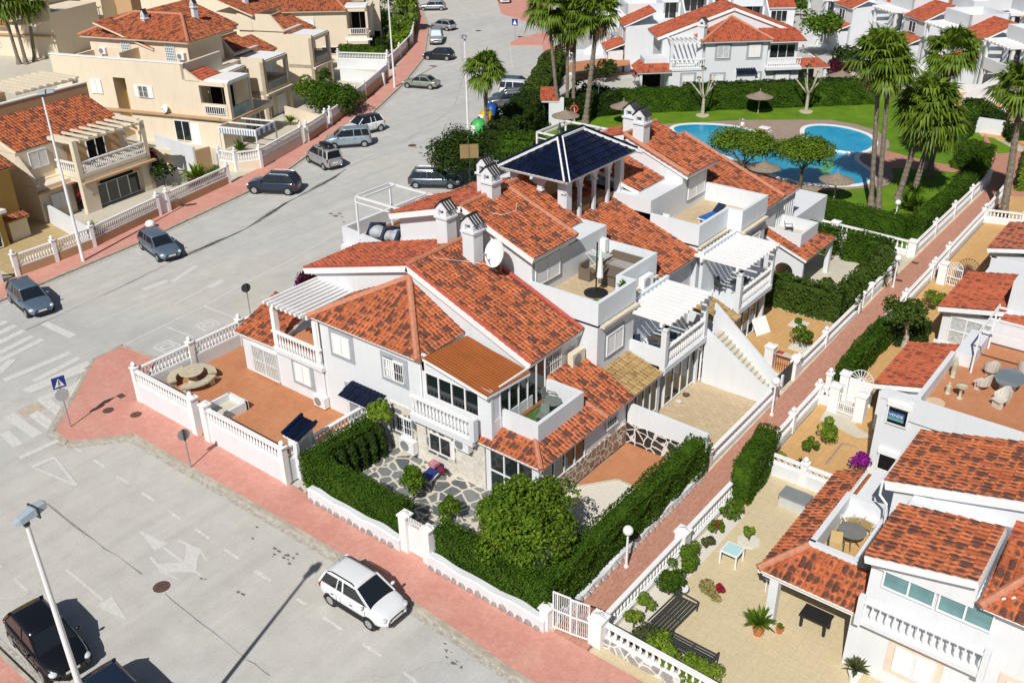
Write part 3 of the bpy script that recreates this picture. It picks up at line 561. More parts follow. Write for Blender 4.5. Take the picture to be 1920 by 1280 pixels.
# pavements of the small car park at the top
for pts in ([(0, 95), (250, 172), (390, 148), (370, 60), (330, 0), (60, -60), (-40, -30)], [(65, 300), (130, 265), (310, 225), (340, 250), (400, 370), (340, 470), (300, 545), (305, 420), (290, 318), (70, 318)]):
    po = px(zq(940, 0, pts), .12); struct(MB().prism(po, -.05, .12), 'pavement', PK)
# ---- gardens and terraces
def floor(poly, z, mat, name='terrace_floor'): return struct(MB().prism(poly, -.05, z), name, mat)
floor([(-43.1, 21.8), (-43.1, 28.5), (-42.4, 31), (-30.85, 31), (-30.85, 23.2), (-31.15, 23.2), (-31.15, 21.8)], .5, TC)
floor([(-30.4, 21.7), (-30.4, 27.2), (-20.2, 27.2), (-20.2, 21.7)], .10, CRAZY)
floor([(-20.2, 21.7), (-20.2, 34.2), (-15.9, 34.2), (-15.9, 21.7)], .09, GRAV)
floor([(-20.2, 29.6), (-20.2, 34.2), (-16.2, 34.2), (-16.2, 31.2), (-18.9, 31.3)], .11, TC)
struct(MB().obox((-20.2, 29.55), (-18.9, 31.25), .12, 0, .13).obox((-18.9, 31.25), (-16.5, 31.2), .12, 0, .13), 'edging', CONC)
floor([(-23, 34.3), (-23, 43), (-16, 43), (-15.95, 34.3)], .06, ST)
floor([(-23, 43), (-23, 52.4), (-16.1, 52.4), (-16, 43)], .07, TCB)
floor([(-34, 52.4), (-34, 66), (-16.4, 66), (-16.2, 52.4)], .06, CONC)
floor([(-14, 21.7), (-13.85, 36.1), (0, 36.1), (14, 36), (14, 21.7)], .08, BT)
floor([(-13.85, 36.1), (-14.1, 44), (-8, 44), (-8, 36.1)], .075, TCB)
floor([(-14.1, 44), (-14.3, 84), (0, 84), (0, 44)], .07, TCB)
struct(MB().prism(px(zq(1420, 600, [(480, 640), (600, 690), (820, 830), (700, 830), (440, 700)]), .07), 0, .081).prism(px(zq(1420, 600, [(480, 640), (690, 740), (840, 500), (640, 520)]), .07), 0, .083), 'doorstep_paving', CONC)
struct(MB().obox(U(*zq(1420, 600, [(600, 875)])[0])[:2], U(*zq(1420, 600, [(480, 1025)])[0])[:2], .12, 0, .082).obox(U(*zq(1420, 600, [(600, 875)])[0])[:2], U(*zq(1420, 600, [(700, 905)])[0])[:2], .12, 0, .084), 'paving_inlay', DECK)
def pebble(poly, z=.1): struct(MB().prism(poly, 0, z), 'gravel_bed', GRAV)
pebble([(-13.85, 22.4), (-13.85, 32.5), (-13.0, 32.5), (-13.0, 22.4)])
# ---- pool garden
floor([(-62, 66.5), (-60, 88), (-33, 112), (-16.6, 95), (-17, 66.5)], .05, GRASS, 'lawn')
DK = px([(1215, 262), (1225, 240), (1240, 233), (1376, 226), (1420, 225), (1558, 225), (1606, 233), (1646, 246), (1667, 265), (1668, 276), (1651, 287), (1655, 300), (1672, 318), (1676, 335), (1667, 346), (1640, 352), (1606, 353), (1560, 358), (1526, 358), (1489, 352), (1440, 345), (1380, 330), (1300, 300)], .07)
struct(MB().prism(DK, 0, .07), 'pool_deck', DECK)
PO = px([(1265, 247), (1262, 240), (1275, 235), (1300, 233), (1340, 234), (1380, 238), (1410, 246), (1429, 257), (1436, 266), (1450, 276), (1475, 284), (1500, 281), (1519, 272), (1514, 260), (1507, 248), (1511, 239), (1530, 235), (1560, 236), (1590, 241), (1620, 250), (1635, 260), (1638, 270), (1630, 280), (1605, 288), (1600, 296), (1607, 306), (1622, 315), (1633, 325), (1632, 338), (1610, 346), (1560, 347), (1500, 342), (1440, 325), (1380, 300), (1330, 280), (1290, 262)], .08)
def smoothp(p, k=2):
    p = np.array(p)
    for _ in range(k): q = np.roll(p, -1, 0); p = np.stack([p*.75+q*.25, p*.25+q*.75], 1).reshape(-1, 2)
    return p
def offs(p, d):
    p = np.array(p); t = np.roll(p, -1, 0)-np.roll(p, 1, 0); t /= np.linalg.norm(t, axis=1, keepdims=True)+1e-9; n = np.stack([t[:, 1], -t[:, 0]], 1)
    a = np.sum(p[:, 0]*np.roll(p[:, 1], -1)-np.roll(p[:, 0], -1)*p[:, 1]); return p+n*d*(1 if a > 0 else -1)
ps = smoothp(PO); cop = MB(); o2 = offs(ps, .45); n_ = len(ps)
cop.add([(*q, .12) for q in ps]+[(*q, .12) for q in o2]+[(*q, .03) for q in ps]+[(*q, .03) for q in o2], [(i, (i+1) % n_, n_+(i+1) % n_, n_+i) for i in range(n_)]+[(i, 2*n_+i, 2*n_+(i+1) % n_, (i+1) % n_) for i in range(n_)]+[(n_+i, n_+(i+1) % n_, 3*n_+(i+1) % n_, 3*n_+i) for i in range(n_)])
struct(cop, 'pool_coping', TRIM); struct(MB().prism([tuple(q) for q in ps], .0, .085), 'pool_water', WATER)
g4 = px(zq(1420, 0, [(485, 1135), (550, 1150), (510, 1240), (415, 1222)]), .09); struct(MB().prism(g4, .07, .089), 'pool_floor_mosaic', WATERG)
struct(MB().prism(px([(1660, 282), (1700, 292), (1740, 303), (1786, 310), (1846, 318), (1846, 330), (1786, 322), (1740, 318), (1700, 316), (1668, 316), (1655, 298)], .08), 0, .08), 'path', PATHM)
struct(MB().prism(px([(1846, 250), (1870, 290), (1920, 285), (1990, 300), (1960, 330), (1880, 345), (1840, 330)], .08), 0, .139), 'path', PATHM)

GUT = wornpaint('gutter_dirt', (.33, .29, .23), .50)
def gutter(pts, off, w=.3):
    mb = MB()
    for a, b in zip(pts[:-1], pts[1:]):
        a = np.array(a, float); b = np.array(b, float); d = (b-a)/np.hypot(*(b-a)); n = np.array([-d[1], d[0]])*off; z = zn(.0025); mb.add([(*(a+n-n/abs(off)*w/2), z), (*(b+n-n/abs(off)*w/2), z), (*(b+n+n/abs(off)*w/2), z), (*(a+n+n/abs(off)*w/2), z)], [(0, 1, 2, 3)])
    struct(mb, 'gutter_dirt', GUT)
gutter(FP, -.25, .32); gutter(KL, -.25, .35); gutter([(-40, 8.25), (-29.3, 8.2), (-14, 7.2)], .25, .3)
st = MB()
for (x, y, n_) in ((547, 1047, 7), (525, 1037, 5), (475, 1004, 3), (838, 1220, 6), (862, 1246, 5), (1105, 1040, 0), (700, 420, 7), (640, 405, 5), (790, 275, 6), (800, 290, 5), (840, 250, 8), (820, 262, 5), (390, 1090, 2), (455, 1113, 2)):
    for i in range(n_):
        p = U(x+rng.normal(0, 9), y+rng.normal(0, 6), zn(.003)); r = rng.uniform(.04, .14)*(1 if y > 900 else 2.4); k = 9; a0 = rng.uniform(0, 6); st.add([p+np.array([r*rng.uniform(.6, 1.2)*math.cos(a0+j*6.283/k), r*.6*rng.uniform(.6, 1.2)*math.sin(a0+j*6.283/k), 0]) for j in range(k)], [tuple(range(k))])
struct(st, 'oil_stain', plain('oil_stain', (.20, .18, .155), .8, var=.4, vs=6))
# ================================================================ the near white house and its row
def pergola(T, x0, x1, y0, y1, z, along='x', n=9, posts=(), zp=0, name='pergola', over=.35, w=.13):
    mb = MB()
    if along == 'x':
        mb.obox((x0+.1, y0-over*.5), (x0+.1, y1+over*.5), .14, z-.22, z-.02).obox((x1-.1, y0-over*.5), (x1-.1, y1+over*.5), .14, z-.22, z-.02)
        for i in range(n): y = y0+(y1-y0)*i/(n-1); mb.bar((x0-over, y, z+.05), (x1+over, y, z+.05), w, .15)
    else:
        mb.obox((x0-over*.5, y0+.1), (x1+over*.5, y0+.1), .14, z-.22, z-.02).obox((x0-over*.5, y1-.1), (x1+over*.5, y1-.1), .14, z-.22, z-.02)
        for i in range(n): x = x0+(x1-x0)*i/(n-1); mb.bar((x, y0-over, z+.05), (x, y1+over, z+.05), w, .15)
    for (a, b) in posts: mb.box(a-.14, a+.14, b-.14, b+.14, zp, z-.22)
    return P(mb, name, TRIM, T)
def chimney(T, x, y, z0, z1, w=.72, mat=None, ang=0):
    # rendered stack with a small gabled hood of black pipe tiles
    mb = MB().box(x-w/2, x+w/2, y-w/2, y+w/2, z0, z1).box(x-w/2-.08, x+w/2+.08, y-w/2-.08, y+w/2+.08, z1, z1+.1); h = .35
    for a in (-1, 1):
        for b in (-1, 1): mb.box(x+a*w*.36-.09, x+a*w*.36+.09, y+b*w*.36-.09, y+b*w*.36+.09, z1+.1, z1+.1+h)
    mb.box(x-w/2, x+w/2, y-w*.3, y+w*.3, z1+.1, z1+.18); z2 = z1+.1+h
    mb.yprism([(x-w/2-.02, z2), (x, z2+.40), (x+w/2+.02, z2)], y-w/2, y+w/2)
    c = P(mb, 'chimney', W, T); t = MB()
    for sg in (-1, 1):
        for i in range(4): yy = y-w/2+.07+(w-.14)*i/3; t.tube([(x+sg*.03, yy, z2+.44), (x+sg*(w/2+.12), yy, z2+.02)], .052, 7)
    t.tube([(x, y-w/2-.06, z2+.46), (x, y+w/2+.06, z2+.46)], .05, 7); P(t, 'cowl_tiles', BLACK if mat is None else mat, c); return c
def ac_unit(label, o, ang, w=.85, h=.62, d=.32, mat=WMET, legs=True):
    T = thing('air_conditioner', label, 'air conditioner', (o[0], o[1], o[2]), R_(ang), 'outdoor air conditioning units'); fr = frame(o, ang)
    b = P(fbox(MB(), fr, -w/2, w/2, .06, .06+d, .06, .06+h), 'casing', mat, T); c = fr(-w*.12, .06+d, .06+h/2); n = fr(0, 1, 0)-fr(0, 0, 0)
    P(MB().tube([c, c+n*.02], h*.40, 18), 'fan_grille', GREYM, b); P(fbox(fbox(MB(), fr, -w*.4, -w*.3, .04, d, 0, .06), fr, w*.3, w*.4, .04, d, 0, .06), 'bracket', GREYM, T); return T
def parapet(mb, pts, z0, z1, w=.2, close=False):
    q = list(pts)+([pts[0]] if close else [])
    k = 0
    for a, b in zip(q[:-1], q[1:]):
        a = np.array(a, float); b = np.array(b, float); d = (b-a)/np.hypot(*(b-a)); mb.obox(a+d*(w/2+.001)*(1 if k else -1), b+d*w/2, w, z0, z1); k = 1
    return mb
A = thing('corner_house', 'white corner house with hipped tile roof, orange sheet bay roof and stone-clad base', 'house', (-30, 29, 0))
mb = MB().box(-33.95, -27.0, 27.0, 30.0, 0, 5.78).box(-40.75, -33.95, 27.0, 33.8, 0, 2.75).yprism([(-37.4, 0), (-37.4, 6.25), (-30.4, 8.2), (-23.2, 5.45), (-23.2, 0)], 30.0, 34.3)
mb.box(-27.0, -23.3, 27.0, 30.0, 0, 3.0).box(-27, -22.9, 27.0, 30.0, 3.0, 3.9).box(-37.6, -34.0, 27.0, 27.2, 2.75, 3.05)
P(mb, 'wall', W, A)
P(MB().box(-37.9, -34.0, 27.2, 30.0, 2.7, 2.98), 'terrace_floor', TC, A)
P(MB().box(-29.3, -23.32, 26.93, 27.0, .1, 2.72), 'stone_facing', WHST, A)
# roofs
za, zr = 5.80, 7.85; ap = (-30.45, 30.0, 7.72)
roof(A, [(-34.4, 26.7, za), (-26.95, 26.7, za), ap], T1, (0, -1)); roof(A, [(-26.95, 26.7, za), (-26.95, 30, za+.05), ap], T1, (1, 0)); roof(A, [(-34.4, 26.7, za), ap, (-34.4, 30, za+.05)], T1, (-1, 0))
caps(A, [(-34.4, 26.7, za+.06), (ap[0], ap[1], ap[2]+.1), (-26.95, 26.7, za+.06)], CAP, .17)
gl, gp, gr = (-38.2, 6.30), (-30.35, 8.52), (-22.85, 5.62)
roof(A, [(gl[0], 29.75, gl[1]), (gp[0], 29.75, gp[1]), (gp[0], 34.0, gp[1]), (gl[0], 34.0, gl[1])], T2, (-1, 0), slab=.3)
roof(A, [(gp[0], 29.75, gp[1]), (gr[0], 29.75, gr[1]), (gr[0], 34.0, gr[1]), (gp[0], 34.0, gp[1])], T1, (1, 0), slab=.3)
caps(A, [(gp[0], 29.8, gp[1]+.06), (gp[0], 34.0, gp[1]+.06)], CAP); caps(A, [(gp[0]+.3, 33.92, gp[1]+.02), (gr[0], 33.92, gr[1]+.1)], CAPR, .11); caps(A, [(gl[0], 29.85, gl[1]+.05), (gp[0], 29.85, gp[1]+.05), (gr[0], 29.85, gr[1]+.06)], CAPR, .08)
roof(A, [(-41.1, 26.75, 2.8), (-37.75, 26.75, 2.9), (-37.75, 29.9, 4.1), (-41.1, 29.9, 4.0)], T1, (0, -1))
# bay roof of orange sheet
me, n = tiles([(-26.6, 26.65, 6.10), (-22.85, 26.65, 5.42), (-22.75, 29.62, 5.30), (-26.5, 29.62, 5.98)], (1, -.05), per=.18, row=6, amp=.03, seg=4)
me.materials.append(CORR); me.transform(wm(A).inverted()); o = bpy.data.objects.new('sheet_roof', me); COL.objects.link(o); o.parent = A
P(MB().ext([(-26.6, 26.65, 6.10), (-22.85, 26.65, 5.42), (-22.75, 29.62, 5.30), (-26.5, 29.62, 5.98)], (0, 0, -.12)), 'fascia', TRIM, o)
# bay front and side
P(MB().box(-27, -26.85, 27, 27.15, 3.9, 5.95).box(-23.6, -22.9, 27, 27.15, 3.9, 5.35).ext([(-27, 27.0, 5.2), (-22.9, 27.0, 5.2), (-22.9, 27.0, 5.5), (-27, 27, 6.05)], (0, .15, 0)), 'bay_wall', W, A)
glazing(A, (-26.85, 27.02, 3.9), 0, 3.25, 1.3, 4, 1); glazing(A, (-22.92, 27.6, 3.15), 90, 3.4, 2.35, 5, 1)
P(MB().box(-23.12, -22.92, 27.15, 27.6, 3.9, 5.4).box(-26.8, -23.1, 27.3, 29.8, 3.1, 3.2), 'bay_post', W, A)
# balconies
def balcony(T, p0, p1, z, out, wmat=W, sp=.2):
    mb = MB().box(min(p0[0], p1[0])-.05, max(p0[0], p1[0])+.05, min(p0[1], p1[1])-(out if p0[1] == p1[1] else 0), max(p0[1], p1[1]), z-.22, z)
    P(mb, 'balcony_slab', wmat, T)
bc = P(MB().box(-37.75, -33.9, 26.75, 27.2, 2.72, 2.95), 'balcony', W, A); balus(bc, (-37.7, 26.85), (-33.95, 26.85), 2.95, 4.0, .21)
bc = P(MB().box(-27.45, -23.6, 26.45, 27.0, 2.62, 2.95), 'balcony', W, A); balus(bc, (-27.4, 26.55), (-23.7, 26.55), 2.95, 3.98, .21); P(MB().box(-23.75, -23.45, 26.4, 26.7, 2.95, 4.1), 'post', W, bc)
pergola(A, -37.5, -34.7, 26.7, 30.4, 5.75, 'y', 9, [(-37.5, 26.95), (-34.2, 26.95)], 2.9, over=.3)
window(A, (-33.05, 26.99, 4.13), 0, 1.25, 1.1, 'shut', sur=.24); window(A, (-29.45, 26.99, 4.03), 0, .62, 1.1, 'shut', sur=0, cols=1); window(A, (-29.45, 26.985, 4.03), 0, 1.3, 1.1, 'glass', sur=.24, bars=True); window(A, (-36.4, 26.99, 1.33), 0, 1.25, 1.1, 'shut', sur=.24)
window(A, (-32.3, 26.99, 1.2), 0, 1.0, 1.2, 'shut', sur=.22); window(A, (-40.0, 26.99, .62), 0, 2.2, 1.8, 'curtain', sur=0, bars=True, cols=2, rows=1)
window(A, (-28.9, 26.92, 1.2), 0, 1.1, 1.0, 'glass', sur=.25, surmat=CRAZY, bars=True); window(A, (-26.7, 26.92, 1.0), 0, 1.4, 1.05, 'glass', sur=.22, surmat=CRAZY, open_=25)
window(A, (-23.19, 31.2, 4.2), 90, 1.3, 1.05, 'glass', sur=.12, bars=True, open_=8)
roof(A, [(-32.1, 26.1, 2.35), (-29.6, 26.1, 2.35), (-29.5, 27.0, 2.85), (-31.9, 27.0, 2.85)], T5, (0, -1), slab=.08)
P(MB().box(-31.6, -31.4, 26.2, 27, .3, 2.3), 'canopy_wall', W, A)
# conservatory wing on the right
P(MB().box(-23.3, -20.35, 27.05, 34.2, 0, 1.15).box(-22.6, -20.35, 30.6, 34.2, 1.15, 2.75).box(-23.3, -20.4, 27.1, 34.2, 2.55, 2.72).box(-20.6, -20.33, 27.03, 27.3, 1.15, 2.7).box(-23.35, -23.1, 27.0, 27.2, 0, 2.7), 'wing_wall', W, A)
P(MB().box(-20.36, -20.27, 27.0, 34.2, .09, 1.25), 'stone_facing', BRST, A)
glazing(A, (-20.33, 27.3, 1.2), 90, 3.3, 1.35, 4, 1, GLASS); glazing(A, (-23.1, 27.02, .15), 0, 2.5, 2.4, 3, 2, GLASS)
window(A, (-20.32, 32.3, 1.75), 90, .9, .6, 'dark', sur=0, cols=1, bars=True)
wz = 2.78
roof(A, [(-23.7, 26.7, wz), (-19.95, 26.7, wz), (-21.05, 27.75, 3.28), (-23.4, 27.75, 3.28)], T1, (0, -1)); roof(A, [(-19.95, 26.7, wz), (-19.95, 34.2, wz), (-21.0, 34.2, 3.28), (-21.05, 27.75, 3.28)], T1, (1, 0)); roof(A, [(-21.0, 31.2, 3.28), (-21.0, 34.2, 3.28), (-23.15, 34.2, 4.2), (-23.15, 31.2, 4.2)], T1, (1, 0))
caps(A, [(-19.95, 26.7, wz+.08), (-21.05, 27.75, 3.36)], CAP); caps(A, [(-23.15, 31.25, 4.28), (-19.95, 31.85, wz+.08)], CAP)
bx = parapet(MB(), [(-23.3, 27.85), (-21.0, 27.85), (-21.0, 31.15), (-23.1, 31.15)], 2.8, 4.2, .2); P(bx, 'parapet', W, A); P(MB().box(-23.2, -21.1, 27.95, 31.05, 3.0, 3.25), 'terrace_floor', TURF, A)
P(MB().box(-22.9, -22.7, 27.7, 31.05, 3.25, 3.33), 'wooden_edging', WOOD, A)
P(MB().obox((-20.25, 34.25), (-15.95, 34.25), .2, 1.25, 2.32, 1.25, 2.25), 'boundary_wall', W, A); P(MB().obox((-20.25, 34.25), (-15.95, 34.25), .26, 0.05, 1.25), 'stone_boundary_wall', CRAZYW, A)
# ---------------- second house of the row
def rowhouse(name, label, m, full=True):
    # m maps mirrored y so the third house mirrors the second
    T = thing(name, label, 'house', (-28, m(38), 0)); sg = 1 if m(1) > m(0) else -1; Y = lambda a, b: (min(m(a), m(b)), max(m(a), m(b)))
    def bx(mb, x0, x1, a, b, z0, z1): y0, y1 = Y(a, b); return mb.box(x0, x1, y0, y1, z0, z1)
    mb = MB(); y0, y1 = Y(34.3, 37.4); mb.yprism([(-35.2, 0), (-35.2, 8.6), (-30.3, 10.05), (-26.2, 8.45), (-26.2, 0)], y0, y1)
    bx(mb, -26.2, -22.1, 34.1, 37.4, 0, 6.0); bx(mb, -26.2, -23.0, 37.4, 41.0, 0, 6.0); bx(mb, -40.5, -35.2, 35.5, 41, 0, 5.6); bx(mb, -35.2, -26.2, 37.4, 41.0, 0, 8.0)
    P(mb, 'wall', W, T); mb = MB()
    pts = [(-26.2, m(34.2)), (-22.2, m(34.2)), (-22.2, m(37.4)), (-23.1, m(37.4)), (-23.1, m(40.9)), (-27.2, m(40.9))]
    P(parapet(mb, pts, 5.9, 7.2, .2), 'parapet', WB, T); l = MB(); y0, y1 = Y(34.3, 37.5); l.box(-22.12, -21.85, y0, y1, 5.82, 5.96); y0, y1 = Y(37.5, 41); l.box(-23.02, -22.8, y0, y1, 5.82, 5.96); P(l, 'ledge', LEDGE, T)
    f = MB(); bx(f, -26.2, -22.3, 34.3, 37.4, 5.95, 6.1); bx(f, -26.2, -23.2, 37.4, 40.8, 5.95, 6.1); P(f, 'terrace_floor', ST, T)
    # upper roof pair
    a, b = (m(33.85), m(37.5)); P_ = lambda x, y, z: (x, y, z)
    roof(T, [P_(-35.6, a, 8.72), P_(-30.3, a, 10.32), P_(-30.3, b, 10.32), P_(-35.6, b, 8.72)], T2, (-1, 0), slab=.3)
    roof(T, [P_(-30.3, a, 10.32), P_(-25.75, a, 8.62), P_(-25.75, b, 8.62), P_(-30.3, b, 10.32)], T1, (1, 0), slab=.3)
    caps(T, [P_(-30.3, a, 10.38), P_(-30.3, b, 10.38)]); caps(T, [P_(-30.3, b, 10.35), P_(-25.75, b, 8.68)], CAP, .15)
    c0, c1 = m(37.5), m(41); roof(T, [P_(-31.8, c0, 9.6), P_(-27.4, c0, 8.1), P_(-27.4, c1-sg*.6, 8.1), P_(-31.8, c1, 9.6)], T1, (1, 0), slab=.2)
    roof(T, [P_(-31.8, c0, 9.6), P_(-35.6, c0, 8.45), P_(-35.6, c1, 8.45), P_(-31.8, c1, 9.6)], T1, (-1, 0), slab=.2); caps(T, [P_(-31.8, c0, 9.66), P_(-31.8, c1, 9.66)])
    # big lower roof against the party line
    d0, d1 = m(40.95), m(43.3); roof(T, [P_(-31.5, d0, 8.55), P_(-22.85, d0, 5.52), P_(-22.85, d1, 5.52), P_(-31.5, d1, 8.55)], T1, (1, 0), slab=.2)
    mb = MB(); y0, y1 = Y(40.95, 43.3); mb.yprism([(-31.5, 0), (-31.5, 8.2), (-23.3, 5.3), (-23.3, 0)], y0, y1); P(mb, 'wall', W, T)
    # dormer window wall on the terrace
    ya = m(34.5) if sg > 0 else m(36.7); window(T, (-26.19, ya, 6.75), 90, 2.1, 1.35, 'shut', sur=.12, cols=2, open_=0)
    window(T, (-22.09, m(34.85) if sg > 0 else m(36.35), 4.0), 90, 1.5, 1.15, 'shut', sur=.15, cols=2)
    # first-floor balcony with pergola
    b0, b1 = Y(37.1, 41.4); mb = MB().box(-22.6, -20.0, b0, b1, 2.78, 3.02); y0, y1 = Y(37.1, 37.3); mb.box(-22.6, -20.2, y0, y1, 2.4, 3.95); P(mb, 'balcony_wall', W, T)
    bal = P(MB().box(-20.35, -19.95, b0, b1, 2.7, 3.0), 'balcony', W, T); balus(bal, (-20.12, b0+.2), (-20.12, b1-.2), 3.0, 4.05, .19)
    for yy in (b0+.1, b1-.1): P(MB().box(-20.28, -19.98, yy-.14, yy+.14, 2.6, 5.3).box(-20.33, -19.93, yy-.19, yy+.19, 5.12, 5.3), 'post', W, T)
    pergola(T, -22.5, -20.1, b0-.1, b1-.3, 5.62, 'x', 11, (), 0, over=.4, w=.165)
    P(MB().box(-22.6, -22.4, b0, b1, 3, 5.9), 'back_wall', WB, T)
    g0, g1 = Y(38.0, 41.4); glazing(T, (-20.42, g0, .1), 90, g1-g0, 2.4, 4, 1); P(MB().box(-23.0, -20.5, g0, g1, 0, 2.65).box(-20.55, -20.3, b0, b0+.2, 0, 2.7).box(-20.55, -20.3, b1-.2, b1, 0, 2.7), 'ground_floor_wall', W, T)
    return T, Y, m
B, YB, mB = rowhouse('terraced_house', 'white house with tan roof terrace and closed white parasol, second from the near street', lambda y: y)
Cc, YC, mC = rowhouse('terraced_house', 'white house whose roof terrace holds a blue lounger, third along the row towards the pool', lambda y: 86.6-y)
roof(B, [(-20.0, 34.25, 2.75), (-20.0, 37.0, 2.75), (-22.15, 37.0, 3.35), (-22.15, 34.25, 3.35)], T4, (1, 0), slab=.08); roof(Cc, [(-19.7, 43.2, 2.75), (-19.7, 45.0, 2.75), (-22.1, 45.4, 3.35), (-22.1, 43.2, 3.35)], T4, (1, 0), slab=.08)
P(MB().box(-22.1, -20.3, 34.3, 37.1, 0, .5).box(-22.1, -20.3, 43.2, 45.2, 0, .5), 'low_wall', W, B); glazing(B, (-20.3, 34.35, .5), 90, 2.7, 2.1, 4, 1); glazing(B, (-20.2, 41.5, .1), 90, 1.3, 2.5, 2, 2)
# shared outside stairs between the two houses
S = thing('outdoor_stairs', 'white outside staircase with sloping side walls between the two glazed balconies', 'stairs', (-18, 42.5, 0))
P(MB().ext([(-20.1, 41.55, 0), (-20.1, 41.55, 3.35), (-16.6, 41.55, 1.05), (-16.1, 41.55, 1.05), (-16.1, 41.55, 0)], (0, .18, 0)).ext([(-20.4, 43.0, 0), (-20.4, 43.0, 4.2), (-16.6, 43.0, 1.15), (-16.1, 43.0, 1.15), (-16.1, 43.0, 0)], (0, .18, 0)), 'side_wall', W, S)
mb = MB()
for i in range(14): mb.box(-19.9+i*.24, -19.66+i*.24, 41.73, 43.0, 0, 2.75-i*.19)
P(mb, 'steps', CONC, S)
ck = MB(); [chimney(A, x, y, z0, z1) for x, y, z0, z1 in ((-31.0, 33.45, 7.6, 9.75), (-29.0, 33.15, 7.4, 9.55))]
chimney(B, -30.2, 36.1, 9.4, 11.0); chimney(B, -31.3, 37.0, 9.4, 11.0, .66); [chimney(Cc, x, y, 9.4, 11.1, .75) for x, y in ((-30.6, 50.3), (-29.4, 49.5))]
# black-tiled arcade pavilion on the ridge between houses
V = thing('rooftop_pavilion', 'white arched rooftop pavilion with glossy black hipped tile roof', 'pavilion', (-29.5, 42.5, 7.4))
px0, px1, py0, py1, pz, pe = -32.2, -28.55, 40.5, 46.2, 8.0, 10.35
def arcade(fr, L, n, z0, z1, th=.25):
    w = L/n; mb = MB()
    for i in range(n):
        u0 = i*w; r = w*.5-.14; zc = z1-.28-r; N_ = 9
        for k in range(N_):
            t0, t1 = math.pi*k/N_, math.pi*(k+1)/N_; a0, a1 = u0+w/2-r*math.cos(t0), u0+w/2-r*math.cos(t1)
            q = [fr(a0, 0, zc+r*math.sin(t0)), fr(a1, 0, zc+r*math.sin(t1)), fr(a1, 0, z1), fr(a0, 0, z1)]; mb.ext(q, fr(0, -th, 0)-fr(0, 0, 0))
        for (a, b) in ((u0, u0+.14), (u0+w-.14, u0+w)): fbox(mb, fr, a, b, -th, 0, zc, z1)
        fbox(mb, fr, u0-.1, u0+.1, -th*.8, -.02, z0, zc); fbox(mb, fr, u0-.2, u0+.2, -th, .04, zc-.08, zc)
    return mb
P(arcade(frame((px1, py0, 0), 90), py1-py0, 4, pz-.6, pe), 'arcade', W, V); P(arcade(frame((px0, py0, 0), 0), px1-px0, 2, pz+.4, pe), 'arcade', W, V); P(arcade(frame((px0, py0, 0), 90), py1-py0, 4, pz-.3, pe), 'arcade', W, V)
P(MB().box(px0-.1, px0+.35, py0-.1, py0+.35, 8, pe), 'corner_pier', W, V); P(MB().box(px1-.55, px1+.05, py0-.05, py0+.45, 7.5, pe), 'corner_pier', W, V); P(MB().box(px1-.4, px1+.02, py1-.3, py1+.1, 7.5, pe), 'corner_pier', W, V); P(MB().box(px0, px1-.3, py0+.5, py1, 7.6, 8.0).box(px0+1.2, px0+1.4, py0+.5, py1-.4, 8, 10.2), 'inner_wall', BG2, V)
e = .55; X0, X1, Y0, Y1, zt = px0-e, px1+e, py0-e-.2, py1+e, 11.75; r0, r1 = (-30.4, 42.4, zt), (-30.4, 44.6, zt)
roof(V, [(X0, Y0, pe), (X1, Y0, pe), r0], T5, (0, -1), per=.3); roof(V, [(X1, Y0, pe), (X1, Y1, pe), r1, r0], T5, (1, 0), per=.3); roof(V, [(X0, Y1, pe), (X0, Y0, pe), r0, r1], T5, (-1, 0), per=.3); roof(V, [(X1, Y1, pe), (X0, Y1, pe), r1], T5, (0, 1), per=.3)
for a, b in (((X0, Y0, pe), r0), ((X1, Y0, pe), r0), ((X1, Y1, pe), r1), ((X0, Y1, pe), r1), (r0, r1)):
    a_, b_ = np.array(a), np.array(b); k = caps(V, [a_+(0, 0, .12), b_+(0, 0, .12)], T5, .12); d = (b_-a_)[:2]; d /= np.hypot(*d); nn = np.array([-d[1], d[0], 0])*.15
    P(MB().bar(a_+nn+(0, 0, .07), b_+nn+(0, 0, .07), .09, .12).bar(a_-nn+(0, 0, .07), b_-nn+(0, 0, .07), .07, .12), 'mortar_edge', TRIM, k)
P(MB().lathe((-30.4, 42.4, zt+.1), [(.1, 0), (.14, .2), (.06, .35), (.1, .45), (.03, .75)], 8), 'finial', DGREY, V)
# ================================================================ boundary walls, balustrades, gates, hedges of the two rows
fence('balustrade', 'white balustrade wall along the street in front of the curved stone bench terrace', [(-43.1, 21.7), (-38.15, 21.7)], .1, 1.3, 2.08, sp=.22)
fence('balustrade', 'white balustrade wall between the terrace gate and the black-tiled gate canopy', [(-36.85, 21.7), (-31.1, 21.7), (-31.1, 22.35)], .1, 1.3, 2.05, [(-31.1, 21.7)], sp=.22)
fence('balustrade', 'white balustrade on the far side of the terracotta corner terrace beside the parking bays', [(-43.15, 21.9), (-43.2, 25.2), (-43.3, 36)], .1, 1.25, 2.05, [(-43.2, 25.2), (-43.25, 28.6), (-43.3, 32)], sp=.22)
fence('balustrade', 'short white balustrade between the black-tiled gate canopy and the white house wall', [(-30.85, 23.3), (-30.85, 26.9)], .1, 1.1, 2.0, [], sp=.22)
G = thing('gate_piers', 'pair of white flat-capped piers with a grey metal gate opening onto the pink pavement', 'gate', (-37.5, 21.7, .1))
post(G, (-38.0, 21.7), .1, 2.2, .42, False); post(G, (-36.95, 21.7), .1, 2.2, .42, False)
mb = MB(); [mb.box(-37.75+i*.1, -37.73+i*.1, 22.0, 22.02, .3, 1.5) for i in range(7)]; mb.box(-37.8, -37.1, 22.0, 22.03, .3, .35).box(-37.8, -37.1, 22.0, 22.03, 1.45, 1.5); P(mb, 'gate_leaf', GREYM, G)
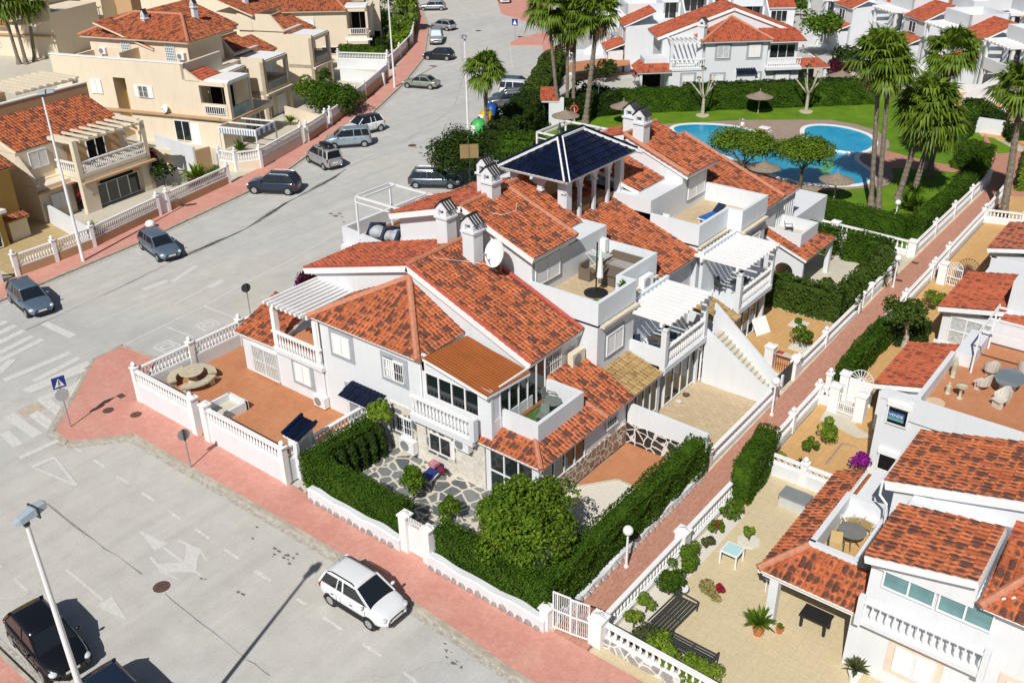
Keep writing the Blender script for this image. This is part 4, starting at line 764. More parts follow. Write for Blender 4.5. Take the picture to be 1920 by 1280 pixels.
P(MB().box(-38.2, -36.7, 21.9, 22.7, .05, .32).box(-38.7, -37.3, 22.95, 24.2, .5, .62), 'step', CONC, G)
P(MB().box(-38.75, -38.6, 22.9, 24.3, .5, 1.0).box(-38.7, -37.2, 24.2, 24.35, .5, 1.0).box(-37.35, -37.2, 22.9, 24.3, .5, 1.0), 'stairwell_wall', W, G)
G = thing('gate_canopy', 'small black-tiled canopy over a white gate door beside the tall hedge', 'gate canopy', (-31, 22.8, .1))
P(MB().box(-31.35, -30.75, 22.25, 22.4, .1, 2.25).box(-31.35, -30.75, 23.15, 23.3, .1, 2.35), 'pier', W, G); P(MB().box(-31.0, -30.92, 22.4, 23.15, .15, 2.0), 'gate_door', SHUT, G)
roof(G, [(-31.55, 22.15, 2.35), (-30.55, 22.15, 2.35), (-30.55, 23.4, 2.75), (-31.55, 23.4, 2.75)], T5, (0, -1), slab=.08)
caps(G, [(-31.55, 22.15, 2.47), (-31.55, 23.4, 2.87)], T5, .1); caps(G, [(-30.55, 22.15, 2.47), (-30.55, 23.4, 2.87)], T5, .1)
# low stone-footed wall with the hedge
def wavy_wall(name, label, a, b, z0, z1, w=.38):
    T = thing(name, label, 'wall', (a[0], a[1], z0)); a = np.array(a, float); b = np.array(b, float); L = np.hypot(*(b-a)); d = (b-a)/L; n = int(L/.25); mb = MB(); ft = MB()
    nn = np.array([-d[1], d[0]]); V = []
    for i in range(n+1):
        h = z1+.04*math.sin(i*.8)+.03*math.sin(i*.37+1); ww = w/2+.015*math.sin(i*1.1); c = a+d*L*i/n
        V += [(*(c-nn*ww), z0), (*(c-nn*ww), h-.05), (*(c-nn*ww*.7), h), (*(c+nn*ww*.7), h), (*(c+nn*ww), h-.05), (*(c+nn*ww), z0)]
    mb.add(V, [(i*6+j, i*6+j+1, i*6+7+j, i*6+6+j) for i in range(n) for j in range(5)]+[(5, 4, 3, 2, 1, 0), tuple(n*6+j for j in range(6))])
    for i in range(int(L/.42)):
        c = a+d*(i+.5)*.42-nn*(w/2-.04); v = MB().ball((0, 0, 0), 1, 8); ft.add(np.vstack(v.v)*np.array([.19+.04*math.sin(i*3.7), .13, .17+.05*math.sin(i*2.3)])+np.array([*c, z0+.08]), v.f)
    P(mb, 'wall_body', W, T); P(ft, 'stone_footing', plain('grey_boulder', (.30, .28, .27), .9, var=.3, vs=5), T); return T
wavy_wall('garden_wall', 'low rough white wall with grey stone footing, left of the white arched gate', (-29.3, 21.62), (-23.5, 21.62), .1, .75); wavy_wall('garden_wall', 'low rough white wall with grey stone footing, between the arched gate and the path entrance', (-21.9, 21.62), (-15.9, 21.62), .1, .72)
wavy_wall('garden_wall', 'low rough white wall running beside the brick path under the long hedge', (-15.83, 22.2), (-15.9, 34.1), .1, .42, .24)
G = thing('garden_gate', 'solid white gate with an arched top between two white piers in the hedge', 'gate', (-22.7, 21.7, .1)); post(G, (-23.35, 21.75), .1, 1.95, .42, False); post(G, (-22.05, 21.75), .1, 1.85, .4, False)
P(MB().ext([(-23.14, 21.7, .15)]+[(-22.7-.44*math.cos(math.pi*i/10), 21.7, 1.45+.3*math.sin(math.pi*i/10)) for i in range(11)]+[(-22.26, 21.7, .15)], (0, .05, 0)), 'gate_leaf', SHUT, G)
mb = MB(); [mb.box(-23.1+i*.09, -23.06+i*.09, 21.7, 21.74, 1.6, 2.0+.0*i) for i in range(10)]; P(mb, 'picket', TRIM, G)
hedge('tall clipped hedge along the pavement, left of the white arched gate', [(-29.75, 22.25), (-23.75, 22.25)], .85, .1, 1.95, dens=420, size=.075)
hedge('hedge running back from the pavement beside the black-tiled gate canopy', [(-29.9, 22.0), (-29.8, 26.3)], .9, .1, 1.9, H1, dens=380, size=.08, lumps=.08)
hedge('tall clipped hedge between the white arched gate and the path entrance', [(-21.8, 22.25), (-16.0, 22.25)], .85, .1, 1.95, dens=420, size=.075)
hedge('long lumpy hedge beside the brick path below the white globe lamp', [(-16.45, 22.6), (-16.35, 34.3)], .95, .1, 1.9, dens=360, size=.08, lumps=.12)
def cyp(x, y, h, r, lab, group, z0=.1, mat=H2, n=None):
    n = n or int(900*h*r); z = rng.uniform(0, 1, n); a = rng.uniform(0, 2*math.pi, n); rr = r*np.minimum(1, .45+1.6*(1-z))*(1+.13*np.sin(a*5+x)+.1*np.sin(z*17))*rng.uniform(.8, 1.05, n); p = np.column_stack([x+rr*np.cos(a), y+rr*np.sin(a), z0+z*h]); v, f = quads(p, np.column_stack([np.cos(a), np.sin(a), np.full(n, .5)])+rng.normal(size=(n, 3))*.35, .13)
    c = MB().lathe((x, y, z0), [(r*.7, 0), (r*.75, h*.5), (r*.3, h*.92)], 8); k = len(v); T = thing('cypress', lab, 'shrub', (x, y, z0), 0, group); leafobj(np.vstack([v]+c.v), f.tolist()+[tuple(i+k for i in q) for q in c.f], 'foliage', mat, T); P(MB().tube([(x, y, z0), (x, y, z0+.3)], .06, 6), 'stem', BARKD, T); return T
for i in range(6): cyp(-29.2, 22.9+i*.62, 1.75, .34, '%s of six small dark conifers inside the hedge, counted from the street' % ('first', 'second', 'third', 'fourth', 'fifth', 'sixth')[i], 'small conifers inside the hedge', mat=DKL)
# path boundary, left side, going away
fence('lattice_wall', 'low white lattice wall beside the path at the sandy paved garden', [(-16.0, 34.45), (-16.1, 42.4)], .05, .42, 1.0, [(-16.0, 34.6), (-16.1, 42.2)], lattice=True, ball=False)
fence('lattice_wall', 'low white lattice wall beside the path at the orange tiled garden with the bench', [(-16.25, 45.3), (-16.3, 54.6)], .05, .42, 1.0, [(-16.25, 45.4), (-16.28, 49.3), (-16.3, 54.5)], lattice=True)
fence('garden_wall', 'low white wall with flat-capped piers beside the path at the far garden hedges', [(-16.45, 55.4), (-16.5, 61.3)], .05, .6, 1.0, [(-16.45, 55.6), (-16.48, 57.2), (-16.5, 61.2)], ball=False, far=True, cat='wall')
fence('balustrade', 'white balustrade between the pool garden hedge and the far garden, meeting the path', [(-27, 66.0), (-16.55, 65.6)], .05, .35, 1.1, [(-22.3, 65.8), (-16.6, 65.5)], w=.3, sp=.33, ball=False, pw=.55)
fence('balustrade', 'long white balustrade beside the path along the pool garden lawn', [(-16.5, 65.6), (-16.45, 84)], .05, .5, 1.1, [(-16.5, 70), (-16.48, 74.5), (-16.46, 79), (-16.45, 84)], sp=.25)
G = thing('garden_gate', 'red lattice gate and white pillar beside the black grille gate under the stairs', 'gate', (-16.3, 44, .1)); post(G, (-16.25, 45.1), .1, 1.3, .4, False); post(G, (-17.9, 45.4), .1, 1.3, .5, False)
mb = MB(); [mb.box(-17.6+i*.13, -17.57+i*.13, 45.2, 45.23, .15, .95) for i in range(9)]; mb.box(-17.65, -16.5, 45.2, 45.23, .9, .95); P(mb, 'gate_leaf', plain('red_gate_paint', (.35, .06, .06), .5), G)
G = thing('garden_gate', 'dark grey grille gate at the foot of the white outside stairs', 'gate', (-17, 42.8, .1)); mb = MB(); [mb.box(-16.24, -16.21, 42.6+i*.1, 42.63+i*.1, .1, 1.3) for i in range(20)]; mb.box(-16.25, -16.2, 42.55, 44.6, 1.25, 1.31).box(-16.25, -16.2, 42.55, 44.6, .1, .15); P(mb, 'gate_leaf', DGREY, G); post(G, (-16.2, 44.75), .1, 1.2, .32, False)
for k, (y0, y1, lab) in enumerate(((52.6, 53.3, 0),)): pass
hedge('tall uneven cypress hedge in front of the white arched wall', [(-21.6, 52.9), (-16.75, 53.1)], 1.0, .05, 2.0, H2, dens=170, size=.12, lumps=.22)
hedge('tall uneven hedge along the path between the lattice wall and the flat-capped piers', [(-17.0, 53.7), (-17.05, 55.8)], 1.1, .05, 1.95, H2, dens=150, size=.12, lumps=.25)
for i, (x, y, h, r, lab) in enumerate(((-18.7, 55.2, 1.5, .6, 'rounded small cypress beside the bright tiled patio'), (-17.3, 57.6, 1.9, .75, 'leafy cypress next to the flat-capped white pier by the path'), (-17.1, 59.3, 2.1, .8, 'broad cypress near the globe lamp by the path'), (-17.2, 61.2, 2.2, .85, 'tallest bushy cypress beside the pool corner of the path'))): cyp(x, y, h, r, lab, 'garden cypresses by the path')
hedge('dark ivy-like hedge under the pool balustrade, left part', [(-23.8, 62.6), (-20.9, 62.6)], .9, .05, 1.95, H1, dens=220, size=.11, lumps=.12); hedge('leafy hedge under the pool balustrade, right part by the path', [(-20.3, 62.6), (-17.3, 62.5)], 1.0, .05, 1.95, H1, dens=220, size=.11, lumps=.15)
# path boundary, right side
fence('balustrade', 'white balustrade beside the brick path along the beige tiled patio', [(-14.05, 22.6), (-14.08, 36)], .05, .3, 1.05, [(-14.08, 28.75)], w=.3, sp=.24, ball=False, pw=.5)
fence('balustrade', 'thick white balustrade wall facing the street in front of the beige tiled patio', [(-13.75, 22.45), (2.0, 22.2)], .1, .42, 1.1, [(-5.0, 22.3)], w=.34, sp=.27, ball=False, footing=True)
G = thing('path_gate', 'white barred double gate closing the brick path beside the street', 'gate', (-15, 21.9, .13)); post(G, (-14.0, 22.3), .1, 1.35, .55, False); post(G, (-16.0, 21.75), .1, 1.1, .4, False)
def bargate(T, a, b, z0, z1, n=12, mid=True):
    a = np.array(a, float); b = np.array(b, float); mb = MB()
    for i in range(n+1): q = a+(b-a)*i/n; w = .05 if i in (0, n, n//3) else .022; mb.box(q[0]-w/2, q[0]+w/2, q[1]-w/2, q[1]+w/2, z0, z1)
    for z in ((z0+.03, (z0+z1)/2, z1-.03) if mid else (z0+.03, z1-.03)): mb.bar((*a, z), (*b, z), .05)
    return P(mb, 'gate_leaf', WMET, T)
bargate(G, (-15.75, 21.85), (-15.05, 21.95), .2, 2.0, 8); bargate(G, (-15.0, 21.95), (-14.3, 22.1), .2, 1.95, 9)
fence('lattice_wall', 'low white lattice wall with ball-topped posts between the beige patio and the garden behind', [(-13.9, 36.1), (-9.6, 36.1)], .05, .75, 1.2, [(-13.85, 36.1), (-11.9, 36.1), (-10.0, 36.1)], lattice=True, w=.24)
fence('lattice_wall', 'white lattice wall with ball-topped posts along the path at the small garden with bushes', [(-14.1, 36.3), (-14.2, 43.3)], .05, .5, 1.1, [(-14.1, 36.4), (-14.15, 39.9), (-14.2, 43.3)], lattice=True)
fence('balustrade', 'short white balustrade with round finials next to the arched white gates', [(-14.15, 43.4), (-13.4, 43.4)], .05, .5, 1.15, [(-14.15, 44.6)], sp=.2)
G = thing('garden_gate', 'white barred gate between two square white pillars in front of the garden', 'gate', (-12.5, 43.1, .08)); post(G, (-13.25, 43.1), .05, 1.55, .5, False); post(G, (-11.85, 43.0), .05, 1.55, .5, False); bargate(G, (-13.0, 43.05), (-12.1, 43.0), .15, 1.25, 9)
G = thing('garden_gate', 'white gate with a fan-shaped sunburst arch beside the orange lean-to roof', 'gate', (-12.6, 44.3, .08)); post(G, (-13.3, 44.5), .05, 1.6, .45, False); P(MB().box(-13.05, -11.8, 44.4, 44.47, .1, 1.5), 'gate_leaf', SHUT, G)
def fan(cx, y, z, r, n=9, w=.03):
    mb = MB(); [mb.bar((cx, y, z), (cx+r*math.cos(math.pi*i/n), y, z+r*math.sin(math.pi*i/n)), w) for i in range(n+1)]
    for rr in (r, r*.35): [mb.bar((cx+rr*math.cos(math.pi*i/n), y, z+rr*math.sin(math.pi*i/n)), (cx+rr*math.cos(math.pi*(i+1)/n), y, z+rr*math.sin(math.pi*(i+1)/n)), w) for i in range(n)]
    return mb
P(fan(-12.45, 44.43, 1.5, .62), 'sunburst', WMET, G)
hedge('clipped hedge beside the path behind the sunburst gate', [(-13.65, 45.0), (-13.8, 51.9)], .9, .05, 1.7, H1, dens=320, size=.085); hedge('dark hedge running across behind the round-crowned tree', [(-13.3, 52.2), (-11.5, 52.6)], .8, .05, 1.7, DKL, dens=170)
hedge('dense block hedge beside the path at the corner of the beige patio', [(-13.65, 33.1), (-14.0, 36.6)], .95, .05, 2.25, H1, dens=400, size=.075)
fence('garden_wall', 'low white wall with ball posts beside the path at the bright bush garden', [(-14.3, 52.5), (-14.35, 62.3)], .05, .45, 1.05, [(-14.32, 57), (-14.35, 62.3)], cat='wall', far=True)
fence('balustrade', 'white balustrade with ball posts beside the path at the orange patio with garden chairs', [(-14.35, 62.6), (-14.45, 75)], .05, .5, 1.1, [(-14.35, 62.8), (-14.4, 66), (-14.45, 75)], far=True)
fence('balustrade', 'white balustrade running from the path towards the leaning palm', [(-14.4, 75.1), (-10.5, 76.2)], .05, .5, 1.1, [(-14.4, 75.2), (-11.8, 75.8)], far=True)
fence('balustrade', 'far white balustrade beside the path beyond the leaning palm', [(-14.5, 76.5), (-14.8, 84)], .05, .5, 1.1, [(-14.8, 84)], far=True)
G = thing('garden_gate', 'white gate with pillars and fan arch by the orange patio of the garden chairs', 'gate', (-12.8, 62.6, .08)); post(G, (-13.6, 62.2), .05, 1.5, .5, False); bargate(G, (-13.3, 62.2), (-12.4, 62.1), .1, 1.3, 8); P(fan(-12.85, 62.15, 1.3, .45, 7), 'sunburst', WMET, G)
G = thing('fan_trellis', 'brown fan-shaped metal trellis on the orange patio behind the fan gate', 'trellis', (-12.4, 63.6, .08)); P(fan(-12.4, 63.6, .9, .7, 11), 'fan', IRON, G); P(MB().box(-13.1, -11.7, 63.58, 63.62, .1, .9), 'panel', IRON, G)
# ================================================================ houses of the right-hand row
R1 = thing('patio_house', 'white house at lower right with L-shaped tiled porch, teal bay windows and balustraded balcony', 'house', (-5, 29, 0))
P(MB().box(-6.1, 4, 26.95, 31.2, 0, 5.35).box(-8.6, -6.1, 31.2, 35.2, 0, 3.0).yprism([(-6.85, 0), (-6.85, 5.4), (4, 8.3), (4, 0)], 31.2, 35.0).box(-8.0, -7.0, 29.5, 31.2, 0, 2.6), 'wall', W, R1)
roof(R1, [(-9.95, 26.75, 2.7), (-5.95, 26.75, 2.7), (-5.95, 28.3, 3.4), (-8.75, 28.3, 3.4)], T1, (0, -1)); roof(R1, [(-9.95, 26.75, 2.7), (-8.75, 28.3, 3.3), (-8.75, 34.4, 3.3), (-9.95, 34.4, 2.7)], T1, (-1, 0)); caps(R1, [(-9.95, 26.75, 2.8), (-8.75, 28.3, 3.45)], CAP, .15)
P(parapet(MB(), [(-8.65, 28.515), (-8.65, 32.0), (-7.12, 32.0)], 2.7, 3.62, .22).obox((-8.76, 28.4), (-6.9, 28.4), .22, 2.7, 3.62).obox((-7.04, 28.515), (-7.04, 32.1), .12, 2.7, 3.6), 'parapet', W, R1); P(MB().box(-8.6, -7.0, 28.5, 31.9, 2.6, 2.75), 'terrace_floor', TCB, R1)
for x, y in ((-9.35, 27.15), (-6.25, 27.1), (-9.35, 33.6)): P(MB().box(x-.17, x+.17, y-.17, y+.17, 0, 2.62), 'porch_column', W, R1)
P(MB().box(-9.8, -6.2, 26.9, 27.15, 2.42, 2.6).box(-9.8, -9.5, 27.15, 34.2, 2.42, 2.6), 'porch_beam', TRIM, R1)
roof(R1, [(-6.25, 26.3, 5.62), (-2.8, 26.25, 6.45), (-2.8, 29.5, 6.45), (-6.25, 29.8, 5.62)], T1, (-1, 0), slab=.25)
P(MB().yprism([(-6.1, 5.0), (-6.1, 5.55), (-2.8, 6.3), (-2.8, 5.0)], 26.75, 29.5), 'bay_wall', W, R1)
roof(R1, [(-2.55, 26.4, 5.4), (2, 26.4, 5.4), (2, 28.7, 6.7), (-2.55, 28.7, 6.7)], T1, (0, -1), slab=.04); caps(R1, [(-2.6, 26.4, 5.5), (-1.0, 28.7, 6.8)], CAP, .15)
roof(R1, [(-2.62, 26.5, 5.6), (-1.5, 27.2, 5.9), (-1.5, 30.2, 6.6), (-2.62, 30.2, 6.3)], T2, (-1, 0))
glazing(R1, (-5.65, 26.85, 4.25), 0, 1.72, 1.0, 2, 1, GLASSB, .06); glazing(R1, (-3.85, 26.85, 4.25), 0, 1.72, 1.0, 2, 1, GLASSB, .06)
bc = P(MB().box(-6.05, -1.95, 26.2, 26.95, 2.85, 3.05), 'balcony', W, R1); balus(bc, (-6.0, 26.3), (-2.0, 26.3), 3.05, 3.95, .245, rail=.26); P(MB().box(-6.12, -5.9, 26.15, 26.4, 2.8, 4.05), 'post', W, bc); P(MB().box(-2.1, -1.9, 26.15, 26.4, 2.8, 4.05), 'post', W, bc)
window(R1, (-4.75, 26.94, .9), 0, 1.35, 1.05, 'shut', sur=.25, surmat=CREAMT); window(R1, (-1.3, 26.94, 1.0), 0, 1.2, 1.6, 'shut', sur=.25, surmat=CREAMT)
roof(R1, [(-7.2, 30.95, 5.5), (3.5, 30.95, 8.25), (3.5, 35.2, 8.25), (-7.2, 35.2, 5.5)], T1, (-1, 0), slab=.35); P(MB().tube([(-7.25, 30.9, 5.4), (-7.25, 30.9, 4.9), (-6.95, 30.9, 4.6), (-6.9, 31.1, 3.4)], .05, 8).tube([(-7.28, 31.0, 5.42), (-7.28, 35.2, 5.42)], .07, 8), 'drainpipe', TRIM, R1)
roof(R1, [(-9.85, 33.3, 2.45), (-8.2, 33.6, 2.6), (-8.25, 35.3, 2.6), (-9.85, 35.0, 2.45)], CORR, (-1, 0), slab=.05, name='sheet_roof')
R2 = thing('terraced_house', 'white house with a sale notice in its window and an orange roof terrace with statues', 'house', (-6, 42, 0))
P(MB().box(-9.9, -8.3, 38.75, 39.15, 0, 4.62).box(-9.9, -8.3, 39.15, 42.5, 0, 2.7).box(-8.3, 3, 38.75, 48, 0, 3.65).box(-11.0, -8.3, 42.5, 47.6, 0, 2.6).yprism([(-11.0, 2.6), (-11.0, 2.75), (-8.5, 3.45), (-8.5, 2.6)], 42.6, 47.5), 'wall', W, R2)
P(MB().obox((-8.4, 38.75), (3, 38.75), .2, 3.6, 4.72).obox((-8.5, 38.66), (-8.5, 44.6), .22, 3.6, 4.5), 'parapet', W, R2); P(MB().box(-8.4, 3, 38.8, 48, 3.6, 3.8), 'terrace_floor', TC, R2)
P(MB().box(-9.95, -8.3, 38.7, 38.8, 4.3, 4.66), 'cornice', W, R2)
f = window(R2, (-9.5, 38.74, 3.15), 0, .95, .95, 'dark', sur=0, cols=1); window(R2, (-9.5, 38.74, .6), 0, .85, 1.0, 'dark', sur=0, cols=1); P(MB().box(-9.55, -8.6, 38.6, 38.75, 1.5, 1.75), 'shutter_box', TRIM, R2); P(MB().box(-9.55, -8.5, 38.6, 38.75, 4.1, 4.35), 'shutter_box', TRIM, R2)
P(MB().box(-9.42, -8.72, 38.62, 38.64, 3.42, 3.85), 'notice_board', plain('blue_notice', (.02, .12, .3), .5, var=0), f); P(MB().box(-9.42, -8.72, 38.60, 38.615, 3.42, 3.56), 'notice_band', plain('green_notice', (.12, .32, .3), .5, var=0), f)
def text(T, s, size, loc, rot, mat, name='lettering'):
    cu = bpy.data.curves.new(name, 'FONT'); cu.body = s; cu.size = size; cu.extrude = .004; cu.align_x = 'CENTER'; cu.align_y = 'CENTER'; to = bpy.data.objects.new('t', cu); COL.objects.link(to); bpy.context.view_layer.update()
    me = bpy.data.meshes.new_from_object(to); bpy.data.objects.remove(to); me.transform(Matrix.LocRotScale(Vector(loc), rot, None)); me.transform(wm(T).inverted()); me.materials.clear(); me.materials.append(mat); me.name = name
    o = bpy.data.objects.new(name, me); COL.objects.link(o); o.parent = T; return o
from mathutils import Euler
text(f, 'VENDE', .2, (-9.07, 38.59, 3.69), Euler((R_(90), 0, 0)), TRIM)
roof(R2, [(-11.3, 42.3, 2.72), (-8.6, 42.3, 3.42), (-8.6, 47.7, 3.42), (-11.3, 47.7, 2.72)], T2, (-1, 0), slab=.2); mb = MB(); [mb.bar((-7.5, 44.3+i*3, 3.8), (-7.5, 44.3+i*3, 6.1), .08) for i in (0, 1)]; mb.bar((-7.5, 44.2, 6.1), (-7.5, 47.6, 6.1), .08).bar((-7.5, 44.3, 6.1), (-3.5, 44.3, 6.1), .08).bar((-7.5, 47.3, 6.1), (-3.5, 47.3, 6.1), .08).bar((-7.5, 45.8, 6.1), (-3.5, 45.8, 6.1), .08); P(mb, 'pergola_frame', WMET, R2)
P(MB().box(-8.45, -7.6, 44.7, 47.5, 3.4, 4.5).box(-7.6, 3, 48.0, 48.2, 3.6, 4.9), 'low_wall', W, R2)
R3 = thing('terraced_house', 'white house with curtained conservatory windows and an orange lean-to roof beside the path', 'house', (-8, 56, 0))
P(MB().box(-11.1, -10.6, 53, 58.3, 0, 2.7).box(-10.6, 3, 57.5, 62, 0, 2.8).box(-8.0, 3, 53, 62, 0, 5.2).box(-11.3, -8, 52.95, 53.1, 0, .62).box(-11.3, -8, 52.95, 53.1, 2.35, 2.75).box(-8.2, 3, 49.3, 53, 0, 3.1), 'wall', W, R3); glazing(R3, (-10.65, 52.95, .62), 0, 2.6, 1.75, 3, 2, GLASSC)
roof(R3, [(-11.35, 52.5, 2.85), (-7.9, 52.5, 3.55), (-7.9, 58.4, 3.55), (-11.35, 58.4, 2.85)], T2, (-1, 0), slab=.25); roof(R3, [(-7.9, 49.4, 3.5), (2, 49.4, 5.2), (2, 52.3, 5.2), (-7.9, 52.3, 3.5)], T2, (-1, 0), slab=.25); P(MB().box(-8.0, 3, 49.2, 49.35, 3, 3.35), 'parapet', W, R3)
R4 = thing('terraced_house', 'white house with brownish tiled lean-to roof at the far end of the right row', 'house', (-8, 66, 0))
P(MB().box(-11.1, -10.7, 63.3, 68.3, 0, 2.7).box(-10.7, 3, 67, 72, 0, 2.8).box(-8.5, 3, 63.2, 70, 0, 4.6).box(-11.25, -8, 63.2, 63.4, 2.2, 2.75).box(-11.15, -10.7, 63.2, 63.5, 0, 2.3), 'wall', W, R4); P(MB().box(-10.6, -8.6, 63.6, 63.8, .1, 2.2), 'doorway', DARK, R4)
roof(R4, [(-11.45, 62.8, 2.85), (-8, 62.8, 3.6), (-8, 68.4, 3.6), (-11.45, 68.4, 2.85)], T3, (-1, 0), slab=.25)
# fourth house of the left row: arched porch
D = thing('terraced_house', 'white house end with an arched side wall and tiled corner porch near the pool hedge', 'house', (-24, 58, 0))
arch = [(-23.2, 0)]+[(-21.5-.62*math.cos(math.pi*i/10), 1.45+.6*math.sin(math.pi*i/10)) for i in range(11)]
poly = [(-23.3, 0), (-22.12, 0)]+[(-21.5-.62*math.cos(math.pi*i/10), 1.45+.6*math.sin(math.pi*i/10)) for i in range(11)]+[(-20.88, 0), (-20.25, 0), (-20.25, 2.6), (-23.3, 3.7)]
mb = MB()
for (a, b, za, zb, z0) in ((-23.3, -22.12, 3.7, 3.28, 0), (-20.88, -20.25, 2.83, 2.6, 0)): mb.yprism([(a, 0), (b, 0), (b, zb), (a, za)], 54.9, 55.1)
for i in range(10): t0, t1 = math.pi*i/10, math.pi*(i+1)/10; a, b = -21.5-.62*math.cos(t0), -21.5-.62*math.cos(t1); mb.yprism([(a, 1.45+.6*math.sin(t0)), (b, 1.45+.6*math.sin(t1)), (b, 2.6+(-20.25-b)*.36), (a, 2.6+(-20.25-a)*.36)], 54.9, 55.1)
mb.box(-20.5, -20.2, 59.3, 59.65, 0, 2.6).box(-24.6, -23.3, 53, 56.5, 0, 5.2).box(-34, -23.3, 56.5, 66, 0, 3).box(-34, -27.2, 56.5, 59.6, 0, 5.75); P(mb, 'wall', W, D); P(MB().box(-23.3, -22.6, 55.2, 59.6, 0, 2.5), 'shade_toned_wall', BG2, D)  # inner porch wall of the white house, coloured tan for its shade
roof(D, [(-20.0, 55.75, 2.6), (-20.0, 59.6, 2.6), (-21.1, 58.3, 3.0), (-21.1, 55.75, 3.0)], T1, (1, 0), slab=.15); roof(D, [(-20.0, 54.7, 2.6), (-20.0, 55.75, 2.6), (-23.5, 55.75, 3.88), (-23.5, 54.7, 3.88)], T1, (1, 0), slab=.15); roof(D, [(-20.0, 59.6, 2.6), (-24.0, 59.6, 2.6), (-24, 58.3, 3.1), (-21.1, 58.3, 3.1)], T1, (0, 1), slab=.15)
P(parapet(MB(), [(-23.5, 55.75), (-21.0, 55.75), (-21.0, 58.3), (-24, 58.3)], 2.6, 3.85, .16), 'parapet', W, D); P(MB().box(-24, -21.05, 55.8, 58.2, 3.0, 3.1), 'terrace_floor', CONC, D)
ry0, ry1 = 52.6, 56.85
roof(D, [(-30.35, ry0, 8.52), (-22.85, ry0, 5.62), (-22.85, ry1, 5.62), (-30.35, ry1, 8.52)], T1, (1, 0), slab=.25); roof(D, [(-38.2, ry0, 6.3), (-30.35, ry0, 8.52), (-30.35, ry1, 8.52), (-38.2, ry1, 6.3)], T2, (-1, 0), slab=.25)
P(MB().yprism([(-37.4, 0), (-37.4, 6.25), (-30.4, 8.2), (-23.2, 5.45), (-23.2, 0)], 52.6, 56.6), 'wall', W, D)
da = (-30.45, 56.6, 7.72); roof(D, [(-26.95, 59.9, 5.8), (-34.4, 59.9, 5.8), da], T1, (0, 1)); roof(D, [(-26.95, 56.7, 5.85), (-26.95, 59.9, 5.8), da], T1, (1, 0)); caps(D, [(-30.35, ry0, 8.6), (-30.35, ry1, 8.6)]); caps(D, [(-30.35, ry1-.1, 8.6), (-22.85, ry1-.1, 5.75)], CAP, .14)
roof(D, [(-27.0, 60.3, 5.5), (-23.2, 60.3, 5.2), (-23.2, 56.9, 5.2), (-27.0, 56.9, 5.6)], T3, (1, 0), slab=.12); glazing(D, (-23.4, 57.0, 3.1), 90, 3.0, 2.0, 8, 1, GLASSC); P(MB().box(-27, -23.6, 57, 60, 2.9, 5.1), 'glazed_room', W, D)
# ================================================================ local-frame house kit (u along facade, d outward, z up)
class HK:
    def __init__(s, name, label, o, ang, wall=W, cat='house', group=None):
        s.o = np.array([o[0], o[1], 0.]); s.a = ang; s.fr = frame(s.o, ang); s.T = thing(name, label, cat, s.o, R_(ang), group); s.wall = wall; s.mb = MB()
    def box(s, *b, mat=None, name='wall'):
        if mat is None: fbox(s.mb, s.fr, *b); return
        return P(fbox(MB(), s.fr, *b), name, mat, s.T)
    def done(s): P(s.mb, 'wall', s.wall, s.T); s.mb = MB(); return s
    def pt(s, p): return s.fr(*p)
    def roof(s, pts, mat=T2, down=(0, 1), **k):
        q = [tuple(s.fr(*p)) for p in pts]; d = s.fr(down[0], down[1], 0)-s.o; k.setdefault('per', .28); k.setdefault('seg', 3); k.setdefault('slabmat', s.wall if s.wall is not W else TRIM)
        return roof(s.T, q, mat, tuple(d[:2]), **k)
    def gable(s, pts, d0, d1, z0=0):            # wall prism with cross-section pts (u, z) from d0 to d1
        q = [s.fr(u, d0, z) for u, z in pts]; s.mb.ext(q, s.fr(0, d1, 0)-s.fr(0, d0, 0))
    def sidegable(s, pts, u0, u1):              # cross-section (d, z)
        q = [s.fr(u0, d, z) for d, z in pts]; s.mb.ext(q, s.fr(u1, 0, 0)-s.fr(u0, 0, 0))
    def win(s, u, d, z, w, h, kind='shut', side='f', **k):
        o = s.fr(u, d, z); a = s.a+{'f': 0, 'r': 90, 'l': -90, 'b': 180}[side]; k.setdefault('sur', 0); return window(s.T, o, a, w, h, kind, **k)
    def glz(s, u, d, z, w, h, cols=3, rows=1, side='f', mat=None, **k): return glazing(s.T, s.fr(u, d, z), s.a+{'f': 0, 'r': 90, 'l': -90}[side], w, h, cols, rows, mat, **k)
    def bal(s, a, b, z0, z1, far=True, **k): return balus(s.T, s.fr(*a, 0)[:2], s.fr(*b, 0)[:2], z0, z1, far=far, **k)
    def perg(s, u0, u1, d0, d1, z, n=8, axis='d', mat=TRIM, w=.14, solid=False):
        mb = MB()
        if axis == 'd':
            for i in range(n): u = u0+(u1-u0)*i/(n-1); mb.bar(s.fr(u, d0, z), s.fr(u, d1, z), w, .16)
            mb.bar(s.fr(u0, d1-.15, z-.12), s.fr(u1, d1-.15, z-.12), .14, .2)
        else:
            for i in range(n): d = d0+(d1-d0)*i/(n-1); mb.bar(s.fr(u0, d, z), s.fr(u1, d, z), w, .16)
            mb.bar(s.fr(u1-.15, d0, z-.12), s.fr(u1-.15, d1, z-.12), .14, .2)
        if solid: fbox(mb, s.fr, u0, u1, d0, d1, z+.08, z+.12)
        return P(mb, 'pergola', mat, s.T)
    def chim(s, u, d, z0, z1, w=.7): p = s.fr(u, d, 0); return chimney(s.T, p[0], p[1], z0, z1, w)
CREAMP = plain('cream_painted_beam', (.70, .62, .48), .7)
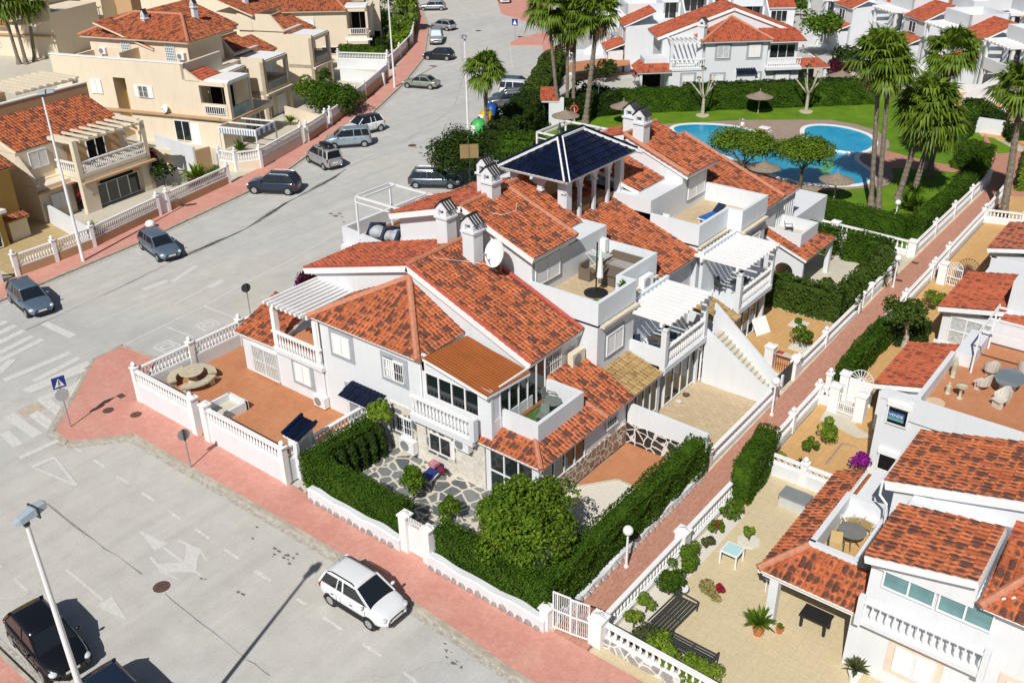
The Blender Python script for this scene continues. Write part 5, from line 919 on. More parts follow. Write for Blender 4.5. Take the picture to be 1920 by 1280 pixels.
# ---------------------------------------------------------------- beige houses across the street
L1 = HK('beige_house', 'beige house behind the tall lamp with balustraded balcony, slatted pergola and wide arched glazing', (-71.4, 34.0), 98, BG)
L1.box(-1.6, 8.6, -8, -3.0, 0, 5.45); L1.box(-1.6, 1.4, -3.0, -1.3, 0, 2.9); L1.box(-1.6, 1.4, -3.0, -2.6, 2.9, 3.0); L1.box(1.4, 8.3, -3, 0, 2.65, 3.0); L1.box(1.35, 1.75, -.4, 0, 0, 6.0); L1.box(7.9, 8.3, -.4, 0, 0, 6.0); L1.box(1.35, 1.7, -3, -.4, 5.75, 6.0); L1.box(7.95, 8.3, -3, -.4, 5.75, 6.1); L1.box(1.75, 2.7, -.35, 0, 0, 2.7); L1.box(7.2, 8.3, -3, 0, 0, 2.7); L1.box(1.4, 1.6, -3, -.4, 2.9, 3.4); L1.box(1.75, 8, -.25, 0, 2.9, 3.3)
L1.sidegable([(-8.2, 5.4), (-8.2, 7.3), (-3.0, 5.4)], -1.6, -1.4); L1.sidegable([(-3.2, 3.0), (-3.2, 5.4), (-1.2, 3.2), (-1.2, 3.0)], -1.65, -1.35); L1.done()
L1.roof([(-1.5, -3.0, 5.5), (8.6, -3.0, 5.5), (8.6, -7.2, 7.2), (-1.5, -7.2, 7.2)], T1); L1.roof([(8.3, -3.0, 5.4), (8.3, -.6, 4.9), (8.6, -.6, 4.9), (8.6, -3, 5.4)], T1)
L1.box(-2.5, 9, -7.5, -7.2, 5, 8.1, mat=BG2, name='parapet'); L1.box(-2.5, 9, -7.55, -7.15, 8.1, 8.2, mat=TRIM, name='coping')
L1.perg(2.0, 7.8, -3.1, .15, 5.95, 8, mat=CREAMP); L1.bal((1.8, -.12), (7.9, -.12), 3.3, 4.25, far=False, sp=.2); L1.bal((1.5, -2.8), (1.5, -.4), 3.3, 4.2, far=False)
L1.box(1.4, 8.6, -.2, .35, 2.5, 2.66, mat=BG2, name='ledge'); L1.box(-1.7, 1.5, -1.3, -.9, 2.5, 2.66, mat=BG2, name='ledge')
L1.win(-.6, -2.98, 3.9, 1.6, 1.35); L1.win(-.7, -1.28, .9, 1.6, 1.2); L1.glz(2.75, -.5, .2, 4.4, 1.75, 4); L1.box(2.7, 7.2, -.6, -.45, 1.95, 2.65, mat=BG2, name='arch_panel'); L1.win(1.36, -.3, .3, .05, .1, 'dark') if 0 else None
L1.box(3.3, 6.6, -.42, -.40, 1.95, 2.4, mat=DARK, name='fanlight'); L1.box(2.6, 7.8, -2.95, -2.9, 3.0, 5.0, mat=BG2, name='shade_toned_wall'); L1.win(4.5, -2.88, 3.0, 1.8, 2.0, 'dark')  # shade behind the balcony is put in as a darker tan sheet
L1.box(-1.6, 8.6, -12, -8, 0, 5.0, mat=BG2, name='rear_wing'); L1.box(-2.6, 2, -12, -8.0, 5.0, 8.8, mat=BG2, name='rear_wall'); L1.roof([(-2.8, -11.5, 8.9), (2.6, -11.5, 8.9), (2.6, -14, 10), (-2.8, -14, 10)], T1); L1.box(2, 9, -11, -7.6, 5.0, 5.1, mat=TCB, name='terrace_floor')
L1.perg(2.8, 8.5, -12.5, -7.6, 8.6, 9, mat=CREAMP, w=.35); L1.box(8.3, 8.6, -8.1, -7.7, 5, 8.6, mat=CREAMP, name='pergola_post')
L0 = HK('beige_house', 'ochre house at the left edge with a glazed door onto its yellow tiled terrace', (-69.6, 27.2), 98, OC)
L0.box(-6, 3.2, -9, -1.5, 0, 5.6); L0.box(-6, 1.2, -1.5, -.6, 0, 2.9); L0.done(); L0.roof([(-6, -.9, 5.5), (3.3, -.9, 5.5), (3.3, -6, 7.5), (-6, -6, 7.5)], T1); L0.box(-6, 1.4, -.7, -.2, 2.7, 2.95, mat=TRIM, name='ledge'); L0.glz(-1.5, -.55, .2, 2.2, 2.2, 2); L0.box(1.7, 3.2, -1.6, -.9, 0, 1.6, mat=BG, name='annex_wall'); L0.roof([(1.6, -.8, 1.7), (3.4, -.8, 1.7), (3.4, -2.2, 2.1), (1.6, -2.2, 2.1)], T3)
L2 = HK('beige_house', 'large beige end house with a long blank side wall, tall shade-toned recess and roof terrace', (-91.43, 47.93), 18.2, BG)
L2.box(-3.7, 3.45, -9, 0, 0, 6.4); L2.box(4.9, 11.9, -9, 0, 0, 6.4); L2.box(3.45, 4.9, -9, 0, 6.1, 6.4); L2.box(-3.7, 11.9, -.25, 0, 6.4, 7.85); L2.box(11.6, 11.9, -6, 0, 6.4, 7.85); L2.box(11.9, 16.5, -7, -.0, 2.6, 3.1); L2.box(11.9, 16.5, -3.4, -3.1, 3.1, 6.3); L2.box(11.9, 13.3, -.3, 0, 3.1, 6.4); L2.box(13.3, 16.2, -.3, 0, 6.0, 6.4); L2.box(13.3, 16.2, -.3, 0, 3.1, 4.3); L2.box(16.1, 16.5, -.4, 0, 3.1, 6.4); L2.box(11.9, 15.2, -6, 0, 0, 2.7)
L2.box(4.3, 4.5, -9, -6, 6.4, 8.0); L2.box(-1.2, 10.4, -8.5, -3.0, 6.4, 9.2); L2.box(-1.2, -.9, -3.1, -.3, 6.4, 7.85); L2.box(4.4, 4.65, -3, -.2, 6.4, 8.4); L2.gable([(11.9, 6.3), (11.9, 7.4), (13.6, 6.3)], -.25, 0); L2.done()
L2.box(-3.8, 12, -.35, .05, 7.85, 7.95, mat=TRIM, name='coping'); L2.box(-3.7, 15.3, .0, .35, 2.9, 3.1, mat=BG2, name='ledge'); L2.box(11.9, 16.7, -5, .3, 2.9, 3.05, mat=BG2, name='ledge')
L2.box(3.45, 4.9, -1.6, -1.5, 0, 6.1, mat=OC, name='recess'); L2.box(-.9, 11.6, -3, -.3, 6.4, 6.5, mat=TC, name='terrace_floor')  # ochre back wall carries the alcove's shade in its colour
L2.roof([(-2.0, -2.5, 9.2), (11.0, -2.5, 9.2), (7.6, -6.5, 10.9), (2.0, -6.5, 10.9)], T1); L2.roof([(11.0, -2.5, 9.2), (11.0, -10.5, 9.2), (7.6, -6.5, 10.9)], T1, (1, 0)); L2.roof([(-2.0, -10.5, 9.2), (-2.0, -2.5, 9.2), (2.0, -6.5, 10.9)], T1, (-1, 0)); L2.roof([(11, -10.5, 9.2), (-2, -10.5, 9.2), (2, -6.5, 10.9), (7.6, -6.5, 10.9)], T1, (0, -1)); caps(L2.T, [L2.pt(p) for p in ((11.0, -2.5, 9.3), (7.6, -6.5, 11), (2, -6.5, 11), (-2, -2.5, 9.3))], CAP, .17)
L2.win(.6, .02, 4.4, 1.35, 1.35); L2.win(6.3, .02, 4.4, 1.1, 1.15, 'glass', bars=True, open_=5); L2.win(9.8, .02, .5, 1.8, 2.0, 'glass'); L2.win(12.2, -3.05, 3.1, 2.8, 2.4, 'dark'); L2.win(2.6, -2.98, 6.6, 1.1, 2.2, 'block', cols=5, rows=9); L2.win(7.8, -2.98, 6.6, 1.1, 2.2, 'block', cols=5, rows=9)
L2.bal((13.5, -.12), (15.9, -.12), 4.1, 4.95, far=False, sp=.22) if 0 else L2.win(13.7, .02, 3.4, 2.2, .75, 'dark', cols=9)
L2.roof([(12.0, -.2, 6.9), (13.9, -.2, 6.3), (13.9, -3.2, 6.3), (12.0, -3.2, 6.95)], T2, (1, 0)); L2.perg(14.0, 16.6, -3.4, -.2, 6.45, 9, 'u', w=.36, solid=True); L2.box(16.3, 16.5, -3.4, -.4, 3.1, 4.1, mat=GLASSB, name='balcony_screen'); L2.box(16.1, 16.5, -3.6, -3.2, 3.1, 6.4, mat=BG, name='pillar')
L2.glz(15.25, -3.6, .3, 2.6, 2.1, 3, side='r'); L2.box(11.3, 12.6, .0, .04, .2, 2.3, mat=SHUT, name='arched_door')
for (u, z) in ((.0, 6.6), (.0, 7.5), (9.3, 6.6), (9.3, 7.5)): ac_unit('white outdoor unit on the beige roof terrace wall, %s %s pair' % ('lower of the' if z < 7 else 'upper of the', 'left' if u < 1 else 'right'), L2.fr(u+.4, -3.0, z), 18.2)
# stepped row of beige houses following the street
def beige_unit(label, o, ang, depth=9, zr=6.2, sp=0):
    h = HK('beige_house', label, o, ang, BG, group='stepped beige houses along the curved street')
    h.box(-4.6, 0, -depth, -3.2, 0, zr); h.box(-4.6, -.1, -3.2, -.1, 2.6, 3.0); h.box(-4.6, -4.3, -3.2, 0, 0, 6.3); h.box(-.4, 0, -.4, 0, 0, 5.9); h.box(-4.6, -4.2, -.4, 0, 0, 5.9); h.box(-4.6, 0, -.4, 0, 5.6, 5.95); h.box(-.35, 0, -3.2, -.4, 5.65, 5.95); h.box(-.35, 0, -3.2, -.4, 2.9, 3.7); h.box(-3.4, -.6, -2.6, -.3, 0, 2.7); h.box(-4.7, .1, -.1, .25, 2.55, 2.75)
    h.box(-4.6, 0, -depth, -3.4, zr, 6.6); h.sidegable([(-depth, 6.6), (-depth, 8.4), (-4.8, 8.4), (-3.2, 6.6)], -4.75, -4.5); h.done()
    h.roof([(-4.5, -3.2, 6.2), (0, -3.2, 6.2), (0, -6.0, 7.6), (-4.5, -6.0, 7.6)], T1); h.box(-4.5, .1, -6.3, -6.0, 6, 7.9, mat=BG2, name='parapet'); h.perg(-4.2, -.2, -3.2, -.1, 5.98, 9, w=.36, solid=True); h.box(-4.1, -.5, -.3, -.1, 3.0, 3.9, mat=BG2, name='balcony_wall'); h.box(-3.9, -.8, -.12, .02, 3.25, 3.75, mat=GREYT, name='balcony_screen')
    h.win(-3.4, -3.15, 3.0, 2.2, 2.2, 'dark', side='f'); h.win(-2.6, -.28, .1, 1.6, 2.0, 'shut', side='f', cols=1); h.bal((-.15, -3), (-.15, -.6), 3.0, 3.9)
    h.roof([(-5.2, -6.7, 8.3), (1.6, -6.7, 8.3), (1.6, -13, 10.6), (-5.2, -13, 10.6)], T1); h.box(-4.8, 1.2, -12.8, -7.2, 6.6, 8.2, mat=BG, name='upper_wall'); h.chim(-2.5, -9.0, 9.0, 10.6, .5); h.roof([(.1, -3.4, 5.6), (3.4, -3.4, 5.6), (3.4, -6.6, 6.9), (.1, -6.6, 6.9)], T1); h.box(.1, 3.2, -6.8, -3.6, 0, 5.5, mat=BG, name='side_wing'); h.win(.9, -3.58, 3.3, 1.3, 1.3); return h
for i, (x, y, ang, lab) in enumerate(((-81.9, 60.0, 112, 'beige terraced house nearest the striped awning, with a white slatted balcony roof'), (-83.0, 66.2, 108, 'second stepped beige house, its balcony above the arched garage door'), (-88.6, 77.2, 112, 'third stepped beige house, with the arched front door behind the dark hedge'))): beige_unit(lab, (x, y), ang)
L4 = HK('beige_house', 'beige corner house with long tiled roof and balustraded balcony near the top left', (-101.5, 82.4), 40, BG)
L4.box(0, 7.0, -8, 0, 0, 6.1); L4.box(7.0, 9.7, -8, -3, 0, 6.1); L4.box(7.0, 9.7, -3, 0, 2.6, 3.2); L4.box(9.4, 9.7, -.4, 0, 0, 6.5); L4.box(7.0, 9.7, -.3, 0, 6.0, 6.5); L4.box(7, 9.7, -.3, 0, 3.0, 3.9); L4.box(6.8, 7.1, -.4, 0, 6, 6.5); L4.done()
L4.roof([(-6.5, .5, 6.2), (7.1, .5, 6.2), (4.3, -4, 8.2), (-6.5, -4, 8.2)], T1); L4.roof([(7.1, .5, 6.2), (7.1, -8.5, 6.2), (4.3, -4, 8.2)], T1, (1, 0)); caps(L4.T, [L4.pt((7.1, .5, 6.3)), L4.pt((4.3, -4, 8.3))], CAP, .17); L4.box(-6.5, 0, -7, -.3, 0, 6.0, mat=BG2, name='side_wing')
L4.win(1.3, .02, 3.9, 1.5, 1.5); L4.win(7.2, -2.9, 3.2, 2.3, 2.6, 'dark'); L4.win(7.4, .02, 3.25, 1.9, .7, 'dark', cols=8); L4.glz(7.2, .02, .2, 2.4, 2.2, 3, 2); L4.box(7.0, 9.6, .0, .8, 2.1, 2.5, mat=CREAMP, name='awning'); L4.box(6.7, 10.1, 0, .4, 2.5, 2.7, mat=TRIM, name='ledge'); L4.perg(6.8, 9.6, -3, -.1, 6.55, 8, 'u', w=.34, solid=True); L4.win(3.4, .02, .8, 2.2, .9, 'dark')
for i, (px_, py_, lab) in enumerate(((130, 30, 'beige house at the far top left behind the palms'), (262, -8, 'beige house with white balustrade at the top edge, behind the chimneys'), (40, 70, 'beige house with red tiled edge beside the three dark palms'))):
    p = U(px_, py_, 3.5) if i < 2 else U(45, 108, 0); h = HK('beige_house', lab, p, 20, BG, group='beige houses far behind the row'); h.box(-6, 6, -9, 0, 0, 6); h.box(-6, 1, -9, -3, 6, 8.6); h.box(0, 6, -.3, 0, 6, 7.4); h.done(); h.roof([(-6.3, -2.6, 8.6), (1.4, -2.6, 8.6), (1.4, -7, 10), (-6.3, -7, 10)], T1); h.roof([(-6, .8, 4.2), (-1, .8, 4.2), (-1, -.1, 4.8), (-6, -.1, 4.8)], T1); h.win(-5, .02, 1.2, 1.6, 1.6); h.win(2, .02, 3.6, 1.4, 1.4); h.win(-4, -2.95, 6.6, 2, 1.5, 'glass'); h.perg(1.5, 6.0, .2, 2.8, 5.0, 8, mat=CREAMP); h.box(-6.2, 6.2, 0, .3, 2.9, 3.1, mat=BG2, name='ledge')
Lb = HK('beige_house', 'beige house with broad red roof and two white chimneys behind the stepped row', (-115, 78), 30, BG); Lb.box(-8, 10, -12, 0, 0, 8.2); Lb.done(); Lb.roof([(-9, .5, 8.4), (11, .5, 8.4), (8, -6, 11), (-6, -6, 11)], T1); Lb.roof([(11, .5, 8.4), (11, -12.5, 8.4), (8, -6, 11)], T1, (1, 0)); Lb.chim(1, -2, 9, 11, .7); Lb.chim(6, -2.5, 9, 11.2, .7); caps(Lb.T, [Lb.pt((11, .5, 8.5)), Lb.pt((8, -6, 11.1)), Lb.pt((-6, -6, 11.1))], CAP, .17)
Lc = HK('beige_house', 'small dark-brown gabled beige house at the very top edge beside a white balustrade', U(215, 20, 4), 22, BG2); Lc.box(-3, 3, -8, 0, 0, 8.5); Lc.done()
Ld = HK('beige_house', 'beige house across the top edge between the red roofs and the street trees', U(640, 0, 6.5), 45, BG); Ld.box(-9, 2.5, -8, 0, 0, 6.2); Ld.box(2.5, 5, -8, 0, 0, 5.5); Ld.done(); Ld.roof([(-9, .5, 6.4), (3, .5, 6.4), (0, -4, 8.4), (-9, -4, 8.4)], T1); Ld.roof([(3, .5, 6.4), (3, -8.5, 6.4), (0, -4, 8.4)], T1, (1, 0)); Ld.win(2.9, .02, .4, 2, 2.0, 'dark'); Ld.win(-2, .02, 3.9, 1.4, 1.4)
# ---------------------------------------------------------------- street-side walls of the left gardens
TANW = BG2
def lf(label, pts, far=False, wall=BG2, zw=.75, zt=1.65, posts=None, **k): return fence('balustrade', label, pts, .1, zw, zt, posts, w=.22, wall=wall, sp=.2, pw=.28, far=far, group='street balustrades on tan plinths', **k)
lf('white balustrade on tan plinth, nearest the left edge, by the parked estate car', [(-66.5, 22.4), (-64.35, 24.6)]); WLp = px([(35, 520), (108, 493), (178, 465), (300, 406)])
lf('white balustrade on tan plinth crossing behind the tall lamp post', WLp, posts=[WLp[0], WLp[1], WLp[2], WLp[3]]); q = px([(318, 398), (430, 346)]); lf('white balustrade on tan plinth past the white curved gate panel', q)
T = thing('garden_gate', 'white curved-top gate panel in the tan wall beside the silver car', 'gate', (*px([(308, 402)])[0], .1)); a_, b_ = px([(300, 406), (318, 398)]); P(MB().obox(a_, b_, .08, .1, 2.0, .1, 1.6), 'gate_leaf', SHUT, T)
q = px([(415, 318), (445, 323), (491, 317), (567, 273)]); lf('white balustrade on beige plinth round the corner garden with the striped awning', q, wall=BG, zw=.9, zt=1.85); q = px([(577, 268), (612, 244)]); lf('white balustrade between two white gate pillars above the silver car', q, zw=.8, zt=1.8)
q = px([(621, 237), (666, 203)]); lf('dark-shaded plinth balustrade under the overhanging hedge', q, far=True); q = px([(668, 201), (685, 188), (727, 150)]); lf('white panel wall on pinkish plinth beside the tall second lamp', q, far=True, zw=1.2, zt=1.9); q = px([(727, 133), (750, 110), (773, 85), (781, 36), (776, 10)]); lf('long curved white balustrade beside the street trees near the top', q, far=True, zw=.6, zt=1.6)
q = px([(636, 128), (728, 131)], .1); lf('white balustrade facing the camera in front of the beige corner house garden', q, far=True, wall=W, zw=1.3, zt=2.1)
for lab, a, b, h, m in (('plain white garden wall beside the yellow tiled terrace', (70, 402), (176, 464), 1.5, W), ('white wall between the balcony house and the palm planting', (300, 302), (372, 330), 2.6, W), ('beige patio wall in front of the long beige house', (268, 305), (398, 322), 1.6, BG), ('cream wall between two terraces behind the gate pillars', (537, 222), (610, 242), 1.3, BG), ('tan wall with planter at the corner garden', (372, 330), (400, 322), 2.3, BG2), ('white wall below the beige corner house terrace', (640, 150), (722, 160), 1.4, W)):
    solo(MB().obox(U(*a, .1)[:2], U(*b, .1)[:2], .22, .1, .1+h), 'garden_wall', m, lab, 'wall')
floor([*px([(0, 420), (100, 408), (176, 464), (30, 520), (-60, 480)], .1)], .13, brickmat('yellow_floor_tile', (.50, .39, .20), (.45, .34, .17), (.36, .28, .15), .45, .45, .015, 0)); floor([*px([(660, 165), (725, 150), (690, 185), (655, 200)], .1)], .13, TCB)
A_ = HK('awning_frame', 'white metal pergola frame with a blue striped scalloped valance in the corner garden', (*U(487, 301, .1)[:2],), 18, cat='awning'); mb = MB()
for (u, d) in ((0, 0), (-4.0, 0), (0, -3.2), (-4.0, -3.2)): mb.bar(A_.fr(u, d, .1), A_.fr(u, d, 2.9), .1)
for (a, b) in (((0, 0), (-4, 0)), ((0, -3.2), (-4, -3.2)), ((0, 0), (0, -3.2)), ((-4, 0), (-4, -3.2)), ((0, -1.6), (-4, -1.6))): mb.bar(A_.fr(*a, 2.9), A_.fr(*b, 2.9), .12)
P(mb, 'frame', WMET, A_.T); m, t, b_ = base_mat('blue_striped_cloth', .8); w_ = N(t, 'ShaderNodeTexWave', wave_type='BANDS'); w_.inputs['Scale'].default_value = 1.2; t.links.new(worldpos(t).outputs[0], w_.inputs['Vector']); r_ = ramp(t, [(.45, (.75, .76, .78)), (.55, (.15, .22, .32))]); t.links.new(w_.outputs[0], r_.inputs[0]); t.links.new(r_.outputs[0], b_.inputs['Base Color'])
P(fbox(fbox(MB(), A_.fr, -4, 0, .05, .08, 2.35, 2.85), A_.fr, .05, .08, -3.2, 0, 2.35, 2.85), 'valance', m, A_.T)
# ================================================================ white houses beyond the pool
def white_villa(label, o, ang, mirror=1, far=False, bay=T2):
    h = HK('white_house', label, o, ang, W, group='white houses beyond the pool garden'); s = mirror
    def b(u0, u1, *r, **k): a = (u0, u1) if s > 0 else (14.5-u1, 14.5-u0); h.box(*a, *r, **k)
    def rf(pts, mat=T2, down=(0, 1), **k): h.roof([(p[0] if s > 0 else 14.5-p[0], p[1], p[2]) for p in pts], mat, (down[0]*s, down[1]), **k)
    def wn(u, w, *r, **k): h.win(u if s > 0 else 14.5-u-w, r[0], r[1], w, *r[2:], **k)
    b(3.9, 10.8, -3.2, 0, 0, 5.8); b(0, 3.9, -6, 0, 0, 3.0); b(10.8, 14.6, -4, 0, 0, 3.0); b(10.8, 14.4, -4, -.6, 3.0, 5.3); b(0, .3, -6, -3.4, 3, 6); h.gable([(x if s > 0 else 14.5-x, z) for x, z in ((-.2, 0), (-.2, 5.6), (7.6, 8.4), (14.9, 5.6), (14.9, 0))], -8, -3.2); h.done()
    rf([(3.3, .5, 5.8), (11.2, .5, 5.8), (7.4, -3.3, 7.7)]); rf([(3.3, -3.2, 5.85), (3.3, .5, 5.8), (7.4, -3.3, 7.7)], T2, (-1, 0)); rf([(11.2, .5, 5.8), (11.2, -3.2, 5.85), (7.4, -3.3, 7.7)], T2, (1, 0))
    u = lambda x: x if s > 0 else 14.5-x; caps(h.T, [h.fr(u(3.3), .5, 5.9), h.fr(u(7.4), -3.25, 7.8), h.fr(u(11.2), .5, 5.9)], CAP, .16)
    rf([(-.9, -3.0, 5.75), (7.6, -3.0, 8.75), (7.6, -8.3, 8.75), (-.9, -8.3, 5.75)], T2, (-1, 0), slab=.3); rf([(7.6, -3.0, 8.75), (15.6, -3.0, 5.75), (15.6, -8.3, 5.75), (7.6, -8.3, 8.75)], T2, (1, 0), slab=.3)
    rf([(10.9, .5, 5.6), (15.0, .5, 5.6), (14.7, -3.2, 6.4), (10.5, -3.2, 6.4)], CAPR if bay is None else bay, (0, 1), slab=.08)
    b(.0, 3.9, -.25, .1, 2.75, 3.0, mat=W, name='balcony_slab'); b(10.7, 14.7, -.2, .5, 2.6, 2.9, mat=W, name='balcony_slab'); b(10.7, 14.7, -.2, .55, 2.5, 2.6, mat=DGREY, name='painted_balcony_shadow')  # dark strip below the slab stands in for the balcony's shadow
    h.bal((u(.1), 0), (u(3.9), 0), 3.0, 4.0, sp=.25); h.bal((u(10.8), .4), (u(14.6), .4), 2.9, 3.9, sp=.25)
    wn(5.2, 1.3, .02, 4.0, 1.3, 'curtain', sur=.25); wn(8.7, 1.3, .02, 4.0, 1.3, 'shut', sur=.25); wn(1.5, 1.3, .02, .8, 1.5, 'shut', sur=.25); wn(4.8, 1.3, .02, .7, 1.5, 'shut', sur=.25); wn(9.0, 1.2, .02, .8, 1.4, 'shut', sur=.25); wn(12, 1.5, .02, .8, 1.4, 'shut', sur=.25); wn(11.2, 2.9, -.56, 3.7, 1.5, 'glass', cols=3)
    a0, a1 = sorted((u(.3), u(3.8))); h.perg(a0, a1, -3.2, .3, 5.8, 8); b(.0, .35, -.35, 0, 3.0, 5.7, mat=W, name='pillar'); h.chim(u(3.6), -.8, 3.0, 7.3, .75)
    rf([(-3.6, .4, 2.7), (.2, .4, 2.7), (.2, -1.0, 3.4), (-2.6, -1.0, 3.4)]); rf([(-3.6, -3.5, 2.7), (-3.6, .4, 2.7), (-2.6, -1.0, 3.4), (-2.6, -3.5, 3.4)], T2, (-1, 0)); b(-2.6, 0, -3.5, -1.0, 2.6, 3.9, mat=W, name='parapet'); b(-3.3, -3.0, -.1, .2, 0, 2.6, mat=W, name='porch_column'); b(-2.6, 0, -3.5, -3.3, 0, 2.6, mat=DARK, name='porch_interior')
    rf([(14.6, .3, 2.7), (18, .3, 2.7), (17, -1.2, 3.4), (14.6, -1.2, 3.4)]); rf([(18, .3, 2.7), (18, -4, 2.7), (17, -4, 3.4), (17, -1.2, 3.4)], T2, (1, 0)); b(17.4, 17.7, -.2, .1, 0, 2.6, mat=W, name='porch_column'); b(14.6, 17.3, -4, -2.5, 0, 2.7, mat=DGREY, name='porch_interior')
    return h
V1 = white_villa('white house facing the pool hedge with central hipped roof, grey-framed windows and pergola balcony', (-52.8, 94.2), 42.5)
rf_ = V1.roof([(7.4, .55, 2.2), (9.8, .55, 2.2), (9.6, -.2, 2.9), (7.5, -.2, 2.9)], T5); V1.box(7.6, 9.6, -.0, .35, 0, 2.2, mat=W, name='meter_cupboard')
def row_unit(label, o, ang, z=0, glazed=True, mir=1, roofm=T2, grp='white row houses behind the palms', dish=False):
    # compact white unit: lower glazed room, stair, balcony with pergola, roof terrace parapet and tiled wing
    h = HK('white_house', label, o, ang, W, group=grp); U_ = lambda a, b: (a, b) if mir > 0 else (-b, -a)
    def b(u0, u1, *r, **k): h.box(*U_(u0, u1), *r, **k)
    b(-5, 0, -7, -2.2, 0, 6.0); b(-5, 0, -2.2, 0, 2.7, 3.0); b(-5, 0, -.25, 0, 3.0, 3.9); b(-.3, 0, -.3, 0, 0, 5.7); b(-5, -4.7, -.3, 0, 0, 5.7); b(-5, 0, -7, -6.8, 6, 7.2); b(-5, 0, -2.4, -2.2, 6, 7.2); b(-5.2, -5.0, -7, -2.2, 6, 7.2); b(-.2, 0, -7, -2.2, 6, 7.2); b(0, 4.5, -8, -1.4, 0, 5.4); b(-5, 0, -2.2, -1.6, 0, 2.7); h.done()
    a0, a1 = U_(-5, 0); h.perg(a0, a1, -2.4, .3, 5.75, 8, w=.26); h.bal((a0+.2, -.1), (a1-.2, -.1), 3.2, 3.95) if 0 else None; h.glz(a0+.3, -1.55, .1, 4.4, 2.4, 4); h.win(a0+1, -2.18, 3.0, 2.4, 2.2, 'glass')
    c0, c1 = U_(0, 4.6); h.roof([(c0, -1.1, 5.4), (c1, -1.1, 5.4), (c1, -5, 7.0), (c0, -5, 7.0)], roofm); h.win(min(c0, c1)+1.2, -1.38, 3.7, 1.5, 1.3, 'glass' if glazed else 'shut', sur=.15); h.win(min(c0, c1)+1.2, -1.38, .7, 1.5, 1.5, 'shut', sur=.15)
    d0, d1 = U_(0, 4.4); h.box(d0, d1, -1.4, .6, 0, 2.5) if 0 else None; h.roof([(d0, .9, 2.6), (d1, .9, 2.6), (d1, -1.4, 3.4), (d0, -1.4, 3.4)], roofm); h.box(d0+.1, d1-.1, -1.2, .6, 0, 2.5, mat=W, name='porch_wall'); h.win(d0+.8, .62, .6, 2.4, 1.6, 'glass', cols=3)
    mb = MB(); p = (d1-.2, .4); fbox(mb, h.fr, a0, a0+.25, 0, 4.6, 0, .9); P(mb, 'side_wall', W, h.T)
    st = MB().ext([h.fr(a1, .1, 0), h.fr(a1, .1, 3.6), h.fr(a1+.0, 4.4, 1.1), h.fr(a1, 4.4, 0)], h.fr(.2, 0, 0)-h.fr(0, 0, 0)); P(st, 'stair_wall', W, h.T); return h
LBU = ['%s unit of the white row behind the pool palms' % s for s in ('pergola-balcony end', 'glazed-balcony middle', 'parapet-terrace near')]
row_unit('white row house with pergola balcony, farthest left behind the big garden tree', (-39.3, 125.6), -41)
row_unit('white row house with grey glazed balcony room above the nearest fan palms', (-30.6, 118.2), -43)
row_unit('white row house with tall side wall and striped shade beside the right-hand palm', (-22.4, 111.5), -46)
row_unit('white row house at the right edge above the orange entrance terrace', (-15.5, 105.0), -42)
G2 = 'far white houses along the top edge'
for (x, y, z, a, mir, lab) in ((1545, 42, 3, -40, 1, 'far white house just right of the black parked car at the top'), (1655, 4, 3, -44, 1, 'far white house at the top edge with slatted pergola shadows'), (1752, 10, 6, -46, -1, 'far white house with two wall units under its terrace at the top'), (1900, 25, 6, -46, 1, 'far white house below the large red roof in the top right corner'),
        (1435, 8, 3, 38, 1, 'far white house at the top edge right of the pool villa roof'), (1330, -12, 3, 42, 1, 'far white house at the top edge above the pool villa roof'), (1215, 2, 3, 40, -1, 'far white house with two plant urns left of the pool villa'), (1140, 75, 3, -48, 1, 'white house with outside stairs behind the four tall palms'), (1090, 5, 3, -48, 1, 'far white house at the top behind the tall palm crowns')):
    p = U(x, y, z); row_unit(lab, (p[0], p[1]), a, mir=mir, grp=G2)
BR = HK('white_house', 'white house with a very large red tiled roof in the top right corner', (-26.5, 122), -48, W); BR.box(-2, 14, -14, -6, 0, 7.5); BR.done(); BR.roof([(-3, -5.5, 7.4), (14, -5.5, 7.4), (14, -11, 10), (-3, -11, 10)], T2); BR.roof([(-3, -16, 7.4), (-3, -5.5, 7.4), (-3+.1, -11, 10)], T2, (-1, 0))
solo(MB().prism(px([(1105, 118), (1180, 100), (1185, 130), (1130, 140), (1065, 140)], .0), -.05, 1.4), 'raised_terrace', W, 'white raised terrace block beside the magenta bougainvillea', 'terrace'); solo(MB().prism(px([(1068, 118), (1180, 104), (1180, 122), (1065, 136)], 1.42), 1.4, 1.46), 'terrace_floor', TC, 'orange terrace floor among the palms beside the bougainvillea', 'floor')
floor(px([(1788, 170), (1850, 175), (1920, 215), (1990, 250), (1960, 290), (1900, 262), (1840, 255), (1790, 210)], .1), .12, TCB); floor(px([(1500, 130), (1700, 80), (1800, 180), (1700, 200)], .0), .04, CONC)
solo(MB().obox(U(1824, 248, 0)[:2], U(1915, 262, 0)[:2], .3, 0, 1.5).obox(U(1915, 262, 0)[:2], U(1990, 285, 0)[:2], .3, 0, 1.5), 'garden_wall', W, 'white wall with a rising end below the orange entrance terrace', 'wall')
# small white utility hut with tiled lid
p = U(1016, 236, 0); q = U(1044, 236, 0); T = thing('utility_hut', 'small white hut with a red tiled lid beside the car park hedge', 'hut', p); mid = (p+q)/2; P(MB().obox((p+(0, 1.2, 0))[:2], (q+(0, 1.2, 0))[:2], 2.0, 0, 2.5), 'wall', W, T); d = (q-p)/np.linalg.norm(q-p); n_ = np.array([-d[1], d[0], 0]); a0 = p-n_*.1-d*.2+(0, 0, 2.5); b0 = q-n_*.1+d*.2+(0, 0, 2.5); roof(T, [a0, b0, b0+n_*2.6+(0, 0, .8), a0+n_*2.6+(0, 0, .8)], T2)
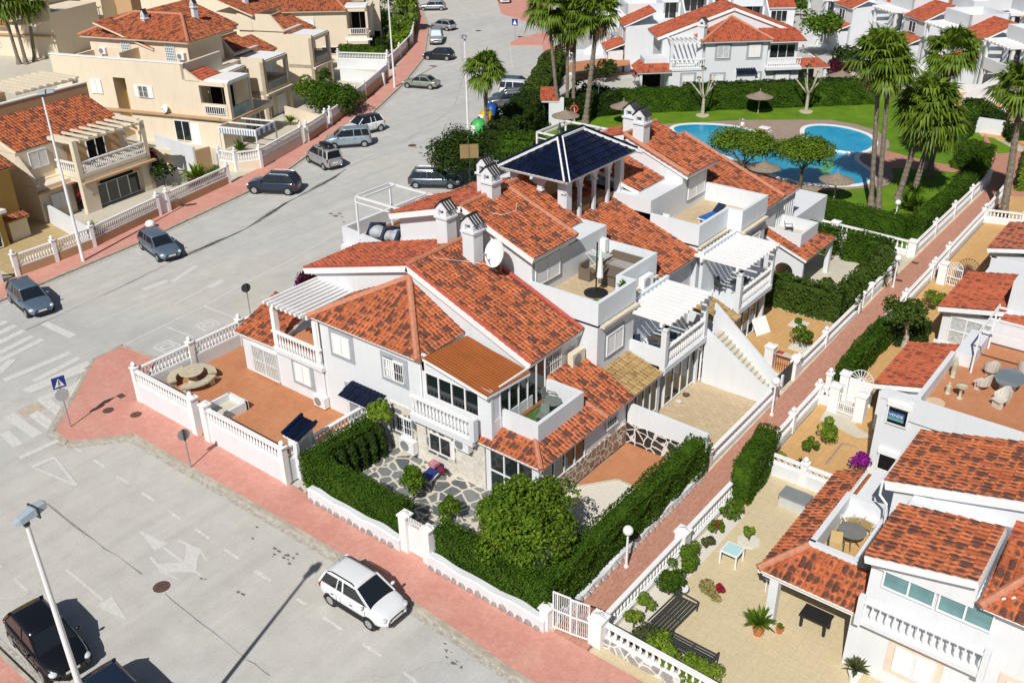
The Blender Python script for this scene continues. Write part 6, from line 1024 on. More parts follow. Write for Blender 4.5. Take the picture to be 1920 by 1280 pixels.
# ================================================================ vegetation
FH = [(-57, 78.5), (-53.7, 85.2), (-48.1, 90.3), (-38.5, 99.2), (-33.2, 104.3)]
def hedges_line(pts, labs, *a, **k):
    for (p, q, lab) in zip(pts[:-1], pts[1:], labs): hedge(lab, [p, q], *a, **k)
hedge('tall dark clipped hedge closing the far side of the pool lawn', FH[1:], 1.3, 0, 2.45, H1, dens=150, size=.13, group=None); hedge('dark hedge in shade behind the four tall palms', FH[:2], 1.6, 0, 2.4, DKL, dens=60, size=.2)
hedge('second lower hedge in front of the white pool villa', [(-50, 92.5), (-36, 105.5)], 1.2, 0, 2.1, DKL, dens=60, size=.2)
hedge('clipped dark hedge between the pool lawn and the white balustrade', [(-27.2, 68.1), (-17.9, 67.9)], 1.2, 0, 1.85, H1, dens=260, size=.095); hedge('long hedge along the path side of the pool lawn', [(-17.35, 68.5), (-17.2, 83)], 1.1, 0, 1.8, H1, dens=240, size=.1)
hedge('rounded hedge block beside the path entrance to the pool', px([(1800, 322), (1838, 312)]), 2.2, 0, 2.2, H1, dens=220, size=.1); hedge('hedge behind the white pool gate', px([(1790, 265), (1820, 235)]), 1.8, 0, 2.0, H1, dens=80, size=.18)
hedge('dark hedge below the orange entrance terrace, left part', px([(1820, 215), (1868, 250)]), 2.0, 0, 1.7, DKL, dens=70, size=.2); hedge('dark hedge below the orange entrance terrace, right part', px([(1885, 262), (1990, 262)]), 1.8, 0, 1.5, DKL, dens=70, size=.2)
hedge('yellowish hedge at the right edge beside the leaning palm', px([(1935, 365), (1950, 300)]), 2.5, 0, 2.0, LL, dens=70, size=.18)
hedge('bushy green hedge between the car park and the pool hut', px([(1040, 125), (1022, 165), (1000, 205)]), 2.6, 0, 1.8, H2, dens=80, size=.2, lumps=.35); hedge('dark hedge behind the recycling containers', px([(1005, 215), (965, 262), (935, 290)]), 3.2, 0, 2.2, DKL, dens=80, size=.2, lumps=.5)
hedge('hedge beside the street above the corner house terraces', px([(940, 292), (1010, 300)]), 2.6, 0, 2.0, H1, dens=80, size=.2, lumps=.3)
BTL0 = leafmat('poolside_leaf', (.05, .10, .006), (.20, .31, .03), .35)
bush('broad dark round shrub beside the parked blue-grey estate car', U(870, 345)[:2], 3.3, 4.4, DKL, 12000, .17, 'round_shrub', 'shrub', nc=70)
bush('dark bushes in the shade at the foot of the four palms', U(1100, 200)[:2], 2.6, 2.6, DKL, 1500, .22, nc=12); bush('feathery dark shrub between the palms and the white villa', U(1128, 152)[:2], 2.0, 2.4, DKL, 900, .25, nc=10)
tree('broad flat-topped green tree on the near edge of the pool, right crown', (-28.4, 73.6), 1.9, (-28.6, 74.2, 3.1), (2.9, 2.3, 1.0), BTL0, 11000, .15, 46, tr=.16, group='leafy trees beside the pool'); tree('broad flat-topped green tree on the near edge of the pool, left crown', (-32.5, 71.5), 1.9, (-33.4, 72.6, 3.2), (3.5, 2.4, .95), BTL0, 12000, .15, 46, tr=.16, group='leafy trees beside the pool')
BTL = leafmat('bright_tree_leaf', (.03, .08, .004), (.18, .28, .022), .3)
BT_ = tree('large round bright green tree filling the corner of the crazy paved garden', (-18.6, 24.0), 1.3, (-18.45, 24.0, 2.35), (2.35, 2.05, 1.85), BTL, 17000, .125, 44, tr=.16, limbs=7, lo=.5, hi=.86, cr=.33)
def topiary(lab, p, h, r, n=1500): return tree(lab, p, h*.62, (p[0]+.05, p[1]-.1, h), (r, r, r*.62), TL, n, .13, 18, bark=BARKW, tr=.13)
tree('round-crowned topiary tree with a pale trunk beside the path hedge', (-12.6, 52.0), 1.6, (-12.75, 51.6, 2.35), (1.5, 1.3, .75), H2, 3600, .13, 26, bark=BARKW, tr=.2)
bush('slim upright bush with yellow-green leaves on the crazy paving, beside the lounger', (-25.5, 24.4), .55, 2.1, TL, 1500, .12, nc=16, group=None); bush('smaller upright bush on the crazy paving near the conservatory', (-23.1, 24.15), .5, 1.6, TL, 1200, .12, nc=14)
tree('light green climbing shrub by the stone wall and black canopy', (-29.5, 26.1), 1.6, (-28.9, 25.95, 2.5), (.85, .55, .75), LL, 1300, .15, 14, tr=.05)
bush('dark rounded topiary ball in front of the white balustrade', (-13.15, 26.1), .62, 1.15, H1, 2200, .09, 'topiary_ball', 'shrub', nc=30, z0=.15); bush('brownish round clipped bush in the corner of the beige patio', (-12.55, 23.35), .6, .9, OLV, 1800, .09, 'topiary_ball', 'shrub', nc=26)
for i, (x, y, r, h, m, lab, fl) in enumerate(((-13.35, 23.75, .42, .85, LL, 'leafy bush with mauve flowers behind the front balustrade', BOUG), (-13.4, 24.75, .4, .95, LL, 'yellow-green bush along the balustrade, nearest the topiary ball', None), (-13.35, 27.5, .6, .95, TL, 'green leafy bush by the balustrade across from the glass table', None), (-13.4, 28.4, .55, 1.0, TL, 'light green bush by the balustrade below the square pier', None), (-13.35, 29.6, .33, .7, OLV, 'small olive-green bush beside the balustrade pier', None), (-13.45, 30.6, .36, .7, TL, 'small bush with red blooms beside the balustrade', REDF), (-13.4, 31.9, .6, 1.0, TL, 'fresh green bush below the clipped hedge end', None), (-11.6, 23.0, .95, .95, LL, 'low spreading bright green shrub behind the street balustrade, left part', None), (-10.2, 23.0, 1.0, .85, LL, 'low spreading bright green shrub behind the street balustrade, right part', None),
        (-12.45, 40.2, .8, 1.2, LL, 'larger bright bush in the small tiled garden', None), (-12.7, 38.75, .45, .8, TL, 'rounder dark bush with white flowers in the small tiled garden', None), (-13.5, 37.4, .3, .4, LL, 'low bright plant at the lattice wall corner', None), (-10.15, 38.4, .5, 1.4, PURP, 'purple bougainvillea against the white house wall', PURP), (-12.9, 58.0, .75, 1.3, LL, 'bright yellow-green bush in a white pebble ring by the path', None), (-17.4, 48.4, .75, 1.5, TL, 'dark green round bush in the orange tiled garden', None), (-18.6, 51.1, .25, .5, TL, 'tiny shrub in a square white planting bed', None))):
    bush(lab, (x, y), r, h, m, int(1700*max(r, .4)), .095, 'flowering_bush' if fl else 'bush', 'bush', nc=10, z0=.08, flower=fl if fl is not PURP else None, fn=40)
def spiky(lab, p, L, n, mat, h=.0, name='spiky_plant', group=None, up=.35, w=.05, cat='plant'):
    T = thing(name, lab, cat, (p[0], p[1], p[2] if len(p) > 2 else 0), 0, group); V = []; F = []; b = np.array([p[0], p[1], (p[2] if len(p) > 2 else 0)+h])
    for i in range(n):
        a = rng.uniform(0, 2*math.pi); e = rng.uniform(up, 1.35); d = np.array([math.cos(a)*math.cos(e), math.sin(a)*math.cos(e), math.sin(e)]); s = np.array([-math.sin(a), math.cos(a), 0])*w; l = L*rng.uniform(.7, 1.1); k = len(V); m = b+d*l*.55; t = b+d*l+np.array([0, 0, -.22*l*math.cos(e)])
        V += [b-s*.6, b+s*.6, m+s, m-s, t]; F += [(k, k+1, k+2, k+3), (k+3, k+2, k+4)]
    P((np.array(V), F), 'leaves', mat, T)
    if h > .05: P(MB().tube([(p[0], p[1], b[2]-h), tuple(b)], [.06, .05], 6), 'stem', BARKD, T)
    return T
def pot(lab, p, r, h, mat, plant=None, **k):
    T = thing('plant_pot', lab, 'plant pot', p); P(MB().lathe(p, [(r*.65, 0), (r*.95, h*.85), (r*1.08, h*.87), (r*1.08, h), (r*.9, h), (r*.85, h*.9)], 14), 'pot', mat, T); return T
POTM = plain('terracotta_pot', (.50, .16, .07), .8)
pot('large terracotta pot in front of the porch column', (-9.45, 26.35, .08), .24, .42, POTM); spiky('potted palm with arching green leaves in front of the porch column', (-9.45, 26.35, .45), .85, 90, TL, .15, 'potted_palm'); pot('small terracotta pot beside the porch column', (-8.84, 26.92, .08), .15, .22, POTM); bush('tiny round cactus in the small terracotta pot', (-8.84, 26.92), .14, .3, TL, 120, .06, 'cactus', 'plant', z0=.25)
pot('white pot standing by the house corner at the bottom', (-5.75, 26.35, .08), .24, .5, TRIM); spiky('greyish spiky aloe in the white pot at the bottom edge', (-5.75, 26.35, .5), .6, 70, OLV, .1, 'aloe')
T = thing('planting_ring', 'octagonal white gravel ring around a small bush on the beige patio', 'planter', (-12.1, 31.0, .08)); P(MB().lathe((-12.1, 31.0, .08), [(.5, 0), (.5, .05), (.42, .06)], 8), 'gravel', GRAV, T); bush('small light green bush standing in the octagonal gravel ring', (-12.1, 31.0), .27, .85, LL, 500, .09, z0=.1)
bush('cluster of yellow and orange succulents on the beige patio', (-12.0, 27.2), .38, .5, SUC, 700, .1, 'succulent', 'plant', z0=.08, nc=14); bush('red-leaved succulent beside the yellow cluster on the beige patio', (-11.62, 27.45), .25, .5, REDF, 300, .09, 'succulent', 'plant', z0=.08); bush('grey rosette succulent in front of the yellow cluster', (-11.55, 26.95), .22, .35, SUC, 250, .09, 'succulent', 'plant', z0=.08)
spiky('dark sago palm rosette behind the lattice wall', (-12.4, 37.35, .1), .6, 70, DKL); bush('maroon succulent in the corner below the lattice wall', (-13.45, 34.9), .18, .3, MAR, 200, .08, 'succulent', 'plant', z0=.08)
for lab, q in (('spiky yucca clump near the globe lamp by the pool lawn, left', (1700, 395)), ('spiky yucca clump near the globe lamp by the pool lawn, right', (1718, 402)), ('lower yellowish yucca clump at the lawn corner', (1722, 425)), ('spiky yucca behind the globe lamp by the pool lawn', (1712, 378))): p = U(*q, 0); spiky(lab, (p[0], p[1], 0), 1.3, 130, TL, .5, 'yucca', 'yuccas at the lawn corner')
# palms
def palm_at(lab, base, top, crown, **k):
    b = U(*base, 0); d = ray(*top); # solve the crown height from the image row of the crown centre
    h = height_at(b[0], b[1], *top); t = U(*top, h); return palm(lab, (b[0], b[1]), h, crown, lean=(t[0]-b[0], t[1]-b[1]), **k)
palm_at('single street palm standing by the lamp and recycling containers', (915.6, 281), (908, 130), 2.0, nf=42, tr=.24, group=None)
for lab, b, t, c in (('leftmost of the four slender palms beside the pool hut', (1049, 233), (1027, 10), 2.3), ('second of the four slender palms, its crown overlapping the third', (1063.5, 228), (1064, 44), 2.2), ('third of the four slender palms, between its neighbours', (1074, 227), (1079, 22), 2.2), ('thick-trunked palm standing rightmost of the four by the hut', (1096.7, 234), (1122, 22), 2.6)): palm_at(lab, b, t, c, nf=34, tr=.2 if 'thick' not in lab else .27, group='tall palms beside the pool hut')
for lab, b, t, c, tr in (('tall palm nearest the pool, left of a close pair', (1632.5, 392), (1650, 105), 2.6, .2), ('darker palm right beside the tall palm nearest the pool', (1645.8, 395), (1668, 125), 2.3, .2), ('leaning palm with the largest drooping crown over the lawn', (1683, 375), (1738, 195), 2.9, .25), ('palm behind the large drooping crown, trunk leaning right', (1709.6, 375), (1752, 222), 2.7, .24), ('pale-trunked palm farther back on the lawn with upright crown', (1741.5, 332), (1786, 98), 2.6, .22), ('shaggy-trunked palm leaning over the path at the right edge', (1879.6, 416), (1918, 165), 2.5, .28)): palm_at(lab, b, t, c*.88, nf=44, tr=tr, group='palms around the pool lawn and path')
for lab, b, t in (('leftmost of the three leaning palms at the top left corner', (37, 122), (2, 5)), ('middle of the three leaning palms at the top left corner', (50, 122), (16, -4)), ('rightmost and most upright of the three top left palms', (66, 117), (50, 0))): palm_at(lab, b, t, 2.6, nf=36, tr=.24, group='palms at the top left corner', dens=9)
palm_at('short bushy palm behind the curved street balustrade', (762, 60), (760, 18), 2.3, nf=34, tr=.25, group=None, skirt=False)
# bare pollarded trees
def bare(lab, b, h):
    x, y = U(*b, 0)[:2]; T = thing('pollarded_tree', lab, 'tree', (x, y, 0), 0, 'pollarded trees on the lawn'); mb = MB(); mb.tube([(x, y, 0), (x, y, h*.45)], [.2, .14], 8); V = []; tips = []
    for i in range(6):
        a = i*1.05+.3; r = 1.0+.4*(i % 2); e = np.array([x+r*math.cos(a), y+r*math.sin(a), h*(.8+.15*(i % 3))]); mb.tube([(x, y, h*.44), (x+.5*r*math.cos(a), y+.5*r*math.sin(a), h*.62), e], [.1, .08, .06], 6); tips.append(e); mb.ball(e, .13, 8)
    P(mb, 'trunk', BARKW, T); vs = []; fs = []; k = 0
    for e in tips[::2]: v, f = clumps(e, .35, 4, 60, .14); vs.append(v); fs.append(f+k); k += len(v)
    leafobj(np.vstack(vs), np.vstack(fs), 'leaf_tufts', OLV, T); solo(MB().lathe((x, y, .05), [(.7, 0), (.7, .08), (.5, .1)], 16), 'tree_ring', SAND, 'stone ring at the foot of the '+('left' if b[0] < 1400 else 'right')+' pollarded tree', 'tree ring', 'stone tree rings')
bare('pollarded bare tree on the lawn in front of the white villa, left one', (1317, 218), 4.2); bare('pollarded bare tree on the lawn near the thatched parasols, right one', (1511, 211), 4.2)
bush('magenta bougainvillea spilling over the white wall beside the palms', U(1158, 118)[:2], 1.5, 2.2, BOUG, 700, .22, 'bougainvillea', 'shrub', z0=0); bush('dark red flowering climber on the porch of the white villa', U(1190, 160)[:2], .7, 2.6, REDF, 300, .2, 'bougainvillea', 'shrub'); bush('deep magenta bushes right of the white pool villa', U(1565, 150)[:2], 2.2, 2.0, MAR, 900, .25, 'bougainvillea', 'shrub')
bush('dark green hedge-like bush right of the white pool villa', U(1590, 132)[:2], 3.0, 2.4, DKL, 1300, .28, nc=14); tree('leafy green garden tree in front of the far stairs', U(1545, 82)[:2], 2, (*U(1540, 55, 3.5)[:2], 3.6), (3.0, 2.6, 2.0), TL, 3200, .28, 26); bush('clipped ball bush near the black parked car at the top', U(1500, 32)[:2], 1.4, 2.4, TL, 500, .25, nc=10)
bush('green shrub beside the thatched parasol near the far hedge', U(1660, 130)[:2], 2.0, 2.4, DKL, 600, .25); bush('dark bush under the path-side hedge of the car park', U(1060, 112)[:2], 1.8, 2, MAR, 500, .22)
# street-side gardens on the left
bush('dark overhanging street hedge between two white gate walls', U(632, 215)[:2], 3.2, 3.0, H1, 5200, .22, 'garden_shrub', 'shrub', nc=34); bush('light green shrub behind the dark overhanging hedge', U(585, 205)[:2], 2.2, 3.4, TL, 2600, .2, 'garden_shrub', 'shrub', nc=20); bush('bluish conifer against the tan garage wall', U(612, 172)[:2], .8, 3.0, H2, 900, .18, 'conifer', 'shrub')
bush('red bougainvillea beside the arched glazing', U(172, 395)[:2], .75, 2.6, REDF, 900, .14, 'bougainvillea', 'shrub', nc=12); bush('dark red climber at the corner of the balcony house', U(285, 345)[:2], 1.1, 3.6, MAR, 1300, .16, 'bougainvillea', 'shrub', nc=14, flower=REDF, fn=140); bush('dark shrub in the shaded yard beside the balcony house', U(310, 352)[:2], 1.3, 2.4, DKL, 800, .18, nc=12)
for lab, q, L, m in (('banana-leaved plant in the tan planter, left', (372, 345), 1.9, LL), ('dense spiky cycad in the tan planter, right', (402, 340), 1.4, TL), ('dry ornamental grass below the banana plant', (365, 358), 1.1, PALMD), ('spiky agave by the corner of the lamp garden', (178, 440), 1.0, LL), ('round palm-like plant on the terrace behind the silver cars', (545, 235), 1.1, LL), ('tall cactus-like plant under the striped awning', (452, 290), 1.5, TL)): p = U(*q, .1); spiky(lab, (p[0], p[1], .1), L, 90, m, .3, w=.11 if 'banana' in lab else .05)
bush('purple-flowered bush peeking over the corner house pergola wall', U(577, 535, 2.0)[:2], 1.0, 3.2, MAR, 1600, .15, 'bougainvillea', 'shrub', nc=14, flower=PURP, fn=200)
for i, (q, r, m, lab) in enumerate((((720, 80), 3.2, TL, 'leafy tree behind the curved street balustrade'), ((700, 60), 3.4, DKL, 'dark tree behind the short palm near the top'), ((722, 30), 3.6, DKL, 'dark tree at the top edge left of the second lamp'), ((745, 92), 2.0, LL, 'yellowish hedge along the curved street balustrade'), ((705, 105), 2.2, DKL, 'dark shrub in the corner house garden'))): bush(lab, U(*q)[:2], r, r*1.1, m, 1500, .28, 'garden_tree', 'shrub', nc=18)
hedge('low trimmed hedge above the white balustrade of the beige corner house', px([(640, 118), (725, 124)]), .8, .1, 2.3, H1, dens=60, size=.2); hedge('hedge following the curved balustrade near the top', px([(752, 95), (766, 62), (770, 30)]), 1.6, .1, 1.6, LL, dens=60, size=.22, lumps=.3)
# ================================================================ vehicles
def paint(name, c, metal=.0, rough=.28):
    m, t, b = base_mat(name, rough, .5, metal); b.inputs['Base Color'].default_value = (*c, 1); b.inputs['Coat Weight'].default_value = .6; b.inputs['Coat Roughness'].default_value = .08; return m
CWHITE = paint('white_car_paint', (.72, .74, .76)); CBLACK = paint('black_car_paint', (.006, .007, .009)); CNAVY = paint('navy_car_paint', (.012, .022, .045)); CSILV = paint('silver_car_paint', (.42, .44, .45), .5, .35); CSBLU = paint('silver_blue_car_paint', (.16, .23, .31), .5, .33); CGREY = paint('grey_car_paint', (.13, .14, .15), .4); CCHAM = paint('pale_green_car_paint', (.30, .33, .28), .4, .35); CSTEEL = paint('blue_grey_car_paint', (.075, .11, .14), .4); CLBLU = paint('light_blue_car_paint', (.36, .44, .50), .5, .35)
TYRE = plain('black_tyre', (.02, .02, .02), .9, .2, var=0); RIM = plain('alloy_rim', (.45, .46, .47), .35, .5, .6, var=0); HEADL = plain('headlamp_glass', (.60, .64, .66), .08, .8, var=0); TAILL = plain('red_tail_lamp', (.35, .01, .012), .2, .6, var=0); PLATE = plain('number_plate', (.7, .7, .68), .5, var=0); SUNSH = plain('reflective_sunshade', (.7, .8, .85), .3, .6, .3, var=0)
KIND = {'mini': (3.65, 1.62, 1.53, .94, .76, 2.84, 2.08, .42, .08, .28), 'estate': (4.45, 1.72, 1.50, .92, .72, 3.25, 2.55, .55, .1, .30), 'hatch': (4.1, 1.75, 1.47, .92, .72, 3.0, 2.35, .65, .15, .31), 'suv': (4.45, 1.84, 1.68, 1.08, .86, 3.2, 2.55, .5, .12, .35), 'mpv': (4.35, 1.8, 1.80, 1.12, .85, 3.45, 2.75, .22, .06, .31), 'sedan': (4.4, 1.70, 1.42, .92, .70, 3.15, 2.5, 1.25, .62, .30), 'van': (4.4, 1.82, 1.85, 1.15, .86, 3.5, 2.85, .15, .03, .31)}
def car(label, kind, pm, F, R=None, side='R', roofm=None, pos=None, head=None, box=False, shade=False, rails=False, plate=True, strip_=False):
    L, Wd, H, belt, hz, xw, xf, xr, xb, wr = KIND[kind]; w = Wd/2; fw, rw = L-.78, .72
    if pos is None:
        f, r = U(*F, 0), U(*R, 0); d = (f-r)[:2]; d /= np.hypot(*d); left = np.array([-d[1], d[0]]); mid = (f+r)[:2]/2; c = mid+left*(w*.92)*(1 if side == 'R' else -1)-d*((fw+rw)/2-L/2)*1.0
        hd = math.atan2(d[1], d[0])
    else: c = np.array(pos[:2]); hd = head
    T = thing('parked_car', label, 'car', (c[0], c[1], 0), hd, 'cars parked along the streets'); Mx = wm(T) @ Matrix.Translation((-L/2, 0, 0)); A_ = np.array(Mx)[:3, :3]; b_ = np.array(Mx)[:3, 3]
    X = lambda v: np.asarray(v, float)@A_.T+b_
    def part(mb, name, mat, parent=T, sm=False): v = X(np.vstack(mb.v)); return P((v, mb.f), name, mat, parent, smooth=sm)
    st = [(0, .72, .70), (.05, .86, .86), (.28, .97, .975), (.8, 1, 1), (1.5, 1, 1), (2.2, 1, 1), (xw-.35, 1, 1), (xw, 1, .985), ((xw+L)/2, None, .955), (L-.3, None, .90), (L-.07, None, .78), (L, None, .62)]
    rows = []
    for i, (x, e, wf) in enumerate(st):
        if x <= xw: zt = belt-(0.0 if i > 1 else (.06 if i == 1 else .16)); zt = zt+.02 if x == xw else zt
        else: s = (x-xw)/(L-xw); zt = belt+(hz-belt)*s**1.6-(0 if s < .9 else .05)-(0 if s < 1 else .10)
        zb = .24 if 0 < i < len(st)-1 else .32; ww = w*wf
        rows.append([(x, 0, zt+.035), (x, ww*.5, zt+.03), (x, ww*.84, zt), (x, ww*.96, zt-.07), (x, ww, zt-.26), (x, ww*.985, .45), (x, ww*.93, zb+.02), (x, 0, zb)])
    mb = MB(); n = 8
    full = [r+[(p[0], -p[1], p[2]) for p in r[1:-1][::-1]] for r in rows]; m = len(full[0]); V = [p for r in full for p in r]; Fc = [(i*m+j, i*m+(j+1) % m, (i+1)*m+(j+1) % m, (i+1)*m+j) for i in range(len(full)-1) for j in range(m)]+[tuple(range(m)), tuple(range((len(full)-1)*m, len(full)*m))[::-1]]
    mb.add(V, Fc); body = part(mb, 'body', pm, T, True); mod = body.modifiers.new('s', 'SUBSURF'); mod.levels = mod.render_levels = 2
    bw, tw, zt = w*.86, w*.68, H-.05; A0, A1, B0, B1 = (xw+.06, belt), (xf, zt), (xr, zt), (xb, belt)
    g = {'windscreen': [(A0[0], -bw*.96, belt), (A0[0], bw*.96, belt), (A1[0], tw, zt), (A1[0], -tw, zt)], 'rear_window': [(B1[0], bw*.92, belt), (B1[0], -bw*.92, belt), (B0[0], -tw, zt), (B0[0], tw, zt)]}
    for nm, q in g.items(): part(MB().ext(q, (-.03 if nm == 'windscreen' else .03, 0, -.02)), nm, SUNSH if (shade and nm == 'windscreen') else CARGL)
    for sg in (-1, 1): q = [(B1[0]+.05, sg*bw*.97, belt), (A0[0]-.05, sg*bw*.97, belt), (A1[0]-.03, sg*tw, zt), (B0[0]+.03, sg*tw, zt)]; part(MB().ext(q, (0, -sg*.03, 0)), 'side_window', CARGL)
    rm = MB(); gx = np.linspace(xr-.06, xf+.04, 7); gy = np.linspace(-1, 1, 9); V = []
    for i, x in enumerate(gx):
        for y in gy: e = abs(2*i/6-1); V.append((x, y*(tw+.04), H-.045*abs(y)**3-.02*e**2))
    Fq = [(i*9+j, i*9+j+1, (i+1)*9+j+1, (i+1)*9+j) for i in range(6) for j in range(8)]; rm.add(V+[(v[0], v[1]*.985, v[2]-.06) for v in V], Fq+[tuple(63+k for k in q[::-1]) for q in Fq]+[(0*9+j, 63+j, 63+j+1, j+1) for j in range(8)]+[(54+j, 54+j+1, 63+54+j+1, 63+54+j) for j in range(8)]+[(i*9, (i+1)*9, 63+(i+1)*9, 63+i*9) for i in range(6)]+[(i*9+8, 63+i*9+8, 63+(i+1)*9+8, (i+1)*9+8) for i in range(6)])
    ro = part(rm, 'roof', roofm or pm, T, True); pil = lambda *q: part(MB().bar(*q), 'pillar', pm, ro)
    for sg in (-1, 1):
        pil((A0[0], sg*bw*.98, belt-.02), (A1[0], sg*(tw+.01), zt), .07, .06); pil((B1[0], sg*bw*.97, belt-.04), (B0[0], sg*(tw+.01), zt), .13, .09); xm = (A1[0]+B0[0])/2+.15; pil((xm, sg*bw*.985, belt-.03), (xm, sg*(tw+.012), zt), .07, .04)
        if kind in ('estate', 'suv', 'mpv', 'van', 'mini'): x3 = B0[0]+.72; pil((x3-.12, sg*bw*.985, belt-.03), (x3, sg*(tw+.012), zt), .09, .04)
    for nm, x, sg in (('f', fw, -1), ('f', fw, 1), ('r', rw, -1), ('r', rw, 1)):
        y = sg*(w-.11); tt = part(MB().tube([(x, y-.1, wr), (x, y+.1, wr)], wr, 20), 'wheel', TYRE, T, False); part(MB().tube([(x, sg*(w-.02), wr), (x, sg*(w+.0), wr)], wr*.66, 14).tube([(x, sg*(w-.02), wr), (x, sg*(w+.012), wr)], wr*.18, 8), 'rim', RIM, tt)
    ar = MB(); [ar.tube([(x, sg*(w-.25), wr+.02), (x, sg*(w-.012), wr+.02)], wr+.055, 22) for x in (fw, rw) for sg in (-1, 1)]; [ar.box(.35, L-.4, sg*w*.97-.02, sg*w*.97+.02, .2, .33) for sg in (-1, 1)]; part(ar, 'underbody_trim', BLACK, body)
    def blob(c_, r_, mat, nm, par=body): v = MB().ball((0, 0, 0), 1, 10); vv = np.vstack(v.v)*np.array(r_)+np.array(c_); v.v = [vv]; return part(v, nm, mat, par, True)
    for sg in (-1, 1):
        blob((L-.2, sg*w*.70, hz-.10), (.19, .17, .10), HEADL, 'headlight'); blob((.10, sg*w*.80, belt-.18), (.08, .1, .2 if kind in ('mini', 'mpv', 'van', 'estate', 'suv') else .09), TAILL, 'tail_light'); blob((xw-.22, sg*(w+.07), belt+.07), (.07, .11, .075), pm if kind != 'van' else BLACK, 'door_mirror')
    gr = MB().box(L-.06, L+.012, -w*.42, w*.42, hz-.24, hz-.14); part(gr, 'grille', BLACK, body); part(MB().box(L-.08, L+.008, -w*.55, w*.55, .3, .42), 'front_bumper_trim', BLACK, body); part(MB().box(-.008, .06, -w*.6, w*.6, .28, .4), 'rear_bumper_trim', BLACK, body)
    if plate: part(MB().box(L, L+.022, -.26, .26, .46, .57), 'number_plate', PLATE, body); part(MB().box(-.03, -.0, -.26, .26, .62, .73), 'number_plate', PLATE, body)
    se = MB()
    for sg in (-1, 1):
        for x in (xw-.12, (A1[0]+B0[0])/2+.12, B0[0]+.72): se.bar((x, sg*(w+.002), .4), (x, sg*(w*.975), belt-.1), .014, .012)
        for x in (xw-.95, xw-2.0): se.box(x, x+.16, sg*w*.995-.012, sg*w*.995+.012, belt-.22, belt-.19)
        if strip_: se.box(.95, L-1.0, sg*w-.015, sg*w+.02, .42, .52)
    part(se, 'door_seam', BLACK, body)
    if rails: [part(MB().tube([(xr+.1, sg*tw*.96, H-.03), (xr+.3, sg*tw*.98, H+.05), (xf-.3, sg*tw*.98, H+.05), (xf-.1, sg*tw*.96, H-.03)], .022, 6), 'roof_rail', RIM if pm is not CWHITE else BLACK, ro) for sg in (-1, 1)]
    if strip_: part(MB().tube([(.5, .1, H), (.3, .12, H+.35)], .008, 5), 'aerial', BLACK, ro); part(MB().bar((xw-.05, -.5, belt+.05), (xw-.25, .1, belt+.17), .02).bar((xw-.05, .15, belt+.05), (xw-.2, .6, belt+.13), .02), 'wiper', BLACK, ro)
    if box:
        bx = thing('roof_box', 'black roof box on top of the grey people carrier', 'roof box', (c[0], c[1], H), hd); v = MB().ball((0, 0, 0), 1, 16); vv = np.vstack(v.v); vv = np.sign(vv)*np.abs(vv)**.6*np.array([.95, .4, .2])+np.array([xm-.25, 0, H+.22]); P((X(vv), v.f), 'shell', CBLACK, bx, smooth=True); v = MB().box(xm-.7, xm-.64, -.6, .6, H, H+.06).box(xm+.2, xm+.26, -.6, .6, H, H+.06); P((X(np.vstack(v.v)), v.f), 'crossbar', BLACK, bx)
    return T
car('white small hatchback with black side strips parked against the pink pavement', 'mini', CWHITE, (696.5, 1180), (619.4, 1131.8), 'R', strip_=True, rails=True)
c_ = car('glossy black hatchback beside the near lamp post, bottom left', 'hatch', CBLACK, (85, 1277), (27, 1208), 'R')
p_ = U(190, 1246, 1.45); car('dark navy car cut off by the bottom edge in front of the black hatchback', 'hatch', CNAVY, None, None, pos=(p_[0]+1.45, p_[1]-.25), head=R_(-3))
car('silver-blue estate car parked beside the lamp post shadow', 'estate', CSBLU, (297, 490.5), (267, 468), 'R'); car('silver-blue estate car at the left edge, nearest the worn zebra crossing', 'estate', CSBLU, (51, 594), (22.5, 568), 'R')
car('dark navy off-roader with silver roof rails parked nose to the pavement', 'suv', CNAVY, (478.6, 363.8), (540, 366.5), 'L', rails=True); car('silver-grey people carrier with a black roof box, seen from behind', 'mpv', CSILV, (575.5, 303), (611.5, 321), 'L', box=True)
car('pale blue-silver compact people carrier beside the one with the roof box', 'mpv', CLBLU, (630, 280), (681, 276), 'L'); car('white compact car with black roof, farther up than the pale blue one', 'suv', CWHITE, (668, 258), (714, 246.5), 'L', roofm=CBLACK)
car('pale green saloon parked alone beside the tall second lamp', 'sedan', CCHAM, (765.5, 165.5), (805.4, 168.5), 'L'); car('black low hatchback parked just below the silver van', 'hatch', CBLACK, (800, 113), (840, 114.5), 'L')
p_ = U(819, 80, 0); q_ = U(814, 102, 0); dd = (q_-p_)[:2]; car('silver van with a reflective windscreen sunshade facing the camera', 'van', CSILV, None, None, pos=p_[:2], head=math.atan2(dd[1], dd[0]), shade=True)
car('silver hatchback half hidden behind the silver van', 'hatch', CSILV, (806, 55), (844, 59.5), 'L'); car('silver estate car highest in the parked row at the top', 'estate', CSILV, (794.7, 21), (826.6, 20.5), 'L'); car('blue-grey estate car with silver window trim beside the round dark shrub', 'estate', CSTEEL, (847, 355), (777.5, 353.5), 'R', rails=True)
car('grey crossover with silver rails in the small car park', 'suv', CGREY, (930, 205.5), (974.5, 204), 'L', rails=True); car('white van-like car in the small car park', 'van', CWHITE, (991, 186.5), (948, 184), 'R'); car('dark grey car between the crossover and the white van', 'hatch', CSTEEL, (940, 194), (978, 192.5), 'L'); car('blue-grey car farthest back in the small car park', 'estate', CSTEEL, (985, 172), (948, 170), 'R')
